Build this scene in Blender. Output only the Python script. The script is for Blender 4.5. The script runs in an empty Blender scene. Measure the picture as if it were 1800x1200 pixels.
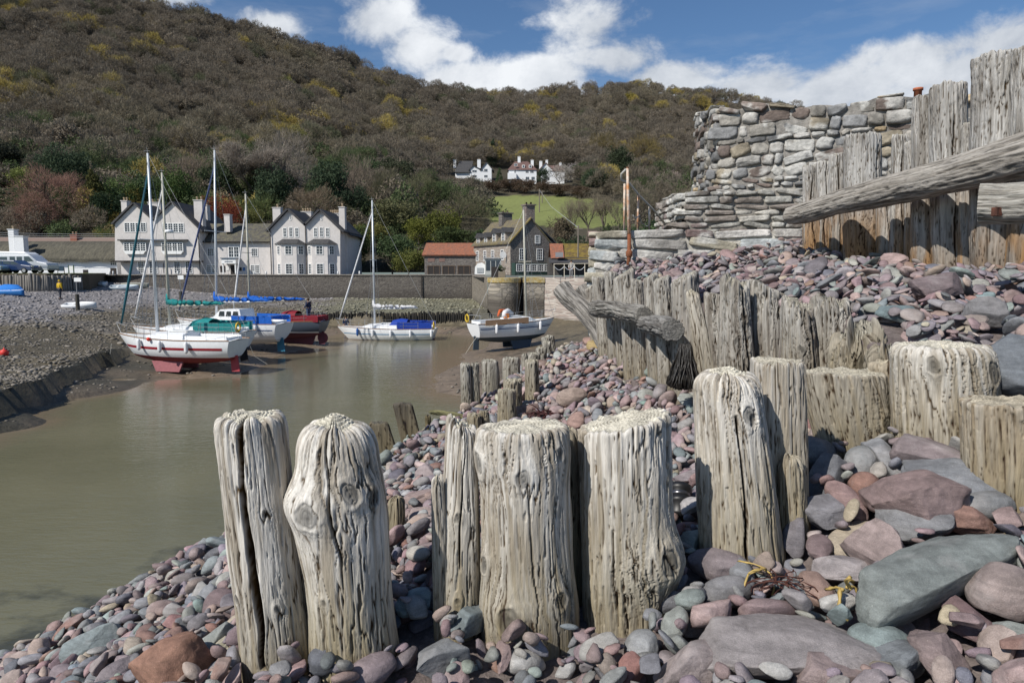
import bpy, math, random
import numpy as np
from mathutils import Vector, Matrix, Euler
R_ = math.radians
SC = bpy.context.scene
COL = SC.collection
# ------------------------------------------------------------------ camera, sky, sun, exposure
FPX = 1200.0
HOR = 475.0
PITCH = math.atan((600 - HOR) / FPX)
CP, SP = math.cos(PITCH), math.sin(PITCH)
cd = bpy.data.cameras.new('camera'); cam = bpy.data.objects.new('camera', cd); COL.objects.link(cam)
cd.lens = 24.0; cd.sensor_width = 36.0; cd.clip_start = 0.05; cd.clip_end = 5000
cam.location = (0, 0, 0); cam.rotation_euler = (math.pi / 2 - PITCH, 0, 0)
SC.camera = cam
SUN_EL = R_(43); SUN_AZ = math.atan2(-0.74, -0.67)      # the sun stands to the left, a little behind the camera (x, y)
SD = Vector((math.sin(SUN_AZ) * math.cos(SUN_EL), math.cos(SUN_AZ) * math.cos(SUN_EL), math.sin(SUN_EL)))
sl = bpy.data.lights.new('sun', 'SUN'); sl.energy = 5.0; sl.angle = R_(0.53); sl.color = (1.0, 0.95, 0.87)
so = bpy.data.objects.new('sun', sl); COL.objects.link(so); so.rotation_euler = SD.to_track_quat('Z', 'Y').to_euler(); so.location = (0, 0, 60)
SC.view_settings.view_transform = 'Standard'; SC.view_settings.look = 'None'; SC.view_settings.exposure = 0.0; SC.view_settings.gamma = 1.0
SC.cycles.max_bounces = 6; SC.cycles.transparent_max_bounces = 8

def W(px, py, Y):
    """world point on the sight line of photo pixel (px, py) at distance Y ahead"""
    u = (px - 900) / FPX; v = (600 - py) / FPX
    k = Y / (CP + v * SP)
    return Vector((u * k, Y, (-SP + v * CP) * k))
def Wz(px, py, z):
    """same, at height z"""
    v = (600 - py) / FPX
    return W(px, py, z * (CP + v * SP) / (-SP + v * CP))
def PIX(p):
    x, y, z = p
    d = y * CP - z * SP; h = y * SP + z * CP
    return 900 + FPX * x / d, 600 - FPX * h / d, d

w = bpy.data.worlds.new("World"); SC.world = w; w.use_nodes = True
def build_world():
    nt = w.node_tree; N = nt.nodes; L = nt.links; N.clear()
    def nd(t, **k):
        n = N.new(t)
        for a, b in k.items(): setattr(n, a, b)
        return n
    def mth(op, a, b=None, c=None, clamp=False):
        n = nd('ShaderNodeMath', operation=op); n.use_clamp = clamp
        for i, v in enumerate((a, b, c)):
            if v is None: continue
            if isinstance(v, (int, float)): n.inputs[i].default_value = v
            else: L.new(v, n.inputs[i])
        return n.outputs[0]
    out = nd('ShaderNodeOutputWorld'); bg = nd('ShaderNodeBackground')
    sky = nd('ShaderNodeTexSky', sky_type='NISHITA'); sky.sun_disc = False
    sky.sun_elevation = SUN_EL; sky.sun_rotation = SUN_AZ % (2 * math.pi)
    sky.air_density = 1.0; sky.dust_density = 0.6; sky.ozone_density = 2.5; sky.altitude = 10
    tc = nd('ShaderNodeTexCoord'); sep = nd('ShaderNodeSeparateXYZ'); L.new(tc.outputs['Generated'], sep.inputs[0])
    az = mth('ARCTAN2', sep.outputs[0], sep.outputs[1]); el = mth('ARCSINE', sep.outputs[2])
    def ae(px, py):
        v = W(px, py, 1.0).normalized(); return math.atan2(v.x, v.y), math.asin(v.z)
    # clouds by direction: centre, half width, half height, in photo pixels turned into angles
    blobs = [(465, 42, 75, 32), (665, 35, 75, 60), (735, 85, 75, 55), (800, 95, 45, 22), (1040, 50, 95, 62), (1075, 105, 110, 50), (860, 135, 150, 40),
             (960, 128, 130, 34), (1180, 138, 130, 42), (1330, 160, 150, 52), (1480, 155, 150, 62), (1560, 130, 90, 40), (1700, 130, 240, 75), (1790, 70, 190, 60), (1620, 95, 200, 45), (920, 150, 200, 30),
             (1000, 175, 420, 30), (240, -20, 170, 34), (-300, -150, 300, 60), (2100, 60, 300, 140)]
    best = None
    for (x, y, rx, ry) in blobs:
        a, e = ae(x, y); a2, _ = ae(x + rx, y); _, e2 = ae(x, y - ry)
        dx = mth('MULTIPLY', mth('SUBTRACT', az, a), 1 / abs(a2 - a)); dy = mth('MULTIPLY', mth('SUBTRACT', el, e), 1 / abs(e2 - e))
        d = mth('SQRT', mth('ADD', mth('MULTIPLY', dx, dx), mth('MULTIPLY', dy, dy)))
        v = mth('SUBTRACT', 1.0, d)
        best = v if best is None else mth('SMOOTH_MAX', best, v, 0.15)
    best = mth('MAXIMUM', best, -0.75)
    mp = nd('ShaderNodeMapping'); L.new(tc.outputs['Generated'], mp.inputs[0]); mp.inputs['Scale'].default_value = (1, 1, 1.35)
    def noise(scale, det, rough=0.6, dist=0.0, off=0):
        n = nd('ShaderNodeTexNoise'); n.inputs['Scale'].default_value = scale; n.inputs['Detail'].default_value = det
        n.inputs['Roughness'].default_value = rough; n.inputs['Distortion'].default_value = dist
        if off:
            m2 = nd('ShaderNodeMapping'); L.new(mp.outputs[0], m2.inputs[0]); m2.inputs['Location'].default_value = (off, off * .7, -off); L.new(m2.outputs[0], n.inputs['Vector'])
        else: L.new(mp.outputs[0], n.inputs['Vector'])
        return n.outputs['Fac']
    n1 = noise(11, 10, 0.62, 0.2); n2 = noise(5, 8, 0.6, 0.4, 3.3)
    nn = mth('SUBTRACT', n1, 0.5)
    m = mth('ADD', best, mth('MULTIPLY', nn, 2.6))
    mr = nd('ShaderNodeMapRange', interpolation_type='SMOOTHSTEP'); L.new(m, mr.inputs[0]); mr.inputs[1].default_value = -0.12; mr.inputs[2].default_value = 0.62
    # thin high veil, wispy, streaked sideways
    mw = nd('ShaderNodeMapping'); L.new(tc.outputs['Generated'], mw.inputs[0]); mw.inputs['Scale'].default_value = (3.2, 3.2, 13); mw.inputs['Rotation'].default_value = (0, 0.35, 0)
    nw = nd('ShaderNodeTexNoise'); L.new(mw.outputs[0], nw.inputs['Vector']); nw.inputs['Scale'].default_value = 1.6; nw.inputs['Detail'].default_value = 9; nw.inputs['Roughness'].default_value = 0.58
    veil = nd('ShaderNodeMapRange'); L.new(nw.outputs['Fac'], veil.inputs[0]); veil.inputs[1].default_value = 0.50; veil.inputs[2].default_value = 0.85
    veil.inputs[3].default_value = 0.0; veil.inputs[4].default_value = 0.32
    fac = mth('MAXIMUM', mr.outputs[0], veil.outputs[0])
    # cloud body: thick parts and undersides greyer
    shade = nd('ShaderNodeMapRange'); L.new(mth('ADD', n2, mth('MULTIPLY', n1, 0.7)), shade.inputs[0]); shade.inputs[1].default_value = 0.62; shade.inputs[2].default_value = 1.12
    mixc = nd('ShaderNodeMix', data_type='RGBA'); L.new(shade.outputs[0], mixc.inputs[0])
    mixc.inputs[6].default_value = (0.42, 0.47, 0.55, 1); mixc.inputs[7].default_value = (0.90, 0.93, 0.97, 1)
    sk = nd('ShaderNodeMix', data_type='RGBA', blend_type='MULTIPLY'); sk.inputs[0].default_value = 1
    L.new(sky.outputs[0], sk.inputs[6]); sk.inputs[7].default_value = (0.066, 0.082, 0.097, 1)
    mx = nd('ShaderNodeMix', data_type='RGBA'); L.new(fac, mx.inputs[0]); L.new(sk.outputs[2], mx.inputs[6]); L.new(mixc.outputs[2], mx.inputs[7])
    L.new(mx.outputs[2], bg.inputs[0]); bg.inputs[1].default_value = 1.0
    L.new(bg.outputs[0], out.inputs[0])
build_world()

# ------------------------------------------------------------------ numpy noise
def _h(ix, iy, iz, seed):
    n = (ix.astype(np.int64) * 374761393 + iy.astype(np.int64) * 668265263 + iz.astype(np.int64) * 2246822519 + seed * 3266489917) & 0xffffffff
    n = ((n ^ (n >> 13)) * 1274126177) & 0xffffffff
    n = ((n ^ (n >> 16)) * 2654435761) & 0xffffffff
    return ((n ^ (n >> 15)) & 0xffffff) / float(0xffffff) * 2 - 1
def vn(x, y, z, seed=0):
    x, y, z = np.broadcast_arrays(np.asarray(x, float), np.asarray(y, float), np.asarray(z, float))
    ix, iy, iz = np.floor(x), np.floor(y), np.floor(z)
    fx, fy, fz = x - ix, y - iy, z - iz
    fx = fx * fx * (3 - 2 * fx); fy = fy * fy * (3 - 2 * fy); fz = fz * fz * (3 - 2 * fz)
    r = 0
    for dx in (0, 1):
        for dy in (0, 1):
            for dz in (0, 1):
                r = r + _h(ix + dx, iy + dy, iz + dz, seed) * (fx if dx else 1 - fx) * (fy if dy else 1 - fy) * (fz if dz else 1 - fz)
    return r
def fbm(x, y, z, seed=0, o=4, g=0.5):
    r = 0; a = 1.0; f = 1.0; t = 0
    for i in range(o):
        r = r + a * vn(x * f, y * f, z * f, seed + i * 17); t += a; a *= g; f *= 2.03
    return r / t

# ------------------------------------------------------------------ object helpers
def lin(c):
    return tuple(((v / 255) / 12.92 if v / 255 <= 0.04045 else ((v / 255 + 0.055) / 1.055) ** 2.4) for v in c)
def npmesh(name, V, F, smooth=True, col=None):
    """V (n,3); F list of (m,k) index arrays"""
    me = bpy.data.meshes.new(name)
    if isinstance(F, np.ndarray): F = [F]
    F = [f for f in F if len(f)]
    V = np.ascontiguousarray(V, dtype=np.float32)
    me.vertices.add(len(V)); me.vertices.foreach_set('co', V.ravel())
    li = np.concatenate([f.ravel() for f in F]).astype(np.int32)
    tot = np.concatenate([np.full(len(f), f.shape[1]) for f in F]).astype(np.int32)
    st = np.concatenate([[0], np.cumsum(tot)[:-1]]).astype(np.int32)
    me.loops.add(len(li)); me.loops.foreach_set('vertex_index', li)
    me.polygons.add(len(tot)); me.polygons.foreach_set('loop_start', st); me.polygons.foreach_set('loop_total', tot)
    if smooth: me.polygons.foreach_set('use_smooth', np.ones(len(tot), dtype=bool))
    me.update(calc_edges=True); me.validate()
    if col is not None:
        a = me.color_attributes.new('Col', 'FLOAT_COLOR', 'POINT')
        c = np.ones((len(V), 4), dtype=np.float32); c[:, :3] = col
        a.data.foreach_set('color', c.ravel())
    return me
def tag(o, label=None, cat=None, group=None, kind=None):
    if label: o['label'] = label
    if cat: o['category'] = cat
    if group: o['group'] = group
    if kind: o['kind'] = kind
    return o
ORG = {}
def thing(name, label, cat, loc=(0, 0, 0), group=None):
    o = bpy.data.objects.new(name, None); COL.objects.link(o); o.location = loc; o.empty_display_size = 0.2
    ORG[o] = Vector(loc); return tag(o, label, cat, group)
def link(name, me, mat=None, parent=None, loc=None):
    o = bpy.data.objects.new(name, me); COL.objects.link(o)
    if mat is not None:
        for m in (mat if isinstance(mat, (list, tuple)) else [mat]): me.materials.append(m)
    if parent is not None: o.parent = parent; ORG[o] = ORG.get(parent, Vector((0, 0, 0)))
    if loc is not None: o.location = loc
    return o
class MB:
    """collects simple shapes; build() links them as ONE mesh object"""
    def __init__(s): s.v = []; s.f = []
    def add(s, vs, fs):
        b = len(s.v); s.v += [tuple(v) for v in vs]; s.f += [tuple(i + b for i in f) for f in fs]; return s
    def box(s, c, sz, rz=0.0, M=None):
        hx, hy, hz = sz[0] / 2, sz[1] / 2, sz[2] / 2
        vs = [Vector((x, y, z)) for x in (-hx, hx) for y in (-hy, hy) for z in (-hz, hz)]
        if M is None: M = Matrix.Rotation(rz, 3, 'Z')
        c = Vector(c)
        return s.add([M @ v + c for v in vs], [(0, 1, 3, 2), (4, 6, 7, 5), (0, 4, 5, 1), (2, 3, 7, 6), (0, 2, 6, 4), (1, 5, 7, 3)])
    def fbox(s, FR, u0, u1, v0, v1, n0, n1):
        O, U, Nn = FR; Z = Vector((0, 0, 1))
        vs = [O + U * u + Z * v + Nn * n for u in (u0, u1) for n in (n0, n1) for v in (v0, v1)]
        return s.add(vs, [(0, 1, 3, 2), (4, 6, 7, 5), (0, 4, 5, 1), (2, 3, 7, 6), (0, 2, 6, 4), (1, 5, 7, 3)])
    def fpoly(s, FR, pts, n0, n1):
        """prism of polygon (u,v) between offsets n0 and n1 along the normal"""
        O, U, Nn = FR; Z = Vector((0, 0, 1)); k = len(pts)
        a = [O + U * u + Z * v + Nn * n0 for u, v in pts]; b = [O + U * u + Z * v + Nn * n1 for u, v in pts]
        return s.add(a + b, [tuple(range(k)), tuple(range(2 * k - 1, k - 1, -1))] + [(i, k + i, k + (i + 1) % k, (i + 1) % k) for i in range(k)])
    def tube(s, pts, r, n=6, caps=True):
        pts = [Vector(p) for p in pts]; m = len(pts)
        if not isinstance(r, (list, tuple)): r = [r] * m
        vs = []; up = None
        for i, p in enumerate(pts):
            t = (pts[min(i + 1, m - 1)] - pts[max(i - 1, 0)]).normalized()
            if up is None: up = Vector((0, 0, 1)) if abs(t.z) < 0.9 else Vector((1, 0, 0))
            a = t.cross(up)
            if a.length < 1e-4: a = t.orthogonal()
            a.normalize(); b = t.cross(a).normalized(); up = -b if False else up
            for k in range(n):
                an = 2 * math.pi * k / n; vs.append(p + a * (r[i] * math.cos(an)) + b * (r[i] * math.sin(an)))
        fs = [(i * n + k, i * n + (k + 1) % n, (i + 1) * n + (k + 1) % n, (i + 1) * n + k) for i in range(m - 1) for k in range(n)]
        if caps: fs += [tuple(range(n - 1, -1, -1)), tuple((m - 1) * n + k for k in range(n))]
        return s.add(vs, fs)
    def lathe(s, prof, c, n=12, axis=None):
        c = Vector(c); vs = []; m = len(prof); q = (Vector(axis).to_track_quat('Z', 'Y').to_matrix() if axis else Matrix.Identity(3))
        for (r, z) in prof:
            for k in range(n):
                a = 2 * math.pi * k / n; vs.append(q @ Vector((r * math.cos(a), r * math.sin(a), z)) + c)
        fs = [(i * n + k, i * n + (k + 1) % n, (i + 1) * n + (k + 1) % n, (i + 1) * n + k) for i in range(m - 1) for k in range(n)]
        fs += [tuple(range(n - 1, -1, -1)), tuple((m - 1) * n + k for k in range(n))]
        return s.add(vs, fs)
    def build(s, name, mat, parent=None, smooth=False, org=None, bevel=0):
        o0 = org if org is not None else (ORG[parent] if parent is not None else Vector((0, 0, 0)))
        me = bpy.data.meshes.new(name)
        me.from_pydata([(x - o0[0], y - o0[1], z - o0[2]) for x, y, z in s.v], [], s.f); me.update()
        if smooth:
            for p in me.polygons: p.use_smooth = True
        o = link(name, me, mat, parent)
        if parent is None: o.location = o0; ORG[o] = Vector(o0)
        if bevel:
            b = o.modifiers.new('bevel', 'BEVEL'); b.width = bevel; b.segments = 2; b.limit_method = 'ANGLE'
        return o

# ------------------------------------------------------------------ materials
MATS = {}
def mat(name, col=(.5, .5, .5), rough=.8, var=.15, scale=4.0, bump=0.0, bscale=20.0, stretch=(1, 1, 1), col2=None, mode=None, spec=.3, metal=0.0, coat=0.0,
        z=None, world=False, detail=5, tl=0.0, dist=0.02):
    if name in MATS: return MATS[name]
    m = bpy.data.materials.new(name); m.use_nodes = True; nt = m.node_tree; N = nt.nodes; L = nt.links
    b = N['Principled BSDF']; b.inputs['Roughness'].default_value = rough; b.inputs['Specular IOR Level'].default_value = spec; b.inputs['Metallic'].default_value = metal
    if coat: b.inputs['Coat Weight'].default_value = coat
    if world: vec = N.new('ShaderNodeNewGeometry').outputs['Position']
    else: vec = N.new('ShaderNodeTexCoord').outputs['Object']
    mp = N.new('ShaderNodeMapping'); L.new(vec, mp.inputs[0]); mp.inputs['Scale'].default_value = stretch
    def noise(sc, det=5, ro=.6):
        n = N.new('ShaderNodeTexNoise'); n.inputs['Scale'].default_value = sc; n.inputs['Detail'].default_value = det; n.inputs['Roughness'].default_value = ro
        L.new(mp.outputs[0], n.inputs['Vector']); return n.outputs['Fac']
    def mix(f, a, bb, bt='MIX'):
        n = N.new('ShaderNodeMix'); n.data_type = 'RGBA'; n.blend_type = bt
        for i, v in ((0, f), (6, a), (7, bb)):
            if hasattr(v, 'node') or hasattr(v, 'is_linked'): L.new(v, n.inputs[i])
            elif i == 0: n.inputs[0].default_value = v
            else: n.inputs[i].default_value = (*v, 1) if len(v) == 3 else v
        return n.outputs[2]
    if mode == 'attr':
        a = N.new('ShaderNodeAttribute'); a.attribute_name = 'Col'; base = a.outputs['Color']
    elif mode == 'objcol':
        a = N.new('ShaderNodeObjectInfo'); base = a.outputs['Color']
    else: base = tuple(col)
    if col2 is not None:
        mr = N.new('ShaderNodeMapRange'); L.new(noise(scale, detail), mr.inputs[0]); mr.inputs[1].default_value = .38; mr.inputs[2].default_value = .64
        base = mix(mr.outputs[0], base, tuple(col2))
    if var:
        mr = N.new('ShaderNodeMapRange'); L.new(noise(scale * 2.7, detail), mr.inputs[0]); mr.inputs[1].default_value = .3; mr.inputs[2].default_value = .7
        mr.inputs[3].default_value = 1 - var; mr.inputs[4].default_value = 1 + var
        c = N.new('ShaderNodeCombineColor')
        for i in range(3): L.new(mr.outputs[0], c.inputs[i])
        base = mix(1.0, base, c.outputs[0], 'MULTIPLY')
    if z:                                # (z0, z1, colour, noise): stain below a height in world space, e.g. tide mark
        g = N.new('ShaderNodeNewGeometry'); sp = N.new('ShaderNodeSeparateXYZ'); L.new(g.outputs['Position'], sp.inputs[0])
        nn = N.new('ShaderNodeTexNoise'); nn.inputs['Scale'].default_value = .9; nn.inputs['Detail'].default_value = 6; L.new(g.outputs['Position'], nn.inputs['Vector'])
        ma = N.new('ShaderNodeMath'); ma.operation = 'MULTIPLY_ADD'; L.new(nn.outputs['Fac'], ma.inputs[0]); ma.inputs[1].default_value = z[3]; L.new(sp.outputs[2], ma.inputs[2])
        mr = N.new('ShaderNodeMapRange'); L.new(ma.outputs[0], mr.inputs[0]); mr.inputs[1].default_value = z[1]; mr.inputs[2].default_value = z[0]
        base = mix(mr.outputs[0], base, tuple(z[2]))
    if isinstance(base, tuple): b.inputs['Base Color'].default_value = (*base, 1)
    else: L.new(base, b.inputs['Base Color'])
    if bump:
        bp = N.new('ShaderNodeBump'); bp.inputs['Strength'].default_value = bump; bp.inputs['Distance'].default_value = dist
        L.new(noise(bscale, 8, .65), bp.inputs['Height']); L.new(bp.outputs[0], b.inputs['Normal'])
    if tl:
        t = N.new('ShaderNodeBsdfTranslucent'); ms = N.new('ShaderNodeMixShader'); ms.inputs[0].default_value = tl
        if isinstance(base, tuple): t.inputs[0].default_value = (*base, 1)
        else: L.new(base, t.inputs[0])
        L.new(b.outputs[0], ms.inputs[1]); L.new(t.outputs[0], ms.inputs[2]); L.new(ms.outputs[0], N['Material Output'].inputs[0])
    MATS[name] = m; return m
def masonry(name, c1, c2, mortar, sx=3.0, sy=6.0, rough=.9, z=None, bump=.6, blotch=None):
    """coursed rubble: brick-like texture, warped, in the object's own space (u along x+y, v up)"""
    if name in MATS: return MATS[name]
    m = bpy.data.materials.new(name); m.use_nodes = True; nt = m.node_tree; N = nt.nodes; L = nt.links
    b = N['Principled BSDF']; b.inputs['Roughness'].default_value = rough; b.inputs['Specular IOR Level'].default_value = .2
    g = N.new('ShaderNodeNewGeometry'); sp = N.new('ShaderNodeSeparateXYZ'); L.new(g.outputs['Position'], sp.inputs[0])
    ad = N.new('ShaderNodeMath'); ad.operation = 'ADD'; L.new(sp.outputs[0], ad.inputs[0]); L.new(sp.outputs[1], ad.inputs[1])
    cb = N.new('ShaderNodeCombineXYZ'); L.new(ad.outputs[0], cb.inputs[0]); L.new(sp.outputs[2], cb.inputs[1])
    nz = N.new('ShaderNodeTexNoise'); nz.inputs['Scale'].default_value = 1.4; nz.inputs['Detail'].default_value = 3; L.new(cb.outputs[0], nz.inputs['Vector'])
    sc = N.new('ShaderNodeVectorMath'); sc.operation = 'MULTIPLY_ADD'; L.new(nz.outputs['Color'], sc.inputs[0]); sc.inputs[1].default_value = (.25, .12, 0); L.new(cb.outputs[0], sc.inputs[2])
    mp = N.new('ShaderNodeMapping'); mp.inputs['Scale'].default_value = (sx, sy, 1); L.new(sc.outputs[0], mp.inputs[0])
    vo = N.new('ShaderNodeTexVoronoi'); vo.inputs['Scale'].default_value = 1.0; vo.inputs['Randomness'].default_value = .75; L.new(mp.outputs[0], vo.inputs['Vector'])
    ve = N.new('ShaderNodeTexVoronoi'); ve.feature = 'DISTANCE_TO_EDGE'; ve.inputs['Scale'].default_value = 1.0; ve.inputs['Randomness'].default_value = .75; L.new(mp.outputs[0], ve.inputs['Vector'])
    s2 = N.new('ShaderNodeSeparateColor'); L.new(vo.outputs['Color'], s2.inputs[0])
    mx = N.new('ShaderNodeMix'); mx.data_type = 'RGBA'; L.new(s2.outputs[0], mx.inputs[0]); mx.inputs[6].default_value = (*c1, 1); mx.inputs[7].default_value = (*c2, 1)
    e = N.new('ShaderNodeMapRange'); L.new(ve.outputs['Distance'], e.inputs[0]); e.inputs[1].default_value = .02; e.inputs[2].default_value = .1
    m2 = N.new('ShaderNodeMix'); m2.data_type = 'RGBA'; L.new(e.outputs[0], m2.inputs[0]); m2.inputs[6].default_value = (*mortar, 1); L.new(mx.outputs[2], m2.inputs[7])
    res = m2.outputs[2]
    n3 = N.new('ShaderNodeTexNoise'); n3.inputs['Scale'].default_value = .8; n3.inputs['Detail'].default_value = 8; L.new(g.outputs['Position'], n3.inputs['Vector'])
    if blotch:
        r = N.new('ShaderNodeMapRange'); L.new(n3.outputs['Fac'], r.inputs[0]); r.inputs[1].default_value = .5; r.inputs[2].default_value = .66; r.inputs[4].default_value = .75
        m3 = N.new('ShaderNodeMix'); m3.data_type = 'RGBA'; L.new(r.outputs[0], m3.inputs[0]); L.new(res, m3.inputs[6]); m3.inputs[7].default_value = (*blotch, 1); res = m3.outputs[2]
    if z:
        ma = N.new('ShaderNodeMath'); ma.operation = 'MULTIPLY_ADD'; L.new(n3.outputs['Fac'], ma.inputs[0]); ma.inputs[1].default_value = z[3]; L.new(sp.outputs[2], ma.inputs[2])
        mr = N.new('ShaderNodeMapRange'); L.new(ma.outputs[0], mr.inputs[0]); mr.inputs[1].default_value = z[1]; mr.inputs[2].default_value = z[0]; mr.inputs[4].default_value = .85
        m4 = N.new('ShaderNodeMix'); m4.data_type = 'RGBA'; L.new(mr.outputs[0], m4.inputs[0]); L.new(res, m4.inputs[6]); m4.inputs[7].default_value = (*z[2], 1); res = m4.outputs[2]
    L.new(res, b.inputs['Base Color'])
    bp = N.new('ShaderNodeBump'); bp.inputs['Strength'].default_value = bump; bp.inputs['Distance'].default_value = .06; L.new(e.outputs[0], bp.inputs['Height']); L.new(bp.outputs[0], b.inputs['Normal'])
    MATS[name] = m; return m

def rbf(pts, vals, X, Y):
    """smooth interpolation of scattered heights (kernel r) with a plane"""
    P = np.array(pts, float); n = len(P)
    D = np.sqrt(((P[:, None] - P[None]) ** 2).sum(2) + 0.02)
    A = np.zeros((n + 3, n + 3)); A[:n, :n] = D; A[:n, n] = 1; A[:n, n + 1:] = P; A[n, :n] = 1; A[n + 1:, :n] = P.T
    A[:n, :n] += np.eye(n) * 1e-4
    c = np.linalg.solve(A, np.concatenate([np.array(vals, float), [0, 0, 0]]))
    r = c[n] + c[n + 1] * X + c[n + 2] * Y
    for i in range(n): r = r + c[i] * np.sqrt((X - P[i, 0]) ** 2 + (Y - P[i, 1]) ** 2 + 0.02)
    return r
def grid_faces(nu, nv):
    i = np.arange(nu - 1)[:, None] * nv + np.arange(nv - 1)[None]
    return np.stack([i, i + nv, i + nv + 1, i + 1], -1).reshape(-1, 4)
def segdist(X, Y, pl):
    """distance to polyline, side (+ = right of travel), interpolated third value"""
    best = np.full(X.shape, 1e9); side = np.zeros(X.shape); val = np.zeros(X.shape)
    for (a, b) in zip(pl[:-1], pl[1:]):
        dx, dy = b[0] - a[0], b[1] - a[1]; L2 = dx * dx + dy * dy
        t = np.clip(((X - a[0]) * dx + (Y - a[1]) * dy) / L2, 0, 1)
        qx, qy = a[0] + t * dx, a[1] + t * dy; d = np.hypot(X - qx, Y - qy)
        s = np.where((X - a[0]) * dy - (Y - a[1]) * dx > 0, 1.0, -1.0)
        u = d < best - 1e-9
        best = np.where(u, d, best); side = np.where(u, s, side); val = np.where(u, a[2] + t * (b[2] - a[2]), val)
    return best, side, val
# ------------------------------------------------------------------ water, harbour bed, beach
WL = -5.8
def tri(pts): return [(W(*p).x, W(*p).y) for p in pts], [W(*p).z for p in pts]
LOW = [(900, 1200, 2.4), (500, 1200, 2.45), (1300, 1200, 2.25), (1790, 1190, 2.1), (460, 1160, 2.62), (620, 1142, 2.6), (810, 1095, 2.75), (890, 1105, 2.72), (1070, 1060, 2.85),
       (1300, 968, 3.1), (1190, 985, 3.1), (300, 1200, 3.0), (150, 1200, 4.0), (0, 1165, 5.6), (200, 1055, 5.8), (400, 945, 6.6), (395, 1060, 4.0), (550, 1010, 4.2),
       (720, 900, 4.6), (700, 960, 3.9), (740, 800, 7.2), (690, 795, 7.6), (1190, 850, 4.7), (1100, 720, 6.8), (1000, 700, 8.0), (900, 745, 7.6), (820, 735, 8.6),
       (1050, 620, 10.0), (980, 640, 11.5), (1150, 650, 7.8), (1215, 700, 6.2), (1410, 890, 3.3), (1480, 810, 3.6), (1620, 790, 3.5), (1500, 1000, 2.8), (1690, 830, 3.15), (1780, 910, 2.9), (1650, 1000, 2.6),
       (1900, 1000, 2.5), (1900, 1200, 2.0)]
UPP = [(1800, 625, 3.9), (1480, 528, 5.4), (1560, 560, 4.7), (1240, 500, 8.8), (1410, 436, 9.9), (1600, 468, 7.6), (1800, 478, 6.2), (1700, 522, 5.2), (1300, 468, 9.4), (1190, 470, 9.9), (1980, 620, 3.6), (1980, 480, 5.6), (1400, 490, 7.2)]
LP, LZ = tri(LOW); LP += [(0.0, 0.6), (-2.5, 0.8), (2.5, 0.5), (5.0, 1.0)]; LZ += [-1.5, -1.9, -1.35, -1.2]
UP, UZ = tri(UPP); UP += [(6.0, 3.5), (7.5, 7.5), (7.5, 11)]; UZ += [-0.3, 0.15, 0.3]
EDGE = [(-5.6, 2.0, -3.3), (-5.4, 3.4, -3.35)] + [tuple(W(*p)) for p in [(0, 1165, 5.6), (200, 1055, 5.8), (400, 945, 6.6), (540, 880, 7.2), (690, 792, 8.0), (800, 745, 8.7)]] + \
       [tuple(W(*p)) for p in [(812, 735, 9.0), (885, 690, 10.6), (945, 655, 12.0), (985, 628, 13.6), (1040, 596, 13.4)]] + [(3.2, 13.6, -1.4), (9, 14, -1.4)]
GROY = [tuple(W(*p)) for p in [(1030, 580, 11.4), (1085, 560, 10.2), (1130, 560, 8.5), (1190, 560, 7.0), (1240, 560, 6.05), (1345, 560, 5.6), (1470, 560, 5.0), (1520, 600, 4.3), (1590, 600, 3.95), (1660, 600, 3.75), (1760, 600, 3.55), (1860, 600, 3.3)]] + [(4.4, 3.1, 0), (9, 3.0, 0)]
def ground(X, Y):
    lo = rbf(LP, LZ, X, Y); up = rbf(UP, UZ, X, Y)
    d, s, v = segdist(X, Y, EDGE)
    lo = np.where(s < 0, v - 0.78 * d - 0.02 * d * d, lo)
    dg, sg, _ = segdist(X, Y, GROY)
    isup = (sg < 0) | (Y > 12.2) & (X > 2.2)
    ext = GROY[0]
    isup = isup & ~((Y > 9.4) & (X < 1.46)) & ~((Y > 11.0) & (X < 3.0))
    return np.where(isup, up, lo), isup, s > 0
BX0, BX1, BY0, BY1, BR = -9.0, 8.0, 1.0, 15.5, 0.016
def beach_mesh():
    nx, ny = 260, 230
    xs = np.linspace(BX0 - 2, BX1, nx); ys = np.linspace(0.2, 17.5, ny)
    X, Y = np.meshgrid(xs, ys, indexing='ij'); Z, _, _ = ground(X, Y)
    Z = np.maximum(Z, -7.2) + 0.03 * fbm(X * 2, Y * 2, 0, 5, 3) - 0.05
    return npmesh('beach', np.stack([X, Y, Z], -1).reshape(-1, 3), grid_faces(nx, ny))
m_beach = mat('beach_grit', (.13, .105, .10), .95, .3, 12, .8, 60, col2=(.19, .16, .15))
beach = link('beach', beach_mesh(), m_beach); tag(beach, kind='structure')

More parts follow.
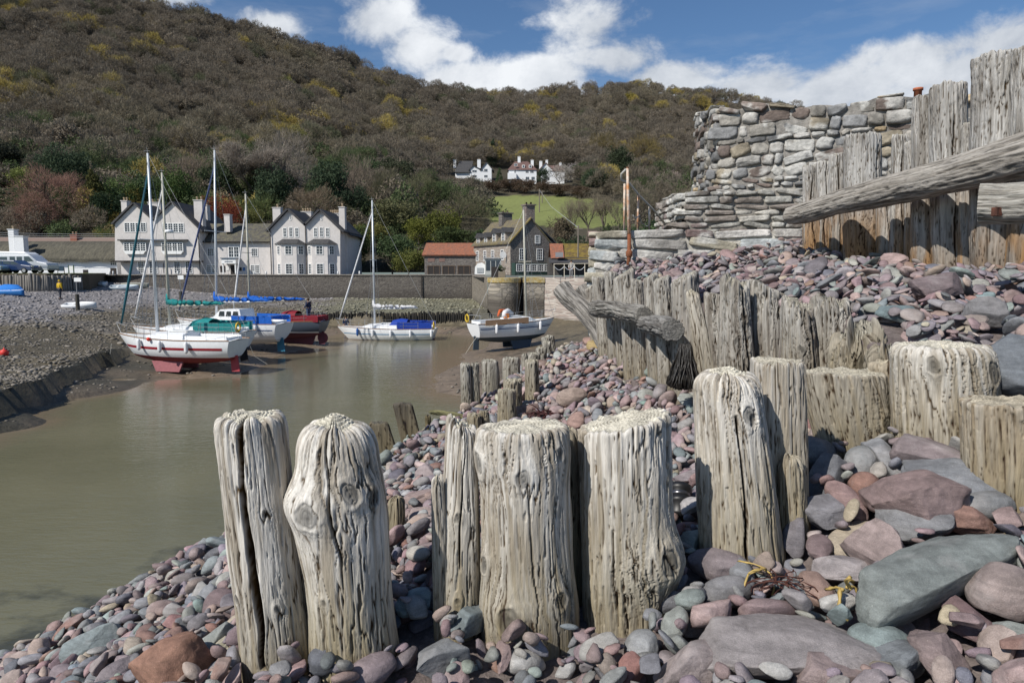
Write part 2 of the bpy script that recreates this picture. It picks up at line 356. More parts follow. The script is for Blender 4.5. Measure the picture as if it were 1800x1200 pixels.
# far harbour bed --------------------------------------------------
FAR = []
def fz(px, py, z): p = Wz(px, py, z); FAR.append((p.x, p.y, z))
def fy(px, py, Y): p = W(px, py, Y); FAR.append((p.x, p.y, p.z))
for a in [(0, 765, -5.85), (60, 735, -5.85), (120, 705, -5.85), (200, 668, -5.82), (-200, 830, -5.85), (-500, 900, -5.85), (300, 668, -5.8), (400, 662, -5.8), (470, 642, -5.8), (520, 618, -5.8), (575, 600, -5.8),
          (320, 654, -5.62), (400, 645, -5.62), (460, 618, -5.62), (540, 603, -5.6), (620, 584, -5.8), (760, 584, -5.8), (830, 590, -5.8), (800, 622, -5.8), (770, 655, -5.8), (755, 690, -5.82),
          (0, 700, -4.75), (100, 660, -4.8), (190, 625, -4.95), (250, 612, -5.2), (-200, 745, -4.7), (-500, 800, -4.6),
          (300, 760, -6.7), (500, 700, -6.6), (600, 650, -6.4), (690, 615, -6.2), (0, 900, -6.8), (200, 850, -6.8), (450, 800, -6.8), (600, 800, -6.8), (-300, 1000, -6.8), (100, 1100, -6.9),
          (0, 600, -4.1), (100, 565, -3.6), (105, 526, -2.7), (0, 512, -2.1), (145, 508, -2.1), (-200, 520, -2.1), (-200, 600, -4.0), (-500, 560, -3.0), (300, 560, -4.4), (250, 530, -3.2),
          (400, 575, -5.0), (480, 582, -5.35), (520, 560, -4.6), (560, 549, -4.1), (700, 549, -4.15), (830, 549, -4.2)]: fz(*a)
for a in [(560, 572, 64), (700, 572, 64.2), (820, 571, 64.4), (200, 500, 84), (270, 506, 84.5), (360, 514, 85), (460, 522, 85), (560, 524, 85), (700, 525, 85), (828, 525, 85), (205, 488, 90),
          (900, 612, 49), (960, 625, 43), (900, 680, 32), (1000, 640, 36), (1030, 600, 46), (1080, 590, 50), (960, 575, 62), (860, 575, 63), (1100, 560, 60)]: fy(*a)
FAR += [(-1, 18, -6.6), (-4, 18, -6.8), (3, 18, -5.6), (8, 20, -4.5), (14, 40, -4.5), (0, 24, -6.2), (20, 60, -4)]
EDGEL = None
def far_mesh():
    xs = np.concatenate([np.arange(-110, -50, 1.5), np.arange(-50, 18, 0.32), np.arange(18, 40, 1.5)]); ys = np.concatenate([np.arange(13, 50, 0.3), np.arange(50, 92, 0.45)])
    X, Y = np.meshgrid(xs, ys, indexing='ij')
    Z = rbf([(a, b) for a, b, c in FAR], [c for a, b, c in FAR], X, Y)
    # the eroded bank on the left: step about one metre
    bk = [tuple(Wz(*p)) for p in [(-500, 850, -5.5), (-200, 780, -5.5), (0, 725, -5.4), (60, 700, -5.4), (100, 678, -5.4), (190, 640, -5.4), (225, 628, -5.4)]]
    d, s, v = segdist(X + 0.5 * fbm(X * .6, Y * .6, 1, 3), Y, bk)
    fade = np.clip((43.5 - Y) / 3, 0, 1)
    low = np.minimum(Z, -5.50 - 0.06 * d); low = np.where(d < 5, low, Z)
    hi = np.maximum(Z, -4.72 + 0.02 * d); hi = np.where(d < 9, hi, Z)
    Z = np.where(fade > 0, (np.where(s > 0, low, hi)) * fade + Z * (1 - fade), Z)
    # step at the row of dark piles
    pl = [tuple(W(*p)) for p in [(552, 560, 65.5), (700, 560, 65.8), (832, 560, 66)]]
    d, s, v = segdist(X, Y, pl); inx = (X > pl[0][0]) & (X < pl[-1][0])
    Z = np.where(inx & (s < 0) & (d < 6), np.maximum(Z, -4.15 + .02 * d), Z); Z = np.where(inx & (s > 0) & (d < 2), np.minimum(Z, -5.25), Z)
    rough = np.clip((Z + 5.75) * 1.5, 0.1, 1)
    Z = Z + rough * (0.16 * fbm(X * .5, Y * .5, 3, 21, 4) + 0.07 * fbm(X * 2.2, Y * 2.2, 3, 22, 3)) - 0.02
    Z = Z + 0.05 * np.clip(fbm(X * .25, Y * 1.3, 0, 77, 3), 0, 1) * (Z < -5.5) * (Z > -6.0)
    # colours of what lies there: shingle, weed, mud
    n = fbm(X * .35, Y * .35, 0, 31, 5)[..., None]; n2 = fbm(X * 2.5, Y * 2.5, 0, 32, 3)[..., None]
    shing = np.array([.22, .205, .20]); olive = np.array([.12, .10, .065]); mud = np.array([.175, .135, .098]); weed = np.array([.045, .042, .03]); green = np.array([.165, .155, .10])
    zz = Z[..., None]
    c = shing * (1 + .35 * n2) + 0 * zz
    t = np.clip((-3.1 - zz + 0.9 * n) / 0.9, 0, 1); c = c * (1 - t) + (olive * (1 + .5 * n2)) * t
    g = np.clip((X[..., None] + 22 + 4 * n) / 6, 0, 1) * np.clip((Y[..., None] - 66) / 1.5, 0, 1); c = c * (1 - g) + (green * (1 + .4 * n2)) * g
    t = np.clip((-5.25 - zz + 0.3 * n) / 0.25, 0, 1); c = c * (1 - t) + mud * (1 + .25 * n2) * t
    db, sb, _ = segdist(X, Y, bk); t = np.where(sb > 0, np.clip((4.2 - db) / 1.5, 0, 1), np.clip((1.0 - db) / .6, 0, 1))[..., None] * fade[..., None] * np.clip(1.0 + n * .9, 0, 1); c = c * (1 - t * .93) + weed * t * .93
    t = np.clip((n2 + n * 1.2 - .28) * 5, 0, 1) * (zz < -4.0) * (zz > -5.7); c = c * (1 - .6 * t) + weed * .6 * t
    return npmesh('harbour_bed', np.stack([X, Y, Z], -1).reshape(-1, 3), grid_faces(len(xs), len(ys)), col=c.reshape(-1, 3)), X, Y, Z
fm, FX, FYY, FZ = far_mesh()
m_bed = mat('harbour_bed', rough=.55, var=.3, scale=1.2, bump=.9, bscale=5, mode='attr', spec=.35, world=True, dist=.08)
bed = link('harbour_bed', fm, m_bed); tag(bed, kind='structure')
def farz(x, y):
    i = int(np.clip(np.searchsorted(FX[:, 0], x), 1, FX.shape[0] - 1)); j = int(np.clip(np.searchsorted(FYY[0], y), 1, FX.shape[1] - 1))
    return float(FZ[i, j])
def on_bed(px, py, Y0=None):
    """where the sight line meets the harbour bed"""
    prev = None
    for Y in np.arange(16, 90, 0.25):
        p = W(px, py, Y)
        if p.z <= farz(p.x, p.y): return Vector((p.x, p.y, farz(p.x, p.y)))
    return W(px, py, 89)

# water: murky, calm, finely rippled; weed patches lie under it near the shore
def make_water():
    m = bpy.data.materials.new('harbour_water'); m.use_nodes = True; nt = m.node_tree; N = nt.nodes; L = nt.links; b = N['Principled BSDF']
    b.inputs['Roughness'].default_value = .035; b.inputs['IOR'].default_value = 1.33; b.inputs['Specular IOR Level'].default_value = .5
    g = N.new('ShaderNodeNewGeometry')
    def noise(sc, stretch, det=4, rot=0.0):
        mp = N.new('ShaderNodeMapping'); L.new(g.outputs['Position'], mp.inputs[0]); mp.inputs['Scale'].default_value = stretch; mp.inputs['Rotation'].default_value = (0, 0, rot)
        n = N.new('ShaderNodeTexNoise'); n.inputs['Scale'].default_value = sc; n.inputs['Detail'].default_value = det; n.inputs['Roughness'].default_value = .6; L.new(mp.outputs[0], n.inputs['Vector']); return n.outputs['Fac']
    n1 = noise(.12, (1, 1, 1)); n2 = noise(.55, (.9, 1.2, 1), 7, .5)
    r1 = N.new('ShaderNodeMapRange'); L.new(n1, r1.inputs[0]); r1.inputs[1].default_value = .35; r1.inputs[2].default_value = .65
    m1 = N.new('ShaderNodeMix'); m1.data_type = 'RGBA'; L.new(r1.outputs[0], m1.inputs[0]); m1.inputs[6].default_value = (.122, .119, .075, 1); m1.inputs[7].default_value = (.162, .155, .100, 1)
    at = N.new('ShaderNodeAttribute'); at.attribute_name = 'Col'; ss = N.new('ShaderNodeSeparateColor'); L.new(at.outputs['Color'], ss.inputs[0])
    # r: shallowness (mud shows through), g: weed
    m2 = N.new('ShaderNodeMix'); m2.data_type = 'RGBA'; L.new(ss.outputs[0], m2.inputs[0]); L.new(m1.outputs[2], m2.inputs[6]); m2.inputs[7].default_value = (.185, .145, .098, 1)
    wm = N.new('ShaderNodeMath'); wm.operation = 'MULTIPLY_ADD'; L.new(ss.outputs[1], wm.inputs[0]); wm.inputs[1].default_value = .5; L.new(n2, wm.inputs[2])
    r2 = N.new('ShaderNodeMapRange'); L.new(wm.outputs[0], r2.inputs[0]); r2.inputs[1].default_value = .74; r2.inputs[2].default_value = .86; r2.inputs[4].default_value = .85
    m3 = N.new('ShaderNodeMix'); m3.data_type = 'RGBA'; L.new(r2.outputs[0], m3.inputs[0]); L.new(m2.outputs[2], m3.inputs[6]); m3.inputs[7].default_value = (.04, .042, .032, 1)
    L.new(m3.outputs[2], b.inputs['Base Color'])
    a = noise(5.5, (.5, 1.5, 1), 3, .35); c = noise(1.1, (.6, 1.6, 1), 2, .35)
    s0 = N.new('ShaderNodeMath'); s0.operation = 'MULTIPLY_ADD'; L.new(c, s0.inputs[0]); s0.inputs[1].default_value = 1.6; L.new(a, s0.inputs[2]); e_ = noise(17, (.45, 1.4, 1), 3, .5); s = N.new('ShaderNodeMath'); s.operation = 'MULTIPLY_ADD'; L.new(e_, s.inputs[0]); s.inputs[1].default_value = .35; L.new(s0.outputs[0], s.inputs[2])
    bp = N.new('ShaderNodeBump'); bp.inputs['Distance'].default_value = .05; bp.inputs['Strength'].default_value = .17; L.new(s.outputs[0], bp.inputs['Height']); L.new(bp.outputs[0], b.inputs['Normal'])
    xs = np.linspace(-110, 30, 200); ys = np.linspace(1, 84, 160); X, Y = np.meshgrid(xs, ys, indexing='ij')
    Zb = rbf([(p[0], p[1]) for p in FAR], [p[2] for p in FAR], X, Y)
    sh = np.clip((Zb + 6.15) / .3, 0, 1)
    d, s_, v = segdist(X, Y, EDGE); wd = np.clip(1.25 - d / 9.0, 0, 1)
    # shallows beside the near beach: a band of weed
    c = np.stack([sh, wd, 0 * sh], -1).reshape(-1, 3)
    me = npmesh('water', np.stack([X, Y, X * 0 + WL], -1).reshape(-1, 3), grid_faces(200, 160), col=c)
    o = link('water', me, m); tag(o, kind='structure')
make_water()

# ------------------------------------------------------------------ weathered timber
m_post = mat('driftwood', rough=.88, var=.28, scale=26, bump=1.0, bscale=95, stretch=(1, 1, .07), mode='attr', spec=.2, detail=6, dist=.006)
m_postf = mat('driftwood_far', rough=.88, var=.3, scale=14, bump=1.0, bscale=45, stretch=(1, 1, .06), mode='attr', spec=.2, detail=6, dist=.02)
BLEACH = (.62, .59, .54); BLEACH2 = (.33, .29, .235); GREY = (.30, .275, .245); TAN = (.40, .345, .27); DARK = (.12, .11, .095)
FOOT = []         # footprints that keep stones out: x, y, r
def post(label, top, bot, wt, wb, Y, knots=(), cracks=(), nth=120, nz=110, slant=0.0, jag=0.012, rnd=0.03, groove=.010, c1=BLEACH, c2=BLEACH2, seed=1, group=None, name='timber_post',
         foot=(.25, .20, .105), footh=.7, ell=1.0, bulge=(), Ytop=None, sink=0.3, mt=None, square=0.0, freq=1.0, rot=0.0, orange=0.0, split=0.0):
    """weathered pile: foot at pixel bot, head at pixel top; widths in pixels there; knots (u -1..1, v 0..1, radius m)"""
    P0 = W(bot[0], bot[1], Y); P1 = W(top[0], top[1], Ytop or Y)
    sc0 = PIX(P0)[2] / FPX; sc1 = PIX(P1)[2] / FPX
    rb, rt = wb * sc0 / 2, wt * sc1 / 2
    H = P1.z - P0.z; lean = Vector((P1.x - P0.x, P1.y - P0.y)) / H
    ncap = max(6, nz // 9)
    th = np.linspace(0, 2 * np.pi, nth, endpoint=False)[None, :]
    zi = np.linspace(0, 1, nz)[:, None]
    Rm = (rb + rt) / 2
    z = -sink + (H + sink) * zi + 0 * th
    v = np.clip(z / H, 0, 1)
    R = rb + (rt - rb) * v
    for (bv, bw, ba, bth) in bulge:      # v, width, metres, direction (radians, -pi/2 faces us) or None
        R = R + ba * np.exp(-((v - bv) / bw) ** 2) * (1 if bth is None else np.clip(np.cos(th - bth), 0, 1))
    tg = th + 0 * z; warp = np.zeros_like(tg); kb = np.zeros_like(tg); kd = np.zeros_like(tg); ring = np.zeros_like(tg)
    for (ku, kv, kr) in knots:
        kt = -math.pi / 2 + math.asin(max(-.98, min(.98, ku))) + rot; kz = kv * H
        dt = (tg - kt + np.pi) % (2 * np.pi) - np.pi
        ds = dt * Rm; dz = (z - kz)
        d = np.sqrt(ds ** 2 + (dz * .72) ** 2) * (1 + .22 * fbm(ds * 30 + kz * 50, dz * 30, 0, seed + 60, 2))
        warp = warp - dt * .75 * np.exp(-(d / (2.0 * kr)) ** 2)
        kb = kb + kr * .62 * np.exp(-(d / (1.25 * kr)) ** 2) - kr * .42 * np.exp(-(d / (.66 * kr)) ** 4) - kr * .18 * np.exp(-((d - .72 * kr) / (.10 * kr)) ** 2)
        ring = ring + np.sin(d / kr * 19) * np.exp(-(d / (1.3 * kr)) ** 2) * .0011 - .006 * np.exp(-np.abs(ds * .8 + dz * .3) / .002) * (d < .55 * kr)
        kd = np.maximum(kd, np.exp(-(d / (.62 * kr)) ** 6) * .9 + .6 * np.exp(-((d - .72 * kr) / (.12 * kr)) ** 2))
    tw = tg + warp
    cx, cy = np.cos(tw), np.sin(tw)
    q = Rm * 1.0
    wob = .018 * fbm(cx * 1.3, cy * 1.3, z * 2.0, seed, 3) * (Rm / .17)
    f1 = 11 * freq * max(Rm / .17, .6)
    drift = .35 * fbm(0, 0, z * 3.0, seed + 9, 2)
    a1 = fbm(cx * f1 * .5 + drift, cy * f1 * .5, z * 2.2, seed + 1, 3, .55)
    a2 = fbm(cx * f1 * 1.6 + drift, cy * f1 * 1.6, z * 5.5, seed + 2, 3, .6)
    a3 = fbm(cx * f1 * 3.2, cy * f1 * 3.2, z * 16, seed + 3, 2)
    gv = -np.exp(-np.abs(a1 / .036) ** 1.3) * 1.9 - np.exp(-np.abs(a2 / .05) ** 1.4) * .65 * np.clip(.5 + 2.0 * fbm(cx * 2, cy * 2, z * 1.5, seed + 7, 2), 0, 1.2) + a3 * .22 + a1 * 1.1
    pits = -np.clip((fbm(cx * f1 * 1.5, cy * f1 * 1.5, z * 9, seed + 4, 2) - .40) * 12, 0, 1.0) * 1.9
    worn = .55 + .45 * np.clip(fbm(cx * 1.2, cy * 1.2, z * 1.5, seed + 6, 2) * 2 + .5, 0, 1)
    topw = .6 + .9 * np.clip((v - .72) / .28, 0, 1)
    D = groove * (gv + pits) * worn * topw
    deep = np.zeros_like(tg)
    for (ct, cw, cdp, v0, v1) in cracks:      # direction, half width (m), depth (m), from v to v
        wander = .12 * fbm(0, 0, z * 2.5, seed + 40 + int(ct * 7), 3)
        dt = (tg - ct - wander * .30 / Rm + np.pi) % (2 * np.pi) - np.pi
        wd = cw * (1 + .5 * fbm(0, 0, z * 6, seed + 50, 2))
        e = np.exp(-np.abs(dt * Rm / wd) ** 5) * np.clip((v - v0) / .05, 0, 1) * (np.clip((v1 - v) / .05, 0, 1) if v1 < 1 else 1)
        deep = np.maximum(deep, e * min(cdp, .8 * Rm))
    rr = R + wob + D + kb + ring - deep
    if square:
        sq = np.abs(np.cos(tg - rot)) ** 8 + np.abs(np.sin(tg - rot)) ** 8; rr = rr * ((1 - square) + square * (sq ** (-1 / 8)) * 1.0)
    # head: ragged edge
    he = H + jag * fbm(cx[-1:] * f1 * .45, cy[-1:] * f1 * .45, 0, seed + 11, 4, .5) * 2.2 - deep[-1:] * split
    x0 = np.cos(th) * rt; he = he + slant * x0 - rnd * .55
    zz = z * 1.0
    zz = np.where(z > 0, z * (he / H), z)
    zone = max(.02, min(.35, rnd * 1.3 / (H + sink))); prof = np.clip((1 - zi) / zone, 0, 1)           # round the arris over
    rr = rr - (1 - np.sqrt(np.clip(1 - (1 - prof) ** 2, 0, 1)) * .999) * min(rnd * .9, rt * .45)
    X = rr * np.cos(th) * 1.0; Yv = rr * np.sin(th) * ell
    LX = X + lean[0] * zz; LY = Yv + lean[1] * zz
    cols = []
    n = fbm(cx * f1 * .8, cy * f1 * .8, z * 1.6, seed + 20, 4); nb = fbm(cx * 1.5, cy * 1.5, z * 2.5, seed + 21, 3)
    dirt_shade = np.clip((-(gv + pits * (.55 if Y < 3 else .3)) * .6 - .22), 0, 1)  # dirt plus shade painted into the colour of grooves, pits and cracks
    dirt_shade = np.maximum(dirt_shade, np.clip(deep / .03, 0, 1))
    A, B, Cc = np.array(c1), np.array(c2), np.array(foot)
    t = np.clip(.38 + n * 1.5 + nb * 1.1 + .25 * a1, 0, 1)[..., None]
    c = A * (1 - t) + B * t
    ft = (np.clip(1 - (zz + .12 * nb) / footh, 0, 1) * .75)[..., None]; c = c * (1 - ft) + Cc * (.8 + .4 * n[..., None]) * ft
    if orange:
        ot = (np.clip(1.15 - (zz + .25 * nb) / orange, 0, 1) * np.clip(.6 + nb * 2.4, 0, 1) * .9)[..., None]; c = c * (1 - ot) + np.array([.33, .185, .075]) * ot
    fl = np.clip((fbm(cx * f1 * 3, cy * f1 * 3, z * 6, seed + 22, 2) - .25) * 3, 0, 1)[..., None]; c = c * (1 - .20 * fl); c = c * (1 - .93 * np.clip(dirt_shade * 1.25, 0, 1)[..., None] * np.array([.95, 1, 1.05])); c = c * (1 - kd[..., None] * .70)
    # cap rings
    rl, zl = rr[-1], zz[-1]
    capV, capC = [], []
    for k in range(1, ncap + 1):
        s = 1 - k / ncap
        cxk, cyk = np.cos(th[0]) * rl * s, np.sin(th[0]) * rl * s * ell
        en = jag * .6 * fbm(cxk * 30, cyk * 30, 0, seed + 30, 3) + jag * .5 * np.sin(np.hypot(cxk, cyk) * 420 + 3 * nb[-1]) * (1 - s * .3)
        base_h = H - rnd * .55 + rnd * .42 * (1 - s ** 2) + slant * cxk
        zk = zl * s ** 3 + base_h * (1 - s ** 3) + en * min(1, (1 - s) * 5) - (deep[-1] * split * s)
        capV.append(np.stack([cxk + lean[0] * zk, cyk + lean[1] * zk, zk], -1))
        cc = (A * .55 + B * .45) * (1.0 + .9 * np.clip(en[:, None] / max(jag, 1e-4), -.8, .5)) * np.array([.95, .96, .90]); capC.append(np.clip(cc, .05, .8))
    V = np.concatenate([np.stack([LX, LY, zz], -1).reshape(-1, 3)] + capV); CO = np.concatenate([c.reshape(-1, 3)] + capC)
    m = nz + ncap
    i = np.arange(m - 1)[:, None] * nth; j = np.arange(nth)[None]; j2 = (j + 1) % nth
    F = np.stack([i + j, i + j2, i + nth + j2, i + nth + j], -1).reshape(-1, 4)
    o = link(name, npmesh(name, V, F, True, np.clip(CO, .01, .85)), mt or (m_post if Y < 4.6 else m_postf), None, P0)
    tag(o, label, 'post', group)
    FOOT.append((P0.x, P0.y, rb * 1.02, rb * ell * 1.02)); return o
PI2 = math.pi / 2
def front_posts():
    G = 'big bleached posts of the front row'
    post('tall bleached post split from head to foot by a black crack', (440, 724), (488, 1158), 116, 122, 2.62, knots=[(.5, .27, .014), (-.72, .30, .016), (.45, .64, .014)],
         cracks=[(-PI2 + .02, .011, .15, .03, 1)], nth=340, nz=320, seed=3, group=G, rnd=.03, ell=1.0, footh=.4, split=.15, groove=.008)
    post('stout knotty bleached post with rounded head, second from left in front row', (588, 724), (626, 1142), 128, 150, 2.6, knots=[(-.42, .67, .045), (.42, .76, .04), (.86, .72, .03), (-.35, .3, .012)],
         cracks=[(-PI2 - .02, .004, .03, .45, 1)], bulge=[(.68, .10, .040, math.pi + .15), (.62, .25, .022, None)], nth=320, nz=320, seed=11, group=G, rnd=.09, groove=.009, foot=(.33, .27, .14), footh=.5)
    post('slender plank-like bleached post with a pointed head and small knots', (812, 742), (806, 1095), 52, 84, 2.8, knots=[(-.05, .57, .018), (.0, .17, .012)], cracks=[(-PI2 + .25, .003, .03, .3, 1)],
         nth=200, nz=280, seed=17, group=G, rnd=.02, jag=.02, slant=-.3, square=.35, groove=.006)
    post('broken lower slat with splintered head beside the slender post', (768, 838), (778, 1092), 22, 34, 2.74, nth=100, nz=160, seed=19, group=G, jag=.03, groove=.006)
    post('widest bleached post with four round knots and flat grainy head', (918, 744), (930, 1106), 160, 160, 2.74, knots=[(-.02, .80, .035), (-.93, .84, .045), (.70, .89, .025), (-.35, .13, .05), (.62, .22, .03), (-.9, .36, .03)],
         cracks=[(-PI2 + .15, .002, .02, .0, .8), (-PI2 + .6, .002, .02, .1, .7)], nth=320, nz=320, seed=23, group=G, rnd=.02, jag=.008, ell=.8, bulge=[(.9, .12, .012, None), (.1, .2, .018, None)], groove=.007, slant=.03)
    post('dark narrow post half hidden behind the widest bleached post', (994, 748), (1004, 1048), 48, 60, 2.98, nth=110, nz=160, seed=29, group=G, c1=BLEACH2, c2=(.24, .21, .16), groove=.012)
    post('grooved bleached post with slanting head and one dark knot low down', (1096, 736), (1104, 1062), 160, 158, 2.84, knots=[(.62, .30, .05), (.2, .62, .012)], bulge=[(.27, .14, .05, -.3)], nth=320, nz=320, seed=31, group=G,
         slant=.20, rnd=.015, jag=.010, groove=.013, freq=1.25, ell=.85, cracks=[(-PI2 - .4, .004, .03, .05, .5)])
    G = 'bleached posts behind the pebbles on the right'
    post('tall bleached post with one round knot near the head, deeply cracked', (1276, 644), (1302, 964), 108, 144, 3.08, knots=[(.28, .80, .04)], cracks=[(-PI2 - .12, .005, .05, .0, .8), (-PI2 + .62, .004, .04, .0, .7)],
         nth=300, nz=320, seed=37, group=G, rnd=.06, groove=.013, freq=1.2)
    post('straight fluted post with square head leaning on the knotted post', (1366, 632), (1372, 925), 84, 92, 3.26, nth=200, nz=260, seed=41, group=G, jag=.010, rnd=.008, groove=.009, freq=1.8, square=.5, c1=(.46, .43, .385))
    post('short splintered stub in front of the fluted post', (1388, 800), (1394, 930), 44, 52, 3.12, nth=90, nz=110, seed=43, group=G, jag=.03, groove=.01, c1=(.42, .39, .34))
    post('squat shaded post leaning right with a flat head and low knot', (1478, 652), (1512, 800), 152, 140, 3.72, knots=[(.55, .42, .045)], nth=240, nz=220, seed=47, group=G, jag=.012, rnd=.012, groove=.010, c1=(.43, .40, .35), ell=.7)
    post('narrow grey post squeezed between two broad posts', (1556, 634), (1568, 795), 60, 64, 3.78, nth=120, nz=140, seed=53, group=G, groove=.012, c1=(.40, .35, .28), jag=.02)
    post('very broad weathered post with two big knots near its head', (1650, 598), (1668, 800), 168, 186, 3.5, knots=[(-.55, .86, .04), (.62, .80, .055)], cracks=[(-PI2 + .2, .006, .05, .2, 1)], nth=300, nz=260, seed=59, group=G,
         rnd=.05, groove=.012, ell=.8, bulge=[(.8, .2, .03, .2)])
    post('flat-headed tan post at the right edge with pebbles heaped against it', (1772, 702), (1778, 905), 152, 150, 3.0, nth=240, nz=220, seed=61, group=G, rnd=.012, jag=.008, groove=.008, c1=(.45, .41, .35), c2=(.30, .245, .18), ell=.8)
front_posts()
def back_posts():
    G = 'posts of the retaining row below the upper beach'
    spec = [  # top, bot, wt, wb, Y, label
        ((1462, 518), (1470, 680), 76, 84, 5.05, 'broad grooved post at the right end of the middle row', 3), ((1404, 522), (1410, 680), 70, 72, 5.15, 'grooved post second from the right end of the middle row', 2),
        ((1345, 512), (1352, 690), 74, 76, 5.5, 'tall grey post with a rounded shoulder in the middle row', 1), ((1288, 498), (1296, 700), 62, 70, 5.6, 'tall post with a split crooked head in the middle row', 2),
        ((1256, 516), (1268, 700), 42, 50, 5.7, 'thin post with a knot beside the leaning board', 1), ((1204, 478), (1214, 705), 54, 56, 6.35, 'tall smooth post behind the hanging seaweed', 0),
        ((1166, 484), (1178, 690), 44, 46, 6.8, 'tall post with two small knots above the cut log', 2), ((1144, 484), (1152, 670), 30, 32, 7.3, 'narrow straight post behind the cut log', 0),
        ((1122, 489), (1130, 660), 30, 32, 7.7, 'slightly shorter post left of the cut log', 0), ((1102, 474), (1112, 652), 34, 34, 8.2, 'taller round post above the gap between two logs', 0),
        ((1088, 482), (1098, 645), 24, 28, 8.7, 'thin post behind the cracked log', 0), ((1072, 480), (1084, 640), 28, 30, 9.2, 'upright post above the middle of the cracked log', 0),
        ((1054, 484), (1068, 632), 30, 32, 9.7, 'post behind the left end of the cracked log', 0), ((1040, 500), (1054, 622), 26, 30, 10.2, 'last upright post before the tilted beams', 0)]
    for i, (t, b, a, c, Y, lab, kn) in enumerate(spec):
        n = 150 if Y < 6 else 80; q = random.Random(i * 7 + 1); dx = q.uniform(-6, 6); t = (t[0] + dx * .6, t[1] + (q.uniform(-8, 14) if Y < 6 else q.uniform(-4, 6))); a *= q.uniform(.74, .9); c *= q.uniform(.86, .98); Y += q.uniform(-.10, .16)
        post(lab, t, b, a, c, Y, slant=q.uniform(-.5, .5), knots=[(.3, .75, .03), (-.3, .5, .025), (.1, .3, .02)][:kn], nth=n, nz=n + 30, seed=70 + i * 3, group=G, groove=.018 if Y < 6 else .010, rnd=.02, jag=.045 if 5.0 < Y < 5.65 else .012, c1=(.39, .37, .335), c2=(.23, .205, .175),
             foot=(.27, .225, .15), footh=.5, freq=1.2, cracks=[(-PI2 + .4, .012, .06, .2, 1)] if Y < 5.65 else ())
    post('thin pale board leaning left against the middle row', (1216, 512), (1250, 700), 22, 44, 5.75, nth=80, nz=140, seed=131, group=G, c1=(.5, .46, .39), jag=.03, square=.5, groove=.006, sink=.1)
    post('gnarled hollow stump with ragged fibres behind the squat post', (1508, 578), (1512, 690), 84, 118, 4.5, nth=200, nz=150, seed=137, group=G, c1=(.37, .345, .31), c2=(.22, .2, .17), jag=.10, rnd=.09, groove=.035, knots=[(-.3, .55, .07)], name='tree_stump')
    post('low shaggy stump crowning the gap between the broad posts', (1560, 618), (1570, 690), 70, 96, 4.15, nth=160, nz=110, seed=139, group=G, c1=(.36, .335, .30), c2=(.22, .2, .17), jag=.08, rnd=.06, groove=.03, name='tree_stump')
    # little groyne by the water
    G = 'grey posts of the small groyne by the water'
    sp = [((818, 638), (822, 740), 18, 20, 9.0, 'tall split post at the left end of the small groyne'), ((834, 638), (838, 735), 13, 15, 9.05, 'thin post touching the left end post of the small groyne'),
          ((862, 632), (864, 722), 30, 32, 9.6, 'broad slab-like post, third from left in the small groyne'), ((898, 628), (899, 705), 31, 32, 10.4, 'broad dark slab post in the middle of the small groyne'),
          ((922, 621), (924, 690), 11, 12, 11.0, 'narrow pale post in the small groyne'), ((938, 620), (939, 690), 22, 24, 11.3, 'grey post behind the narrow pale one in the small groyne'),
          ((951, 610), (952, 680), 20, 21, 12.0, 'post fourth from the far end of the small groyne'), ((961, 600), (962, 672), 16, 18, 12.6, 'post third from the far end of the small groyne'),
          ((959, 592), (968, 662), 16, 18, 13.2, 'post second from the far end of the small groyne'), ((966, 589), (974, 655), 15, 17, 13.7, 'far end post of the small groyne, beside the angled boat')]
    for i, (t, b, a, c, Y, lab) in enumerate(sp):
        post(lab, t, b, a, c, Y, nth=56, nz=60, seed=150 + i * 3, group=G, groove=.010, jag=.02, rnd=.02, c1=(.36, .34, .30), c2=(.22, .205, .175), foot=(.2, .17, .10), square=.3)
    G = 'grey posts inside the small groyne'
    for i, (t, b, a, c, Y, lab) in enumerate([((934, 632), (936, 716), 24, 26, 8.4, 'tall grooved post standing in the pebbles beside the small groyne'), ((901, 666), (902, 730), 32, 34, 7.9, 'rear one of two short posts standing in the pebbles'),
            ((891, 684), (892, 755), 32, 34, 7.4, 'front one of two short posts standing in the pebbles'), ((833, 726), (834, 765), 26, 28, 6.9, 'stubby broken post behind the widest bleached post'), ((851, 721), (852, 760), 18, 20, 7.0, 'small stub beside the stubby broken post')]):
        post(lab, t, b, a, c, Y, nth=80, nz=80, seed=190 + i * 3, group=G, groove=.012, jag=.02, rnd=.02, c1=(.40, .37, .31), c2=(.25, .22, .18))
    post('dark board leaning left at the water edge, nearer of two', (664, 740), (684, 800), 34, 36, 7.6, nth=60, nz=60, seed=210, c1=DARK, c2=(.08, .07, .06), square=.9, ell=.3, groove=.004, name='leaning_board', group='leaning boards by the water')
    post('dark board leaning left at the water edge, taller of two', (706, 706), (728, 790), 34, 36, 8.0, nth=60, nz=60, seed=213, c1=DARK, c2=(.08, .07, .06), square=.9, ell=.3, groove=.004, name='leaning_board', group='leaning boards by the water')
    post('tiny dark stub standing at the end of the mossy branch', (752, 728), (753, 756), 10, 11, 8.6, nth=40, nz=40, seed=216, c1=(.05, .05, .04), c2=(.04, .04, .03), name='timber_stub')
    post('small rotten stump behind the stout knotty post', (697, 872), (696, 935), 28, 34, 4.1, nth=90, nz=90, seed=219, c1=(.34, .31, .25), jag=.03, groove=.012, name='tree_stump')
    # tall palisade on the right
    G = 'tall posts of the palisade on the right'
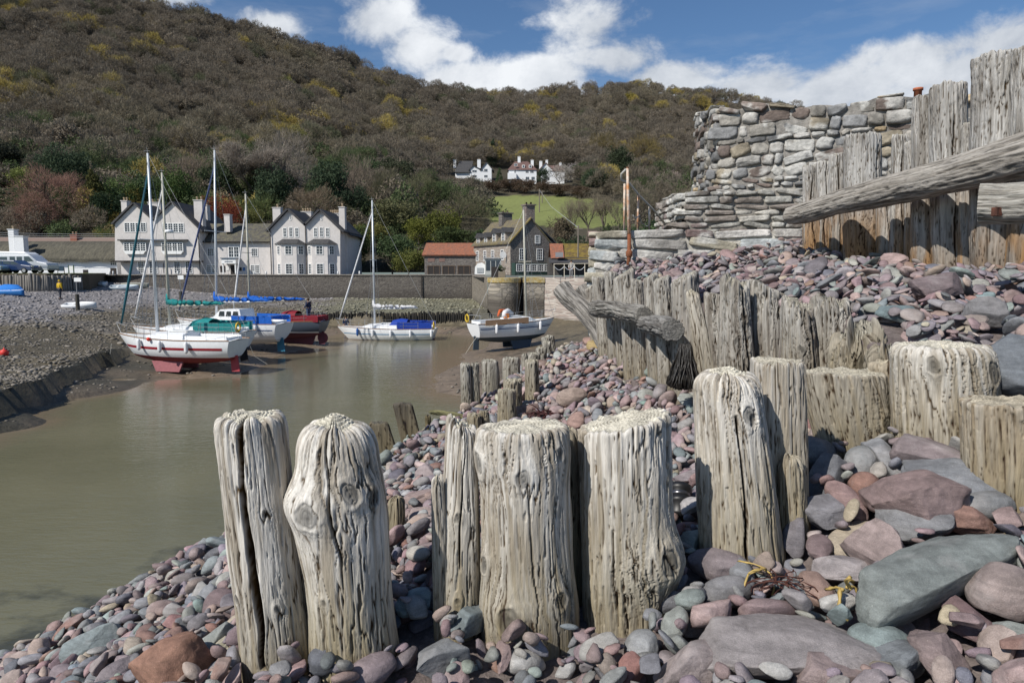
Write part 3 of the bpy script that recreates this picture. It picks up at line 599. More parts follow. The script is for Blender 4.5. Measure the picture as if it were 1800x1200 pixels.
    rs = [((1426, 291), (1428, 450), 27, 30, 9.6, 'short end post at the left of the tall palisade'), ((1448, 284), (1450, 452), 24, 28, 9.3, 'post second from the left of the tall palisade'), ((1472, 271), (1473, 462), 26, 28, 9.0, 'post third from left of the tall palisade'),
          ((1515, 238), (1516, 470), 58, 60, 8.5, 'broad smooth post behind the thin end of the long beam'), ((1558, 320), (1560, 478), 30, 34, 8.2, 'low post hidden behind the long beam'), ((1583, 238), (1585, 486), 26, 40, 7.8, 'rust-stained narrow post left of the two tall ones'),
          ((1602, 250), (1612, 486), 22, 40, 7.6, 'rust-edged splintered post above the long beam'), ((1625, 171), (1628, 488), 36, 46, 7.3, 'tall post with a crooked dark crack above the beam'), ((1667, 150), (1672, 490), 54, 56, 7.0, 'tall pale flat-sided post in the palisade'),
          ((1700, 216), (1704, 488), 18, 38, 6.8, 'low grey post in the gap beside the tallest post'), ((1752, 98), (1752, 482), 74, 78, 6.4, 'thick tallest post with a black-edged side'), ((1808, 84), (1806, 478), 46, 60, 6.1, 'post cut by the right edge of the photo'),
          ((1865, 60), (1862, 478), 60, 62, 5.8, 'post standing beyond the right edge')]
    for i, (t, b, a, c, Y, lab) in enumerate(rs):
        post(lab, t, b, a, c, Y, nth=130, nz=200, seed=230 + i * 3, group=G, groove=.009, jag=.02, rnd=.012, c1=(.46, .445, .42), c2=(.25, .23, .205), foot=(.22, .155, .095), footh=.75, orange=.9, square=.3, knots=[(.2, .3, .03)] if i % 3 == 0 else (),
             cracks=[(-PI2 + .5, .010, .05, .0, 1)] if i in (3, 7, 10) else [(-PI2 - .3, .006, .04, .1, .9)], freq=1.2)
back_posts()

def log(label, a, b, ra, rb, nth=90, nz=140, seed=1, c1=GREY, c2=(.2, .18, .16), name='timber_beam', groove=.01, cat='beam', group=None, rough=.02, rust=0, ell=1.0):
    """round log between world points, radii in metres"""
    a, b = Vector(a), Vector(b); Lh = (b - a).length
    th = np.linspace(0, 2 * np.pi, nth, endpoint=False)[None]; zi = np.linspace(0, 1, nz)[:, None]; z = zi * Lh + 0 * th
    cx, cy = np.cos(th) + 0 * z, np.sin(th) + 0 * z; R = ra + (rb - ra) * zi
    f = 7 * max(ra, rb) / .12
    a1 = fbm(cx * f * .5, cy * f * .5, z * 1.6, seed, 3); a2 = fbm(cx * f * 1.5, cy * f * 1.5, z * 5, seed + 1, 3)
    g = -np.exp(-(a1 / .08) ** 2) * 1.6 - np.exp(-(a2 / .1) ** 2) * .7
    rr = R + g * groove + rough * fbm(cx * 1.4, cy * 1.4, z * 3, seed + 2, 3)
    cen = .25 * rough * 6 * np.stack([fbm(0, 0, zi * 2, seed + 5, 2), fbm(0, 1, zi * 2, seed + 6, 2)], -1).reshape(nz, 2)
    n = fbm(cx * f, cy * f, z * 2, seed + 3, 3)[..., None]
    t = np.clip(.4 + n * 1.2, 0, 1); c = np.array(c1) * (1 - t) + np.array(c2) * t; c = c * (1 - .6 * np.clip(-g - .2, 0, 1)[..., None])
    V = [np.stack([rr * np.cos(th) + cen[:, :1], rr * np.sin(th) * ell + cen[:, 1:], z], -1).reshape(-1, 3)]; Cc = [c.reshape(-1, 3)]
    F = []; i = np.arange(nz - 1)[:, None] * nth; j = np.arange(nth)[None]; j2 = (j + 1) % nth
    F.append(np.stack([i + j, i + j2, i + nth + j2, i + nth + j], -1).reshape(-1, 4))
    base = nz * nth
    for e, row, zz in ((0, 0, 0.0), (1, nz - 1, Lh)):
        prev = row * nth; nc = 8
        for k in range(1, nc + 1):
            s = 1 - k / nc; r = rr[row] * s
            V.append(np.stack([r * np.cos(th[0]) + cen[row, 0], r * np.sin(th[0]) * ell + cen[row, 1], zz + .004 * np.sin(r * 300) + 0 * r], -1)); Cc.append(np.tile(np.array(c1) * (.55 + .2 * (k % 2)), (nth, 1)))
            q = np.stack([prev + j[0], prev + j2[0], base + j2[0], base + j[0]], -1); F.append(q if e else q[:, ::-1]); prev = base; base += nth
    me = npmesh(name, np.concatenate(V), np.concatenate(F), True, np.clip(np.concatenate(Cc), .01, .85))
    o = link(name, me, m_postf); o.location = a; o.rotation_euler = (b - a).to_track_quat('Z', 'Y').to_euler(); tag(o, label, cat, group)
    return o
m_rust = mat('rust', (.17, .06, .035), .9, .35, 12, .6, 40, col2=(.08, .035, .025))
def beams():
    o = log('long crooked beam with rusty bolts across the tall palisade', W(1392, 378, 9.1), W(1850, 268, 5.45), .125, .185, 110, 260, 301, (.42, .39, .35), (.22, .195, .165), rough=.022, groove=.006)
    mi = o.matrix_basis.inverted()
    for t in (.06, .17, .27, .38, .44, .5, .58, .73, .85):
        p = Vector(W(1392, 378, 9.1)).lerp(W(1850, 268, 5.45), t); r = .125 + .06 * t
        m = MB(); q = Vector((-.3, -.9, .1)).normalized()
        m.box(p + q * (r + .005), (.07, .05, .055), 0.6 + t); b = m.build('bolt', m_rust); b.parent = o; b.matrix_parent_inverse = mi
    o = log('thick sawn log end jutting in from the right edge', W(1722, 362, 4.75), W(1960, 352, 4.3), .135, .15, 110, 120, 311, (.42, .40, .36), (.25, .23, .2), rough=.02)
    mi = o.matrix_basis.inverted()
    for (x, y) in ((1752, 372), (1792, 352)):
        m = MB(); m.box(W(x, y, 4.58), (.05, .04, .055), .4); b = m.build('bolt', m_rust); b.parent = o; b.matrix_parent_inverse = mi
    log('cracked dark log fixed along the middle row, left of the cut one', W(1046, 540, 9.0), W(1130, 558, 7.1), .11, .10, 90, 120, 321, (.30, .285, .26), (.11, .10, .09), rough=.022, groove=.014, group='logs fixed along the middle row')
    o = log('shorter log with a clean sawn end on the middle row', W(1134, 568, 7.1), W(1182, 582, 5.95), .095, .108, 90, 90, 327, (.27, .26, .245), (.13, .12, .11), rough=.015, group='logs fixed along the middle row')
    # tilted heavy beams at the far end of the middle row
    log('heavy grey beam tilted up to the left at the far end of the row', W(1068, 600, 10.0), W(988, 506, 10.6), .15, .145, 80, 80, 331, (.33, .31, .285), (.2, .185, .165), rough=.03, ell=1.0, group='tilted beams at the end of the middle row')
    log('second tilted beam with a dark end, leaning behind the first', W(1075, 590, 10.2), W(1024, 512, 11.0), .14, .135, 80, 80, 337, (.25, .235, .215), (.13, .12, .105), rough=.02, group='tilted beams at the end of the middle row')
    log('thin mossy branch lying at the water edge', W(756, 722, 8.9), W(818, 732, 8.3), .03, .035, 30, 60, 341, (.17, .16, .08), (.09, .09, .05), name='fallen_branch', cat='branch', rough=.02)
    log('weathered driftwood block half buried in the bottom left pebbles', W(366, 1190, 2.75), W(418, 1150, 2.8), .07, .075, 120, 120, 347, (.40, .37, .30), (.24, .22, .16), name='driftwood_block', cat='driftwood', rough=.02, groove=.006)
beams()
# ------------------------------------------------------------------ stones
import bmesh
def ico(sub):
    bm = bmesh.new(); bmesh.ops.create_icosphere(bm, subdivisions=sub, radius=1.0)
    v = np.array([x.co[:] for x in bm.verts]); f = np.array([[q.index for q in p.verts] for p in bm.faces]); bm.free(); return v, f
ICO = {k: ico(k) for k in (1, 2, 3, 4, 5)}
def shape_stone(P, seed, cuts=6, depth=(.62, .9), noise=.07, fine=.012, sup=1.0):
    rg = np.random.RandomState(seed); p = P.copy()
    if sup != 1.0:
        bx = p / np.abs(p).max(1)[:, None]; p = p * sup + bx * (1 - sup)
    nn = rg.normal(size=(cuts, 3)); nn /= np.linalg.norm(nn, axis=1)[:, None]
    dd = rg.uniform(depth[0], depth[1], cuts)
    for n, d in zip(nn, dd):
        t = p @ n; e = np.maximum(t - d, 0); p = p - (e * .88)[:, None] * n
    off = seed * 3.7
    r = 1 + noise * fbm(P[:, 0] * 1.3 + off, P[:, 1] * 1.3, P[:, 2] * 1.3, seed, 3) * 1.6
    if len(P) > 600: r = r + fine * fbm(P[:, 0] * 7 + off, P[:, 1] * 7, P[:, 2] * 7, seed + 5, 3)
    p = p * r[:, None]; mx = p.max(0); mn = p.min(0)
    return (p - (mx + mn) / 2) / ((mx - mn) / 2)
NV = 22
STV = {k: [shape_stone(ICO[k][0], 100 + i, cuts=[3, 5, 8, 10][i % 4], depth=[(.75, .95), (.62, .9), (.55, .85), (.5, .82)][i % 4], noise=.08, sup=[1, .85, .7, .6][i % 4]) for i in range(NV)] for k in (1, 2, 3, 4)}
PAL = [((.225, .195, .203), 20, 'purple-grey'), ((.205, .21, .222), 18, 'blue-grey'), ((.29, .215, .205), 16, 'dusky pink'), ((.245, .258, .245), 8, 'green-grey'), ((.31, .30, .285), 12, 'pale grey'),
       ((.25, .155, .13), 5, 'brick red'), ((.36, .29, .26), 8, 'pale pink'), ((.145, .145, .158), 8, 'dark slate'), ((.215, .16, .16), 10, 'maroon'), ((.34, .29, .225), 4, 'sandy tan'), ((.20, .24, .24), 3, 'teal green')]
PW = np.array([p[1] for p in PAL], float)
def stone_mat(name, mode):
    m = bpy.data.materials.new(name); m.use_nodes = True; nt = m.node_tree; N = nt.nodes; L = nt.links; b = N['Principled BSDF']
    b.inputs['Roughness'].default_value = .72; b.inputs['Specular IOR Level'].default_value = .28
    if mode == 'attr': a = N.new('ShaderNodeAttribute'); a.attribute_name = 'Col'; base = a.outputs['Color']
    else: a = N.new('ShaderNodeObjectInfo'); base = a.outputs['Color']
    g = N.new('ShaderNodeNewGeometry')
    def noise(sc, det, ro=.6, stretch=None):
        n = N.new('ShaderNodeTexNoise'); n.inputs['Scale'].default_value = sc; n.inputs['Detail'].default_value = det; n.inputs['Roughness'].default_value = ro
        L.new(g.outputs['Position'], n.inputs['Vector']); return n.outputs['Fac']
    def rng(s, a0, a1, b0, b1):
        r = N.new('ShaderNodeMapRange'); L.new(s, r.inputs[0])
        for i, v in enumerate((a0, a1, b0, b1)): r.inputs[i + 1].default_value = v
        return r.outputs[0]
    def mul(c, f):
        cc = N.new('ShaderNodeCombineColor'); [L.new(f, cc.inputs[i]) for i in range(3)]
        x = N.new('ShaderNodeMix'); x.data_type = 'RGBA'; x.blend_type = 'MULTIPLY'; x.inputs[0].default_value = 1; L.new(c, x.inputs[6]); L.new(cc.outputs[0], x.inputs[7]); return x.outputs[2]
    n1 = noise(9, 6); n2 = noise(240, 3, .7); n3 = noise(34, 7, .65)
    c = mul(base, rng(n1, .3, .7, .78, 1.22)); c = mul(c, rng(n3, .3, .7, .84, 1.16)); c = mul(c, rng(n2, .3, .7, .80, 1.2))
    oc = N.new('ShaderNodeTexCoord'); mp = N.new('ShaderNodeMapping'); L.new(g.outputs['Position'], mp.inputs[0]); mp.inputs['Scale'].default_value = (6, 9, 55); mp.inputs['Rotation'].default_value = (.35, .5, .2)
    nb_ = N.new('ShaderNodeTexNoise'); nb_.inputs['Scale'].default_value = 1.0; nb_.inputs['Detail'].default_value = 5; nb_.inputs['Distortion'].default_value = .6; L.new(mp.outputs[0], nb_.inputs['Vector']); c = mul(c, rng(nb_.outputs['Fac'], .35, .65, .83, 1.14))
    # pale salt / quartz flecks
    x = N.new('ShaderNodeMix'); x.data_type = 'RGBA'; L.new(rng(n2, .66, .74, 0, .55), x.inputs[0]); L.new(c, x.inputs[6]); x.inputs[7].default_value = (.55, .53, .5, 1)
    y = N.new('ShaderNodeMix'); y.data_type = 'RGBA'; L.new(rng(noise(3.2, 5), .57, .68, 0, .30), y.inputs[0]); L.new(x.outputs[2], y.inputs[6]); y.inputs[7].default_value = (.42, .39, .38, 1)
    L.new(y.outputs[2], b.inputs['Base Color'])
    ad = N.new('ShaderNodeMath'); ad.operation = 'MULTIPLY_ADD'; L.new(n2, ad.inputs[0]); ad.inputs[1].default_value = .45; L.new(n3, ad.inputs[2])
    bp = N.new('ShaderNodeBump'); bp.inputs['Strength'].default_value = .8; bp.inputs['Distance'].default_value = .009; L.new(ad.outputs[0], bp.inputs['Height']); L.new(bp.outputs[0], b.inputs['Normal'])
    return m
m_stone = stone_mat('stone', 'attr'); m_stone1 = stone_mat('stone_single', 'obj')

def drop_stones():
    rg = np.random.RandomState(7)
    xs = np.arange(BX0, BX1, BR); ys = np.arange(BY0, BY1, BR)
    cx = np.linspace(BX0, BX1, 220); cy = np.linspace(BY0, BY1, 200)
    Xc, Yc = np.meshgrid(cx, cy, indexing='ij'); Zc, _, _ = ground(Xc, Yc)
    # bilinear refine
    fx = (xs - BX0) / (BX1 - BX0) * 219; fy = (ys - BY0) / (BY1 - BY0) * 199
    ix = np.clip(fx.astype(int), 0, 218); iy = np.clip(fy.astype(int), 0, 198); tx = (fx - ix)[:, None]; ty = (fy - iy)[None]
    Zs = Zc[np.ix_(ix, iy)] * (1 - tx) * (1 - ty) + Zc[np.ix_(ix + 1, iy)] * tx * (1 - ty) + Zc[np.ix_(ix, iy + 1)] * (1 - tx) * ty + Zc[np.ix_(ix + 1, iy + 1)] * tx * ty
    H = (Zs - .13).astype(np.float64); BIG = 50.0
    block = np.zeros(H.shape, bool)
    def blk(x, y, rx, ry):
        i0, i1 = int((x - rx - BX0) / BR), int((x + rx - BX0) / BR) + 2; j0, j1 = int((y - ry - BY0) / BR), int((y + ry - BY0) / BR) + 2
        i0, j0 = max(i0, 0), max(j0, 0); i1, j1 = min(i1, len(xs)), min(j1, len(ys))
        if i0 >= i1 or j0 >= j1: return
        q = ((xs[i0:i1, None] - x) / rx) ** 2 + ((ys[None, j0:j1] - y) / ry) ** 2 < 1; block[i0:i1, j0:j1] |= q
    for (x, y, rx, ry) in FOOT: blk(x, y, rx * .97, ry * .97)
    def normal(x, y, k=6, H=H):
        i = min(max(int((x - BX0) / BR), k), len(xs) - k - 1); j = min(max(int((y - BY0) / BR), k), len(ys) - k - 1)
        gx = (H[i + k, j] - H[i - k, j]) / (2 * k * BR); gy = (H[i, j + k] - H[i, j - k]) / (2 * k * BR)
        gx = max(-1, min(1, gx)); gy = max(-1, min(1, gy)); v = Vector((-gx, -gy, 1)); v.normalize(); return v
    def place(x, y, a, b, c, q, sink=.12, commit=True):
        Rm = np.array(q.to_matrix()); A = Rm @ np.diag([1 / a ** 2, 1 / b ** 2, 1 / c ** 2]) @ Rm.T
        Ai = Rm @ np.diag([a * a, b * b, c * c]) @ Rm.T; ex, ey = math.sqrt(Ai[0, 0]), math.sqrt(Ai[1, 1])
        i0, i1 = int((x - ex - BX0) / BR), int((x + ex - BX0) / BR) + 2; j0, j1 = int((y - ey - BY0) / BR), int((y + ey - BY0) / BR) + 2
        if i0 < 0 or j0 < 0 or i1 > len(xs) or j1 > len(ys): return None
        X = xs[i0:i1, None] - x; Y = ys[None, j0:j1] - y
        Bq = A[0, 2] * X + A[1, 2] * Y; Cq = A[0, 0] * X * X + 2 * A[0, 1] * X * Y + A[1, 1] * Y * Y - 1
        disc = Bq * Bq - A[2, 2] * Cq; ok = disc > 0
        if not ok.any(): return None
        if (block[i0:i1, j0:j1] & ok).any(): return None
        sq = np.sqrt(np.maximum(disc, 0)); zl = (-Bq - sq) / A[2, 2]; zu = (-Bq + sq) / A[2, 2]
        h = H[i0:i1, j0:j1]; z0 = np.where(ok, h - zl, -BIG); zt = np.sort(z0[ok])[-max(1, int(ok.sum() * .06)):][0] - sink * c
        if commit: H[i0:i1, j0:j1] = np.where(ok, np.maximum(h, zt + zu), h)
        return zt
    def hold(x, y, z, a, b, c, Rm):
        A = Rm @ np.diag([1 / a ** 2, 1 / b ** 2, 1 / c ** 2]) @ Rm.T; i0, i1 = int((x - a - BX0) / BR), int((x + a - BX0) / BR) + 2; j0, j1 = int((y - a - BY0) / BR), int((y + a - BY0) / BR) + 2
        X = xs[i0:i1, None] - x; Y = ys[None, j0:j1] - y; Bq = A[0, 2] * X + A[1, 2] * Y; Cq = A[0, 0] * X * X + 2 * A[0, 1] * X * Y + A[1, 1] * Y * Y - 1; disc = Bq * Bq - A[2, 2] * Cq; ok = disc > 0
        zu = (-Bq + np.sqrt(np.maximum(disc, 0))) / A[2, 2]; H[i0:i1, j0:j1] = np.where(ok, np.maximum(H[i0:i1, j0:j1], z + zu), H[i0:i1, j0:j1])
        ok2 = (X * X + Y * Y < (.78 * a) ** 2) & (disc > .36 * A[2, 2]); block[i0:i1, j0:j1] |= ok2
    S = []
    def quat(nrm, yaw, tilt, taz):
        n = nrm.copy(); n = (n + Vector((math.cos(taz), math.sin(taz), 0)) * math.tan(tilt)).normalized()
        return n.to_track_quat('Z', 'Y') @ Euler((0, 0, yaw)).to_quaternion()
    cand_cache = {}
    def layer(f_mean, keep, sig, tiltmax, seed, near=99):
        rg = np.random.RandomState(seed); n = 0
        y = BY0 + .1
        pts = []
        # jittered grid whose pitch follows the local stone size
        for yy in np.arange(BY0 + .15, BY1 - .3, .06):
            for xx in np.arange(BX0 + .3, BX1 - .3, .06):
                if rg.rand() > .5: continue
                pts.append((xx + rg.uniform(-.03, .03), yy + rg.uniform(-.03, .03)))
        P = np.array(pts); i = ((P[:, 0] - BX0) / BR).astype(int); j = ((P[:, 1] - BY0) / BR).astype(int)
        Z = Zs[i, j]; d = P[:, 1] * CP - Z * SP; px = 900 + 1200 * P[:, 0] / d; py = 600 - 1200 * (P[:, 1] * SP + Z * CP) / d
        vis = (px > -320) & (px < 2700) & (py < 1380) & (Z > -6.3)
        _, isup, inn = ground(P[:, 0], P[:, 1])
        vis &= ~((P[:, 1] > 10.8) & (P[:, 0] > 1.6)) ; vis &= ~((~inn) & (Z < -6.0))
        am = np.where(isup, .088, np.clip(.062 + (P[:, 1] - 3) * .0055, .058, .080) * np.where(px < 560, 1.28, 1.0) * np.where((px > 1120) & (P[:, 1] < 3.9), 1.45, 1.0)) * f_mean
        a = am * np.exp(sig * rg.normal(size=len(P)))
        pr = (.06 * .06 * 2) / (np.pi * a * a * .72) * keep
        sel = vis & (rg.rand(len(P)) < pr) & (P[:, 1] < near)
        idx = np.where(sel)[0]; rg.shuffle(idx)
        for k in idx:
            x, y = P[k]; aa = min(a[k], .17); b = aa * rg.uniform(.52, .88); c = aa * rg.uniform(.28, .54) * (.66 if isup[k] else 1)
            nrm = normal(x, y); yaw = rg.uniform(0, 6.3); tl = abs(rg.normal()) * tiltmax; taz = rg.uniform(0, 6.3)
            q = quat(nrm, yaw, min(tl, .9), taz)
            best = None; yy0 = isup[k]
            for t in range(3):
                xx, yy = (x, y) if t == 0 else (x + rg.uniform(-1, 1) * aa * .8, y + rg.uniform(-1, 1) * aa * .8)
                z = place(xx, yy, aa, b, c, q, commit=False)
                if z is None: continue
                ii, jj = int((xx - BX0) / BR), int((yy - BY0) / BR); rel = z - Zs[ii, jj]
                if best is None or rel < best[0]: best = (rel, xx, yy)
            if best is None or best[0] > (.11 if yy0 else (.13 if y < 4 else .10)): continue
            z = place(best[1], best[2], aa, b, c, q)
            w = PW * (np.array([1.2, .8, 1.3, .8, .8, 1.0, .9, .6, 1.5, .6, .8]) if isup[k] else (np.array([.8, .8, 1.35, .8, 1, 1.4, 1.6, .6, 1, 1.4, .8]) if (best[1] > -.6 and y > 3.4) else 1.0)); ci = rg.choice(len(PAL), p=w / w.sum())
            S.append((best[1], best[2], z, aa, b, c, q, rg.randint(NV), ci, None, rg.uniform(.82, 1.18), isup[k]))
    def ray(px, py, hh=0.0):
        for Y in np.arange(1.3, 15, .02):
            p = W(px, py, Y); i = int((p.x - BX0) / BR); j = int((p.y - BY0) / BR)
            if 0 <= i < len(xs) and 0 <= j < len(ys) and p.z <= Zs[i, j] + hh: return p
        return None
    # the large stones one can tell apart: px, py, width px, image angle, b/a, c/a, colour, tilt, label
    HB = [(1640, 1010, 335, 33, .34, .26, (.235, .265, .25), .12, 'largest stone, a long green-grey angular slab at lower right'), (1375, 1140, 300, 6, .60, .22, (.33, .29, .285), .1, 'huge flat pinkish-grey slab in the middle of the bottom edge'),
          (1597, 878, 145, -14, .7, .5, (.30, .20, .19), .3, 'big dusky red wedge stone in the heap before the broad posts'), (1668, 850, 150, -14, .55, .36, (.23, .24, .26), .2, 'long blue-grey slab lying on the big red wedge'),
          (1637, 803, 112, -6, .6, .42, (.26, .20, .205), .1, 'flat purple stone at the top of the heap below the two-knot post'), (1523, 857, 64, -38, .72, .7, (.33, .165, .12), .2, 'smooth red-brown egg stone in the heap'),
          (1486, 882, 84, -48, .5, .5, (.31, .19, .18), .2, 'tapering pink stone leaning down beside the red-brown egg'), (1446, 905, 76, 20, .85, .6, (.225, .215, .235), .3, 'grey heart-shaped stone beside the fluted post'),
          (1452, 838, 92, 58, .5, .45, (.17, .175, .195), .3, 'dark slate stone standing on end against the squat post'), (1432, 800, 62, 0, .8, .8, (.16, .17, .19), 0, 'round dark blue stone in the shade of the squat post'),
          (1512, 812, 62, 72, .75, .6, (.25, .265, .27), .3, 'upright grey egg stone in front of the squat post'), (1548, 962, 125, -28, .62, .55, (.34, .25, .235), .3, 'angular pale red stone with a flat face left of the green slab'),
          (1604, 926, 112, -6, .6, .45, (.25, .25, .26), .15, 'grey stone with a ridged top above the green slab'), (1692, 912, 92, -8, .62, .5, (.33, .17, .125), .1, 'blocky brick-red stone above the green slab'),
          (1735, 890, 95, 5, .6, .5, (.24, .245, .25), .1, 'rounded grey stone against the tan flat-headed post'), (1396, 945, 66, 78, .6, .5, (.20, .18, .20), .3, 'dark purple stone standing upright by the fluted post foot'),
          (1266, 994, 104, -12, .62, .4, (.25, .2, .21), .2, 'blotchy purple oval stone in front of the deeply cracked post'), (1276, 1040, 92, 10, .55, .5, (.23, .225, .235), .1, 'smooth grey loaf-shaped stone under the blotchy purple one'),
          (1172, 1058, 76, 0, .5, .45, (.21, .21, .23), 0, 'long dark grey oval stone at the foot of the slanting post'), (1336, 985, 62, 48, .55, .45, (.33, .235, .2), .1, 'thin brownish-pink stone pointing up right'),
          (1432, 1035, 80, -40, .6, .5, (.34, .21, .165), .1, 'red-brown sausage-shaped stone left of the green slab'), (1484, 1003, 108, 4, .55, .4, (.36, .315, .32), .1, 'pale lilac stone touching the tip of the green slab'),
          (1402, 1045, 62, -50, .7, .5, (.25, .27, .275), .2, 'blue-grey blocky stone left of the red-brown sausage stone'), (1764, 1038, 118, 40, .85, .6, (.33, .25, .225), .15, 'large rounded pinkish stone at the right edge under the slab'),
          (1702, 1090, 95, -25, .6, .45, (.25, .15, .155), .1, 'maroon stone beneath the green slab'), (1768, 1118, 95, -12, .45, .35, (.29, .32, .30), .05, 'pale green flat stone near the bottom right corner'),
          (1545, 1128, 92, -10, .75, .5, (.22, .28, .275), .2, 'teal-green rounded stone right of the huge flat slab'), (1572, 1168, 128, 6, .6, .45, (.215, .235, .25), .1, 'flat blue-grey stone overlapping the teal-green one'),
          (1655, 1162, 115, -60, .7, .5, (.30, .215, .205), .1, 'brownish-pink stone at the bottom right below the green slab'), (1212, 1172, 130, 5, .7, .5, (.40, .32, .305), .1, 'pale pink stone with a broken end on the bottom edge'),
          (1126, 1138, 66, 60, .85, .5, (.33, .34, .35), .1, 'pale grey rounded stone at bottom centre'), (1105, 1182, 62, 60, .7, .6, (.34, .15, .125), .1, 'red stone on the bottom edge left of the pale pink one'),
          (1455, 1185, 125, 0, .75, .5, (.34, .245, .23), .1, 'pinkish-red stone on the bottom edge under the flat slab'), (162, 1130, 98, 20, .5, .42, (.23, .28, .285), .05, 'long blue-green stone on the slope at bottom left'),
          (312, 1178, 108, 0, .85, .75, (.36, .17, .10), .1, 'orange-red boulder at the bottom left beside the driftwood'), (830, 1088, 84, 34, .5, .5, (.20, .25, .265), .15, 'long teal stone leaning on the foot of the widest post'),
          (942, 1097, 52, 20, .7, .6, (.235, .30, .31), .1, 'light teal oval stone at the foot of the widest post'), (986, 1075, 66, 32, .62, .4, (.24, .22, .23), .2, 'dished grey stone right of the light teal oval'),
          (737, 880, 64, 10, .6, .4, (.40, .28, .25), .1, 'smooth pink stone, upper of the pair behind the slender post'), (740, 908, 60, 4, .6, .4, (.42, .31, .28), .1, 'smooth pink stone, lower of the pair behind the slender post'),
          (1004, 698, 56, 14, .62, .5, (.42, .30, .235), .1, 'large tan oval pebble in the hollow behind the front row'), (929, 725, 46, -6, .6, .5, (.27, .17, .14), .1, 'reddish-brown stone beside the short posts of the small groyne'),
          (1212, 955, 50, 70, .75, .6, (.30, .33, .28), .3, 'upright green-grey pebble between slanting and cracked posts'), (1800, 655, 150, -20, .8, .7, (.17, .19, .215), .1, 'large blue boulder behind the two-knot post at the right edge'),
          (1645, 502, 96, 6, .6, .35, (.24, .175, .18), .05, 'large flat purple stone on the upper beach'), (1733, 548, 74, 0, .7, .6, (.22, .21, .215), .1, 'square grey stone on the upper beach near the right edge'),
          (1575, 552, 66, 0, .6, .35, (.20, .28, .29), .05, 'flat teal stone on the upper beach'), (571, 1160, 62, 10, .8, .7, (.15, .16, .19), .1, 'round dark blue stone at the foot of the stout knotty post'),
          (652, 1178, 84, 30, .7, .4, (.29, .22, .235), .1, 'dusty purple slab-like stone right of the round dark blue one'), (768, 1152, 90, 20, .7, .45, (.25, .26, .27), .1, 'grey flat stone on the bottom edge below the slender post')]
    layer(.9, 1.2, .25, .30, 1)
    for (px, py, wpx, ang, bf, cf, colr, tl, lab) in HB:
        p = ray(px, py)
        if p is None: continue
        sc = PIX(p)[2] / FPX; a = wpx * sc / 2; fs = .50; tanp = math.tan(R_(ang))
        cf = cf * 1.2; p = ray(px, py, min(a * cf * .95, .11)) or p
        nrm = Vector((0, 0, 1)).lerp(normal(p.x, p.y, 14, Zs), .8).normalized()
        view = p.normalized(); rt_ = Vector((1, 0, 0)); up_ = Vector((0, SP, CP)); ar = R_(ang); idir = rt_ * math.cos(ar) + up_ * math.sin(ar)
        mn = view.cross(idir).normalized(); xa = nrm.cross(mn).normalized(); xa = xa if xa.dot(idir) > 0 else -xa
        if abs(ang) > 40: xa = (xa + idir * .8).normalized()      # stood on end or leaning
        prj = math.hypot(xa.dot(rt_), xa.dot(up_)); a = a / max(prj, .88) * .96
        ya = nrm.cross(xa).normalized(); nrm = xa.cross(ya).normalized(); M = Matrix((xa, ya, nrm)).transposed(); q = M.to_quaternion()
        bo = block.copy(); block[:] = False; z = place(p.x, p.y, a, a * bf, a * cf, q, commit=False); block[:] = bo
        if z is None: continue
        z = p.z; Rm = np.array(q.to_matrix())
        Mi = np.diag([1 / a, 1 / (a * bf), 1 / (a * cf)]) @ Rm.T; S[:] = [s_ for s_ in S if s_[9] or np.linalg.norm(Mi @ (np.array([s_[0], s_[1], s_[2] + s_[5] * .6]) - np.array(p))) > .86]
        hold(p.x, p.y, z, a, a * bf, a * cf, Rm)
        S.append((p.x, p.y, z, a, a * bf, a * cf, q, 900 + len(S), colr, lab, 1.0, False))
    layer(.95, .85, .38, .40, 2)
    layer(.62, .75, .35, .45, 3)
    layer(.45, 1.3, .35, .45, 4, 4.4)
    return S
STONES = drop_stones()
def landmark(px, py):
    if py < 640 and px > 1250: return 'on the upper beach' if px < 1560 else 'below the tall palisade'
    if py < 780 and px > 860: return 'in the pebble hollow behind the front row'
    if px < 400: return 'on the slope left of the split post' if py < 1100 else 'in the bottom left corner'
    if px < 560: return 'at the foot of the split post'
    if px < 705: return 'at the foot of the knotty post'
    if px < 850: return 'below the slender post' if py > 1060 else 'right of the knotty post'
    if px < 1020: return 'below the widest post'
    if px < 1190: return 'below the slanting grooved post' if py > 1030 else 'behind the slanting grooved post'
    if px < 1400: return 'below the cracked post' if py > 940 else 'behind the front row'
    if py < 960: return 'in the heap before the broad posts'
    return 'around the green-grey slab' if px < 1640 else 'in the bottom right corner'
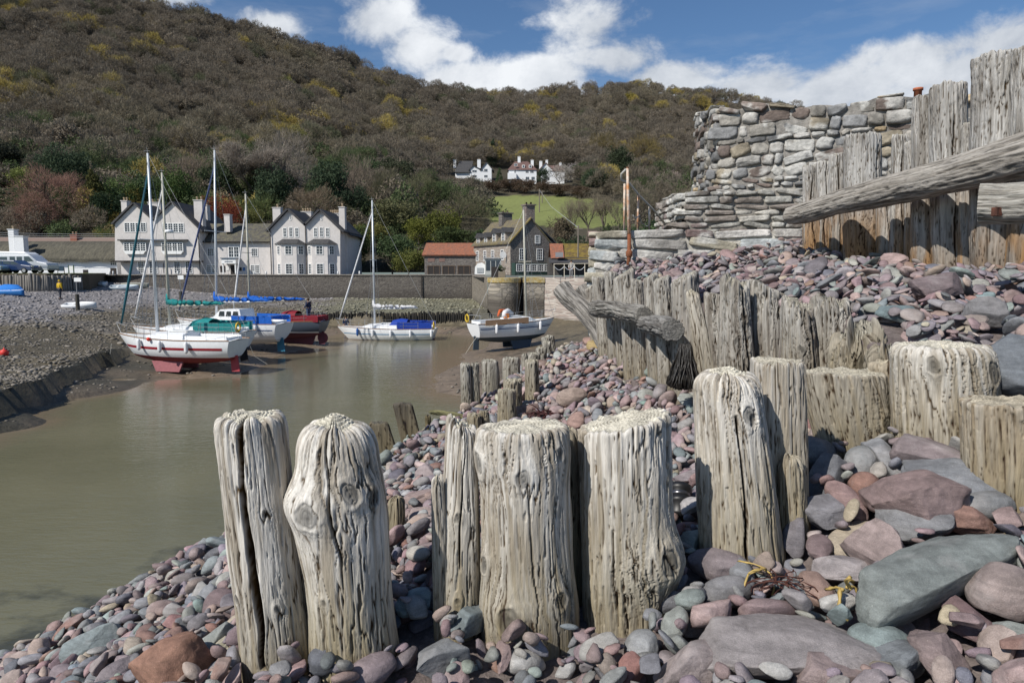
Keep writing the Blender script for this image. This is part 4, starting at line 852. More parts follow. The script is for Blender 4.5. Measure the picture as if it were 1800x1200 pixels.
def build_stones():
    rows = []
    for k, s in enumerate(STONES):
        px, py, d = PIX((s[0], s[1], s[2])); size = s[3] * 2 / d * FPX
        inframe = -10 < px < 1810 and py < 1215
        rows.append((size if inframe else size * .3, k, px, py, size))
    rows.sort(key=lambda r: -r[0])
    hand = {k for k, s in enumerate(STONES) if s[9]}
    single = list(hand) + [r[1] for r in rows if r[1] not in hand][:298 - len(hand)]
    sset = set(single); info = {r[1]: r for r in rows}
    base = [link_mesh for link_mesh in [npmesh('stone', STV[4][i], ICO[4][1]) for i in range(NV)]]
    for me in base: me.materials.append(m_stone1)
    labs = {}
    for k in single:
        x, y, z, a, b, c, q, v, ci, lab, br, up = STONES[k]
        if lab:
            lvl = 5 if a > .1 else 4
            V = shape_stone(ICO[lvl][0], int(v), cuts=11, depth=(.52, .86), noise=.08, fine=.03, sup=.6) if not ('egg' in lab or 'oval' in lab or 'round' in lab or 'loaf' in lab or 'sausage' in lab) else shape_stone(ICO[lvl][0], int(v), cuts=3, depth=(.8, .95), noise=.06)
            me = npmesh('stone', V, ICO[lvl][1]); me.materials.append(m_stone1)
            g_ = sum(ci) / 3; cc = tuple((t * .74 + g_ * .26) * .74 for t in ci)
        else: me = base[v]; cc = tuple(t * br for t in PAL[ci][0])
        o = bpy.data.objects.new('beach_stone', me); COL.objects.link(o); o.location = (x, y, z); o.rotation_mode = 'QUATERNION'; o.rotation_quaternion = q; o.scale = (a, b, c)
        o.color = (*cc, 1); tag(o, lab, 'stone', 'larger stones on the beach')
        if not lab:
            r = info[k]; szn = 'large' if a > .105 else ('medium' if a > .075 else 'small'); shp = 'flat' if c / a < .42 else ('long' if b / a < .68 else 'rounded')
            L0 = f"{szn} {shp} {PAL[ci][2]} stone {landmark(r[2], r[3])}"; labs.setdefault(L0, []).append((r[2], o))
    ordw = ['leftmost', 'second from left', 'third from left', 'fourth from left', 'fifth from left', 'sixth from left', 'seventh from left', 'eighth from left', 'ninth from left', 'tenth from left']
    for L0, lst in labs.items():
        lst.sort(key=lambda t: t[0])
        for i, (_, o) in enumerate(lst): o['label'] = L0 if len(lst) == 1 else f"{L0}, {ordw[min(i, 9)]}"
    VV, FF, CC = [], [], []; nb = 0
    rg = np.random.RandomState(5)
    for k, s in enumerate(STONES):
        if k in sset: continue
        x, y, z, a, b, c, q, v, ci, lab, br, up = s; size = info[k][4]
        lv = 3 if size > 42 else (2 if size > 13 else 1)
        Vn = STV[lv][v] * np.array([a, b, c]); Vn = Vn @ np.array(q.to_matrix()).T + np.array([x, y, z])
        VV.append(Vn); FF.append(ICO[lv][1] + nb); nb += len(Vn)
        cc = np.array(PAL[ci][0]) * 1.0 * br * rg.uniform(.93, 1.07, 3); CC.append(np.tile(cc, (len(Vn), 1)))
    o = link('shingle', npmesh('shingle', np.concatenate(VV), np.concatenate(FF), True, np.concatenate(CC)), m_stone)
    tag(o, 'grey, purple and pink pebbles covering the beach between the posts', 'pebbles', None, 'stuff')
    print('STONES', len(STONES), 'faces', sum(len(f) for f in FF))
build_stones()

# small grit on the harbour bed: far shingle
def far_shingle():
    rg = np.random.RandomState(12); n = 26000
    px = rg.uniform(-300, 860, n * 2); py = 486 + (rg.rand(n * 2) ** 1.1) * 230
    VV, FF, CC = [], [], []; nb = 0; c = 0
    for x, y in zip(px, py):
        z = None
        Yg = rg.uniform(22, 84) if False else None
        # sample plan position evenly in the picture by marching coarsely
        Y0 = 5.0 * 1200 / max(y - 475, 8)
        Y = min(max(Y0 * rg.uniform(.6, 1.1), 20), 84); X = (x - 900) / 1200 * Y; z = farz(X, Y)
        if z < -5.75: continue
        dens = 1.0 if z > -4.8 else .35
        if z < -5.2: dens = .10
        if rg.rand() > dens: continue
        s = rg.uniform(.05, .15) * (1.0 if rg.rand() < .95 else 1.8) * (1 if Y > 45 else .7); v = rg.randint(NV)
        V = STV[1][v] * np.array([s, s * .8, s * .5]); a = rg.uniform(0, 6.3); ca, sa = math.cos(a), math.sin(a)
        V = np.stack([V[:, 0] * ca - V[:, 1] * sa + X, V[:, 0] * sa + V[:, 1] * ca + Y, V[:, 2] + z + s * .15], -1)
        VV.append(V); FF.append(ICO[1][1] + nb); nb += len(V); t = rg.rand()
        col = np.array([.25, .235, .235]) * rg.uniform(.55, 1.45); 
        if z < -3.6: col = col * np.array([.74, .70, .58])
        if X > -22 and Y > 62: col = np.array([.21, .20, .145]) * rg.uniform(.6, 1.4)
        CC.append(np.tile(col, (len(V), 1))); c += 1
        if c >= n: break
    o = link('far_shingle', npmesh('far_shingle', np.concatenate(VV), np.concatenate(FF), True, np.concatenate(CC)), m_stone)
    tag(o, 'grey stones strewn over the far side of the harbour', 'pebbles', None, 'stuff'); print('FAR', c)
far_shingle()

# ------------------------------------------------------------------ rubble walls built of separate stones
m_wall = mat('wall_stone', rough=.9, var=.3, scale=6, bump=1.0, bscale=22, mode='attr', spec=.2, dist=.02, detail=7)
def rubble(label, name, runs, seed, palette, mortar, thick=.8, course=(.12, .22), lens=(.18, .6), top=None, proud=.058, irregular=.3, sup=.45, bottom=-1.6):
    """runs: plan points of the visible faces in order; top(s)=height along the run in metres; stones laid in courses against a mortar core"""
    rg = np.random.RandomState(seed); VV, FF, CC = [], [], []; nb = 0
    pal = [np.array(p[0]) for p in palette]; pw = np.array([p[1] for p in palette], float); pw /= pw.sum()
    s0 = 0
    for (a, b) in zip(runs[:-1], runs[1:]):
        a2, b2 = Vector((a[0], a[1])), Vector((b[0], b[1])); Ln = (b2 - a2).length; U = (b2 - a2) / Ln; Nn = Vector((U.y, -U.x))   # outward: right of travel
        z = bottom; row = 0
        while True:
            ch = rg.uniform(*course); z1 = z + ch
            u = -rg.uniform(0, .25) if row % 2 else -.04
            anyp = False
            while u < Ln:
                l = rg.uniform(*lens) * (.7 + .5 * (ch / course[1])); um = u + l / 2; tt = top(s0 + min(max(um, 0), Ln))
                uu1 = min(u + l, Ln + .05)
                if z < tt - .03:
                    anyp = True; hh = min(z1, tt + rg.uniform(0, .03)) - z
                    l2 = uu1 - u
                    if l2 > .05 and hh > .03:
                        lv = 4 if (l2 > .34) else 3
                        v = shape_stone(ICO[lv][0], rg.randint(1e6), cuts=5, depth=(.95, 1.35), noise=.03 + .05 * irregular, fine=.05, sup=sup)
                        d = rg.uniform(.10, .13); g = .008 + .012 * irregular * rg.rand()
                        off = rg.uniform(-.025, .02) * (1 + irregular)
                        v = v * np.array([(l2 / 2 - g) * (1 + .07 * irregular), d, (hh / 2 - g) * (1 + .10 * irregular)]); tl = rg.normal() * .05 * (1 + 3.6 * irregular); ct, st = math.cos(tl), math.sin(tl)
                        x, zz = v[:, 0] * ct - v[:, 2] * st, v[:, 0] * st + v[:, 2] * ct
                        cu = u + l2 / 2; P = np.stack([a[0] + U.x * (cu + x) + Nn.x * (v[:, 1] * 1 + off), a[1] + U.y * (cu + x) + Nn.y * (v[:, 1] + off), z + hh / 2 + zz], -1)
                        c = pal[rg.choice(len(pal), p=pw)] * rg.uniform(.8, 1.2)
                        n = fbm(P[:, 0] * 5, P[:, 1] * 5, P[:, 2] * 5, 9, 4)[:, None]; cc = c * (1 + .75 * n)
                        wh = np.clip((fbm(P[:, 0] * 2.0, P[:, 1] * 2.0, P[:, 2] * 2.0, 19, 5, .65)[:, None] - .10) * 8, 0, 1) * .75; cc = cc * (1 - wh) + np.array([.52, .51, .48]) * wh
                        VV.append(P); FF.append(ICO[lv][1] + nb); nb += len(P); CC.append(cc)
                u += l
            z = z1; row += 1
            if not anyp or z > 5: break
        # mortar core with its own uneven face
        nu, nz = max(8, int(Ln / .03)), 90
        uu = np.linspace(0, Ln, nu)[:, None]; tz = np.array([top(s0 + q) for q in uu[:, 0]])[:, None] - .02; zz = bottom + (tz - bottom) * np.linspace(0, 1, nz)[None]
        Xp = a[0] + U.x * uu + 0 * zz; Yp = a[1] + U.y * uu + 0 * zz; r = .035 * fbm(Xp * 5, Yp * 5, zz * 6, 3, 3) + proud
        P = np.stack([Xp + Nn.x * r, Yp + Nn.y * r, zz], -1).reshape(-1, 3); n = fbm(P[:, 0] * 3, P[:, 1] * 3, P[:, 2] * 3, 8, 4)[:, None]
        VV.append(P); FF.append(np.concatenate([g[[0, 1, 2]][None] if False else np.stack([g[[0, 1, 2]], g[[0, 2, 3]]]) for g in grid_faces(nu, nz)]) + nb); nb += len(P); CC.append(np.array(mortar) * (1 + .5 * n))
        # top and back so the wall is solid
        k = nu; tp = np.stack([np.stack([Xp[:, -1] + Nn.x * r[:, -1], Yp[:, -1] + Nn.y * r[:, -1], zz[:, -1]], -1), np.stack([Xp[:, -1] - Nn.x * thick, Yp[:, -1] - Nn.y * thick, zz[:, -1]], -1), np.stack([Xp[:, -1] - Nn.x * thick, Yp[:, -1] - Nn.y * thick, zz[:, 0]], -1)], 1).reshape(-1, 3)
        q = grid_faces(k, 3); VV.append(tp); FF.append(np.concatenate([q[:, [0, 1, 2]], q[:, [0, 2, 3]]]) + nb); nb += len(tp); CC.append(np.tile(np.array(mortar), (len(tp), 1)))
        s0 += Ln
    o = link(name, npmesh(name, np.concatenate(VV), np.concatenate(FF), True, np.clip(np.concatenate(CC), .01, .85)), m_wall); tag(o, label, 'wall'); return o
def stone_walls():
    PB = [((.42, .40, .37), 5), ((.33, .35, .35), 4), ((.22, .16, .15), 3), ((.36, .33, .26), 3), ((.50, .48, .45), 3)]
    PU = [((.25, .235, .21), 4), ((.18, .18, .18), 4), ((.15, .12, .105), 3), ((.36, .345, .32), 3), ((.26, .225, .17), 2), ((.36, .28, .18), .3)]
    A = W(1047, 470, 10.7); B = W(1262, 470, 10.35); B2 = W(1420, 470, 10.3)
    z1 = W(1100, 405, 10.5).z
    rubble('low end block of squared pale stones with a rusty pole fixed to it', 'stone_wall', [(A.x + .25, A.y + 1.6), (A.x, A.y), (B2.x, B2.y)], 5, PB, (.40, .38, .34), 1.6, (.13, .19), (.35, .78), top=lambda s: z1 - .01, irregular=.12, sup=.05, bottom=-1.9)
    C = W(1206, 340, 10.75); D = W(1163, 340, 12.6); E = W(1430, 340, 10.6); z2 = W(1206, 336, 10.75).z
    rubble('middle tier of dark layered stone stepping up behind the low block', 'stone_wall', [(D.x, D.y), (C.x, C.y), (E.x, E.y)], 8, [((.34, .33, .30), 4), ((.24, .21, .185), 4), ((.20, .16, .15), 2), ((.42, .40, .36), 2)], (.27, .25, .22), 1.2, (.07, .14), (.16, .55), top=lambda s: z2 + .03 * math.sin(s * 2), irregular=.3, sup=.15)
    F = W(1266, 300, 11.2); G = W(1228, 300, 13.2); Hh = W(1760, 300, 9.4); L1 = math.hypot(F.x - G.x, F.y - G.y); L2 = math.hypot(Hh.x - F.x, Hh.y - F.y)
    za, zb, zc = W(1228, 200, 13.2).z, W(1266, 192, 11.2).z, W(1760, 160, 9.4).z
    def top(s):
        if s < L1: return za + (zb - za) * s / L1
        return zb + (zc - zb) * ((s - L1) / L2) ** .8 + .04 * math.sin(s * 3.1) + .03 * math.sin(s * 7.7)
    rubble('tall rubble wall with white lime patches behind the palisade', 'stone_wall', [(G.x, G.y), (F.x, F.y), (Hh.x, Hh.y)], 21, PU, (.245, .23, .21), .7, (.07, .20), (.10, .40), top=top, irregular=.75, sup=.08)
    m = MB(); p = W(1613, 172, 10.6); m.lathe([(.055, -.3), (.055, .10), (.07, .105), (.07, .14), (.05, .14), (.045, -.1)], p, 16)
    tag(m.build('chimney_pot', mat('terracotta', (.38, .12, .06), .8, .2, 20), None, True, p), 'small red clay pot poking up behind the tall rubble wall', 'chimney pot')
    # boulders piled where the middle row ends
    for (x, y, wd, colr, lab, Y) in ((1052, 588, 34, (.46, .44, .41), 'pale stone block at the foot of the tilted beams', 10.4), (1050, 610, 40, (.36, .27, .13), 'yellow-brown rounded stone at the foot of the tilted beams', 10.2), (1040, 630, 30, (.45, .43, .40), 'white lichened stone below the yellow-brown one', 10.3), (1036, 600, 24, (.30, .2, .17), 'small reddish block beside the yellow-brown stone', 10.5)):
        p = W(x, y, Y); s = wd / 2 * Y / 1200; me = npmesh('stone', shape_stone(ICO[4][0], int(x + y), cuts=7, sup=.7), ICO[4][1]); o = link('boulder', me, m_stone1, None, p); o.scale = (s, s, s * .62); o.color = (*colr, 1); tag(o, lab, 'stone')
stone_walls()

def strands(label, p, n, spread, length, mt, seed, hang=False, width=.006, cat='seaweed', name='seaweed'):
    rg = random.Random(seed); m = MB(); p = Vector(p)
    for i in range(n):
        q = p + Vector((rg.uniform(-1, 1) * spread, rg.uniform(-.4, .4) * spread, rg.uniform(0, .3) * spread * (3 if hang else .3))); pts = [q.copy()]; d = Vector((rg.uniform(-1, 1), rg.uniform(-1, 1), -6 if hang else rg.uniform(-.1, .25))).normalized()
        for k in range(6):
            d = (d + Vector((rg.uniform(-.6, .6) * (.35 if hang else 1), rg.uniform(-.6, .6) * (.35 if hang else 1), rg.uniform(-.4, .1) if not hang else rg.uniform(-.5, .2)))).normalized(); q = q + d * length / 6; pts.append(q.copy())
        m.tube(pts, [width * rg.uniform(.5, 1.6) for _ in pts], 4)
    return tag(m.build(name, mt, None, True, p), label, cat)
m_weed = mat('black_wrack', (.018, .015, .012), .45, .3, 10, .4, 30, spec=.5); m_kelp = mat('dried_kelp', (.42, .30, .10), .6, .3, 15)
strands('thick clump of black seaweed hanging on the middle row of posts', W(1204, 612, 5.75), 420, .045, .36, m_weed, 3, True, .007)
strands('yellow curled strip of kelp by the tip of the green slab', W(1487, 1035, 2.42), 5, .02, .12, m_kelp, 5, False, .006)
strands('dark dry wrack strands between the stones left of the sausage stone', W(1375, 1020, 2.62), 26, .05, .13, mat('dry_wrack', (.07, .025, .018), .7), 6, False, .0022)
strands('yellow-brown strand of weed below the deeply cracked post', W(1345, 1000, 2.75), 5, .03, .14, m_kelp, 8, False, .004)
strands('dark red weed lying in the pebble hollow near the short posts', W(965, 728, 7.2), 60, .10, .2, mat('red_wrack', (.06, .02, .02), .7), 9, False, .006)
def lens():
    p = W(1194, 878, 3.55); t = thing('camera_lens', 'black camera lens with ribbed rings lying behind the slanting grooved post', 'camera lens', p)
    ax = Vector((.15, .55, .55)).normalized(); mk = mat('lens_black', (.012, .012, .013), .45, .2, 30, spec=.5)
    m = MB(); m.lathe([(.050, -.1), (.054, -.09), (.054, -.03), (.060, -.028), (.060, .0), (.056, .002), (.056, .04), (.066, .046), (.066, .075), (.058, .077), (.054, .03)], p, 32, ax); m.build('barrel', mk, t, True)
    m = MB(); m.lathe([(.0565, .012), (.0585, .014), (.0585, .03), (.0565, .032)], p, 32, ax); m.build('ring', mat('lens_ring', (.12, .12, .13), .3, .1, metal=.8), t, True)
    m = MB(); m.lathe([(.0525, .035), (.03, .048), (.001, .052)], p, 32, ax); m.build('glass', mat('lens_glass', (.01, .012, .03), .05, 0, spec=.8), t, True)
lens()
# ------------------------------------------------------------------ the wooded hill
SKY = [(-900, -480), (-600, -330), (-300, -190), (0, -75), (100, -45), (230, 2), (300, 17), (400, 44), (520, 70), (600, 101), (680, 131), (740, 153), (800, 160), (870, 165), (930, 163), (1000, 154), (1060, 150), (1150, 152), (1250, 160), (1330, 174), (1400, 192), (1500, 218), (1700, 250), (2200, 300), (2800, 330)]
def ysky(px): return np.interp(px, [a for a, b in SKY], [b for a, b in SKY])
def Rr(px): return np.interp(px, [-900, 200, 850, 1300, 2800], [400, 420, 560, 660, 700])
HY0 = 108.0
def hill_y(px, Y):
    s = np.clip((Y - HY0) / (Rr(px) - HY0), 0, 1); th = 9.0 * 1200 / Rr(px) * .8
    foot = 479.0
    return foot + (ysky(px) + th - foot) * s ** .60
def hill_pt(px, Y):
    """world height at picture column px (numpy)"""
    py = hill_y(px, Y); v = (600 - py) / FPX; k = Y / (CP + v * SP); u = (px - 900) / FPX
    X = u * k; Z = (-SP + v * CP) * k
    over = np.maximum(Y - Rr(px), 0); Z = Z - .15 * over
    return X, Z + 2.5 * fbm(X * .02, Y * .02, 0, 61, 3) * np.clip((Y - 130) / 60, 0, 1)
FIELD = [(838, 352), (862, 340), (905, 337), (950, 339), (1010, 343), (1075, 352), (1100, 366), (1100, 396), (1040, 402), (975, 402), (905, 396), (868, 392), (850, 375)]
def inpoly(px, py, P):
    r = np.zeros(px.shape, bool); n = len(P)
    for i in range(n):
        x1, y1 = P[i]; x2, y2 = P[(i + 1) % n]
        c = ((y1 > py) != (y2 > py)) & (px < (x2 - x1) * (py - y1) / (y2 - y1 + 1e-9) + x1); r ^= c
    return r
def hill():
    pxs = np.linspace(-900, 2800, 420); t = np.linspace(0, 1, 170); PXg = pxs[:, None] + 0 * t[None]
    Yg = HY0 + (Rr(PXg) + 160 - HY0) * t[None] ** 1.25
    X, Z = hill_pt(PXg, Yg); py = hill_y(PXg, Yg)
    f = inpoly(PXg, py, FIELD)
    n = fbm(X * .05, Yg * .05, 0, 71, 4)[..., None]
    c = np.array([.060, .052, .034]) * (1 + .5 * n); fc = np.array([.165, .185, .06]) * (1 + .3 * n)
    c = np.where(f[..., None], fc, c)
    o = link('hillside', npmesh('hillside', np.stack([X, Yg, Z], -1).reshape(-1, 3), grid_faces(len(pxs), len(t)), True, c.reshape(-1, 3)), mat('hill_ground', rough=.95, var=.22, scale=.35, bump=.6, bscale=2.0, mode='attr', world=True, dist=.3))
    tag(o, kind='structure')
hill()
def on_hill(px, py):
    Ys = np.linspace(HY0, float(Rr(px)), 600); ys = hill_y(px, Ys); k = int(np.argmin(np.abs(ys - py))); X, Z = hill_pt(np.array([px * 1.0]), np.array([Ys[k]])); return Vector((float(X[0]), float(Ys[k]), float(Z[0])))

# foliage pieces ----------------------------------------------------
def quads(C, D, Wd):
    n = len(C); V = np.stack([C - D - Wd * .6, C + D * .9 - Wd * .25, C + D + Wd * .25, C - D * .8 + Wd * .6], 1).reshape(-1, 3); return V, np.arange(n * 4).reshape(-1, 4)
def rdir(rg, n): d = rg.normal(size=(n, 3)); return d / np.linalg.norm(d, axis=1)[:, None]
def crown_leafy(seed, clumps=30, leaves=110, ls=.026, shape='round'):
    rg = np.random.RandomState(seed); cs = []
    for i in range(clumps):
        for _ in range(50):
            p = rg.uniform(-1, 1, 3)
            if np.linalg.norm(p) < 1 and np.linalg.norm(p) > .35: break
        r = rg.uniform(.13, .23)
        if shape == 'round': c = p * np.array([.36, .36, .34]) + np.array([0, 0, .60])
        elif shape == 'shrub': c = p * np.array([.38, .38, .33]) + np.array([0, 0, .42])
        elif shape == 'cone':
            h = rg.uniform(.08, .95); a = rg.uniform(0, 6.3); rad = (1 - h) * .34 + .02; c = np.array([math.cos(a) * rad, math.sin(a) * rad, h]); r = .05 + .11 * (1 - h)
        elif shape == 'pine': c = p * np.array([.40, .40, .26]) + np.array([0, 0, .68])
        cs.append((c, r))
    C = [];
    for c, r in cs:
        d = rdir(rg, leaves); C.append(c + d * r * rg.uniform(.55, 1.12, (leaves, 1)) * np.array([1, 1, .8]))
    C = np.concatenate(C); n = len(C); D = rdir(rg, n) * ls * rg.uniform(.6, 1.3, (n, 1)); Wd = np.cross(D, rdir(rg, n)); Wd = Wd / (np.linalg.norm(Wd, axis=1)[:, None] + 1e-9) * ls * .8
    return quads(C, D, Wd)
def limbs(seed, levels=4, bare=True):
    """tapered trunk and limbs, unit height; returns MB and tips"""
    rg = random.Random(seed); m = MB(); tips = []
    def br(p, d, ln, r, lv):
        pts = [p.copy()]; rs = [r]; q = p.copy()
        for k in range(3):
            d = (d + Vector((rg.uniform(-.22, .22), rg.uniform(-.22, .22), rg.uniform(-.05, .12)))).normalized(); q = q + d * ln / 3; pts.append(q.copy()); rs.append(r * (1 - .45 * (k + 1) / 3))
        m.tube(pts, rs, 5 if lv > 2 else 3, False)
        if lv <= 0: tips.append((q, d)); return
        for i in range(rg.randint(3, 4) if lv > 1 else 3):
            nd = (d + Vector((rg.uniform(-1, 1), rg.uniform(-1, 1), rg.uniform(-.15, .55))) * .85).normalized(); s = pts[rg.choice([1, 2, 3])] if lv < levels else pts[rg.choice([2, 3])]
            br(s, nd, ln * rg.uniform(.6, .85), r * .5, lv - 1)
        tips.append((q, d))
    for i in range(1): br(Vector((0, 0, -.03)), Vector((0, 0, 1)), .36, .026, levels)
    return m, tips
def crown_bare(seed, n_per=60, ln=.055, levels=4):
    m, tips = limbs(seed, levels); rg = np.random.RandomState(seed); P = np.array([t[0][:] for t in tips]); Dn = np.array([t[1][:] for t in tips])
    C = np.repeat(P, n_per, 0); D0 = np.repeat(Dn, n_per, 0); n = len(C); d = D0 + rdir(rg, n) * .95; d /= np.linalg.norm(d, axis=1)[:, None]
    L_ = ln * rg.uniform(.5, 1.4, (n, 1)); C = C + d * L_ * rg.uniform(.3, 1.3, (n, 1)) + rg.normal(size=(n, 3)) * .022
    Wd = np.cross(d, rdir(rg, n)); Wd = Wd / np.linalg.norm(Wd, axis=1)[:, None] * .0030
    V, F = quads(C, d * L_ * .5, Wd); V[:, 2] = np.maximum(V[:, 2], .02)
    return m, V, F
def crown_twig(seed, n=5200):
    rg = np.random.RandomState(seed); d = rdir(rg, n); d[:, 2] = np.where(d[:, 2] < -.75, -d[:, 2], d[:, 2]); lump = 1 + .55 * fbm(d[:, 0] * 2.2 + seed, d[:, 1] * 2.2, d[:, 2] * 2.2, seed, 3)[:, None]
    C = d * (rg.uniform(.25, 1, (n, 1)) ** .45) * lump * .5 + np.array([0, 0, .5]); D = d + np.array([0, 0, .35]) + rdir(rg, n) * .8; D = D / np.linalg.norm(D, axis=1)[:, None] * rg.uniform(.02, .05, (n, 1))
    Wd = np.cross(D, rdir(rg, n)); Wd = Wd / np.linalg.norm(Wd, axis=1)[:, None] * .0035; return quads(C, D, Wd)
def fol_mat(name, mode='objcol', woods=False):
    m = bpy.data.materials.new(name); m.use_nodes = True; nt = m.node_tree; N = nt.nodes; L = nt.links; b = N['Principled BSDF']; b.inputs['Roughness'].default_value = .8; b.inputs['Specular IOR Level'].default_value = .15
    oi = N.new('ShaderNodeObjectInfo'); g = N.new('ShaderNodeNewGeometry')
    def noise(sc, det=3):
        n = N.new('ShaderNodeTexNoise'); n.inputs['Scale'].default_value = sc; n.inputs['Detail'].default_value = det; L.new(g.outputs['Position'], n.inputs['Vector']); return n.outputs['Fac']
    def rng(s, a0, a1, b0, b1):
        r = N.new('ShaderNodeMapRange'); L.new(s, r.inputs[0])
        for i, v in enumerate((a0, a1, b0, b1)): r.inputs[i + 1].default_value = v
        return r.outputs[0]
    def mix(f, a, c, bt='MIX'):
        x = N.new('ShaderNodeMix'); x.data_type = 'RGBA'; x.blend_type = bt
        if isinstance(f, float): x.inputs[0].default_value = f
        else: L.new(f, x.inputs[0])
        for i, v in ((6, a), (7, c)):
            if isinstance(v, tuple): x.inputs[i].default_value = (*v, 1)
            else: L.new(v, x.inputs[i])
        return x.outputs[2]
    if woods:
        ra = oi.outputs['Random']
        c = mix(rng(ra, .0, 1, 0, 1), (.225, .188, .142), (.17, .147, .116))
        c = mix(rng(noise(.012, 4), .50, .66, 0, .6), c, (.24, .21, .14))            # olive drifts
        ad = N.new('ShaderNodeMath'); ad.operation = 'ADD'; L.new(rng(noise(.020, 3), .50, .64, 0, .6), ad.inputs[0]); L.new(rng(ra, .4, .9, 0, .6), ad.inputs[1])
        c = mix(rng(ad.outputs[0], .80, .95, 0, .75), c, (.46, .36, .09))            # yellow budding trees in drifts
        a2 = N.new('ShaderNodeMath'); a2.operation = 'ADD'; sp = N.new('ShaderNodeSeparateXYZ'); L.new(g.outputs['Position'], sp.inputs[0]); L.new(rng(sp.outputs[2], 8, 48, .62, 0), a2.inputs[0])
        mu = N.new('ShaderNodeMath'); mu.operation = 'FRACT'; m7 = N.new('ShaderNodeMath'); m7.operation = 'MULTIPLY'; m7.inputs[1].default_value = 7.31; L.new(ra, m7.inputs[0]); L.new(m7.outputs[0], mu.inputs[0]); L.new(mu.outputs[0], a2.inputs[1])
        c = mix(rng(a2.outputs[0], .93, 1.02, 0, .9), c, (.08, .115, .045))          # evergreens, more of them low down
    else: c = oi.outputs['Color']
    hv = N.new('ShaderNodeCombineColor'); vv = rng(noise(1.1 if not woods else .07, 3), .3, .7, .75, 1.25); [L.new(vv, hv.inputs[i]) for i in range(3)]
    c = mix(1.0, c, hv.outputs[0], 'MULTIPLY'); L.new(c, b.inputs['Base Color'])
    t = N.new('ShaderNodeBsdfTranslucent'); L.new(c, t.inputs[0]); ms = N.new('ShaderNodeMixShader'); ms.inputs[0].default_value = .28
    L.new(b.outputs[0], ms.inputs[1]); L.new(t.outputs[0], ms.inputs[2]); L.new(ms.outputs[0], N['Material Output'].inputs[0]); return m
m_fol = fol_mat('foliage'); m_wood = fol_mat('woods', woods=True); m_bark = mat('bark', (.115, .095, .075), .9, .3, 8, .5, 20)
def woods():
    coll = bpy.data.collections.new('wood_pieces')
    for i in range(7):
        rg = np.random.RandomState(400 + i)
        if i < 5:      # leafless crowns: fans of twigs, unit = 1 crown radius
            n = 1500; d = rdir(rg, n); d[:, 2] = np.abs(d[:, 2]) * 1.0 - .15; r = rg.uniform(.45, 1.0, (n, 1)) ** .35; lump = 1 + .28 * fbm(d[:, 0] * 2 + i, d[:, 1] * 2, d[:, 2] * 2, i, 2)[:, None] * 2
            C = d * r * lump * np.array([1, 1, 1.0]) + np.array([0, 0, .75]); D = (d + np.array([0, 0, .25]) + rdir(rg, n) * .9); D /= np.linalg.norm(D, axis=1)[:, None]; D *= rg.uniform(.05, .13, (n, 1))
            Wd = np.cross(D, rdir(rg, n)); Wd = Wd / np.linalg.norm(Wd, axis=1)[:, None] * .020
        else:
            n = 800; d = rdir(rg, n); d[:, 2] = np.abs(d[:, 2]) - .2; lump = 1 + .4 * fbm(d[:, 0] * 2.4 + i, d[:, 1] * 2.4, d[:, 2] * 2.4, i, 2)[:, None] * 2; C = d * rg.uniform(.8, 1, (n, 1)) * lump + np.array([0, 0, .75]); D = rdir(rg, n) * .07; Wd = np.cross(D, rdir(rg, n)); Wd = Wd / np.linalg.norm(Wd, axis=1)[:, None] * .06
        V, F = quads(C, D, Wd); o = bpy.data.objects.new('wood_piece', npmesh('wood_piece', V, F, False)); o.data.materials.append(m_wood); coll.objects.link(o)
    rg = np.random.RandomState(77); n = 12500
    px = rg.uniform(-700, 2300, n); u = rg.rand(n); Rm = Rr(px); Y = np.sqrt(u * ((Rm + 25) ** 2 - 109 ** 2) + 109 ** 2)
    X, Z = hill_pt(px, Y); py = hill_y(px, Y)
    keep = ~inpoly(px, py, FIELD) & ~inpoly(px, py, [(770, 350), (785, 296), (1012, 296), (1012, 330), (1060, 345), (1110, 362), (1110, 410), (850, 410), (835, 352), (825, 345)])
    keep &= ~((Y < 150) & (px > 740) & (px < 1250)) 
    keep &= ~((Y < 110) & (px < 740))
    keep &= rg.rand(n) < np.clip(1.25 - Y / 900, .45, 1)
    X, Y, Z = X[keep], Y[keep], Z[keep]; n = len(X)
    me = bpy.data.meshes.new('woodland'); me.vertices.add(n); me.vertices.foreach_set('co', np.stack([X, Y, Z], -1).astype(np.float32).ravel())
    a = me.attributes.new('scl', 'FLOAT_VECTOR', 'POINT'); s = rg.uniform(2.8, 5.6, n) * np.clip((Y - 60) / 90, .55, 1) * np.clip(.72 + Y / 900, .8, 1.25); h = s * rg.uniform(.85, 1.35, n); a.data.foreach_set('vector', np.stack([s, s, h], -1).astype(np.float32).ravel())
    a = me.attributes.new('rot', 'FLOAT_VECTOR', 'POINT'); a.data.foreach_set('vector', np.stack([rg.normal(size=n) * .08, rg.normal(size=n) * .08, rg.uniform(0, 6.3, n)], -1).astype(np.float32).ravel())
    low = Y < 175; a = me.attributes.new('pick', 'INT', 'POINT'); pk = rg.randint(0, 5, n); ev = rg.rand(n) < np.where(low, .45, .03); pk = np.where(ev, rg.randint(5, 7, n), pk); a.data.foreach_set('value', pk.astype(np.int32))
    o = link('woodland', me); tag(o, 'mostly leafless grey-brown woodland covering the whole hillside', 'woodland', None, 'stuff')
    ng = bpy.data.node_groups.new('woodland', 'GeometryNodeTree'); ng.interface.new_socket('Geometry', in_out='INPUT', socket_type='NodeSocketGeometry'); ng.interface.new_socket('Geometry', in_out='OUTPUT', socket_type='NodeSocketGeometry')
    N, L = ng.nodes, ng.links; gi = N.new('NodeGroupInput'); go = N.new('NodeGroupOutput'); ip = N.new('GeometryNodeInstanceOnPoints'); ci = N.new('GeometryNodeCollectionInfo')
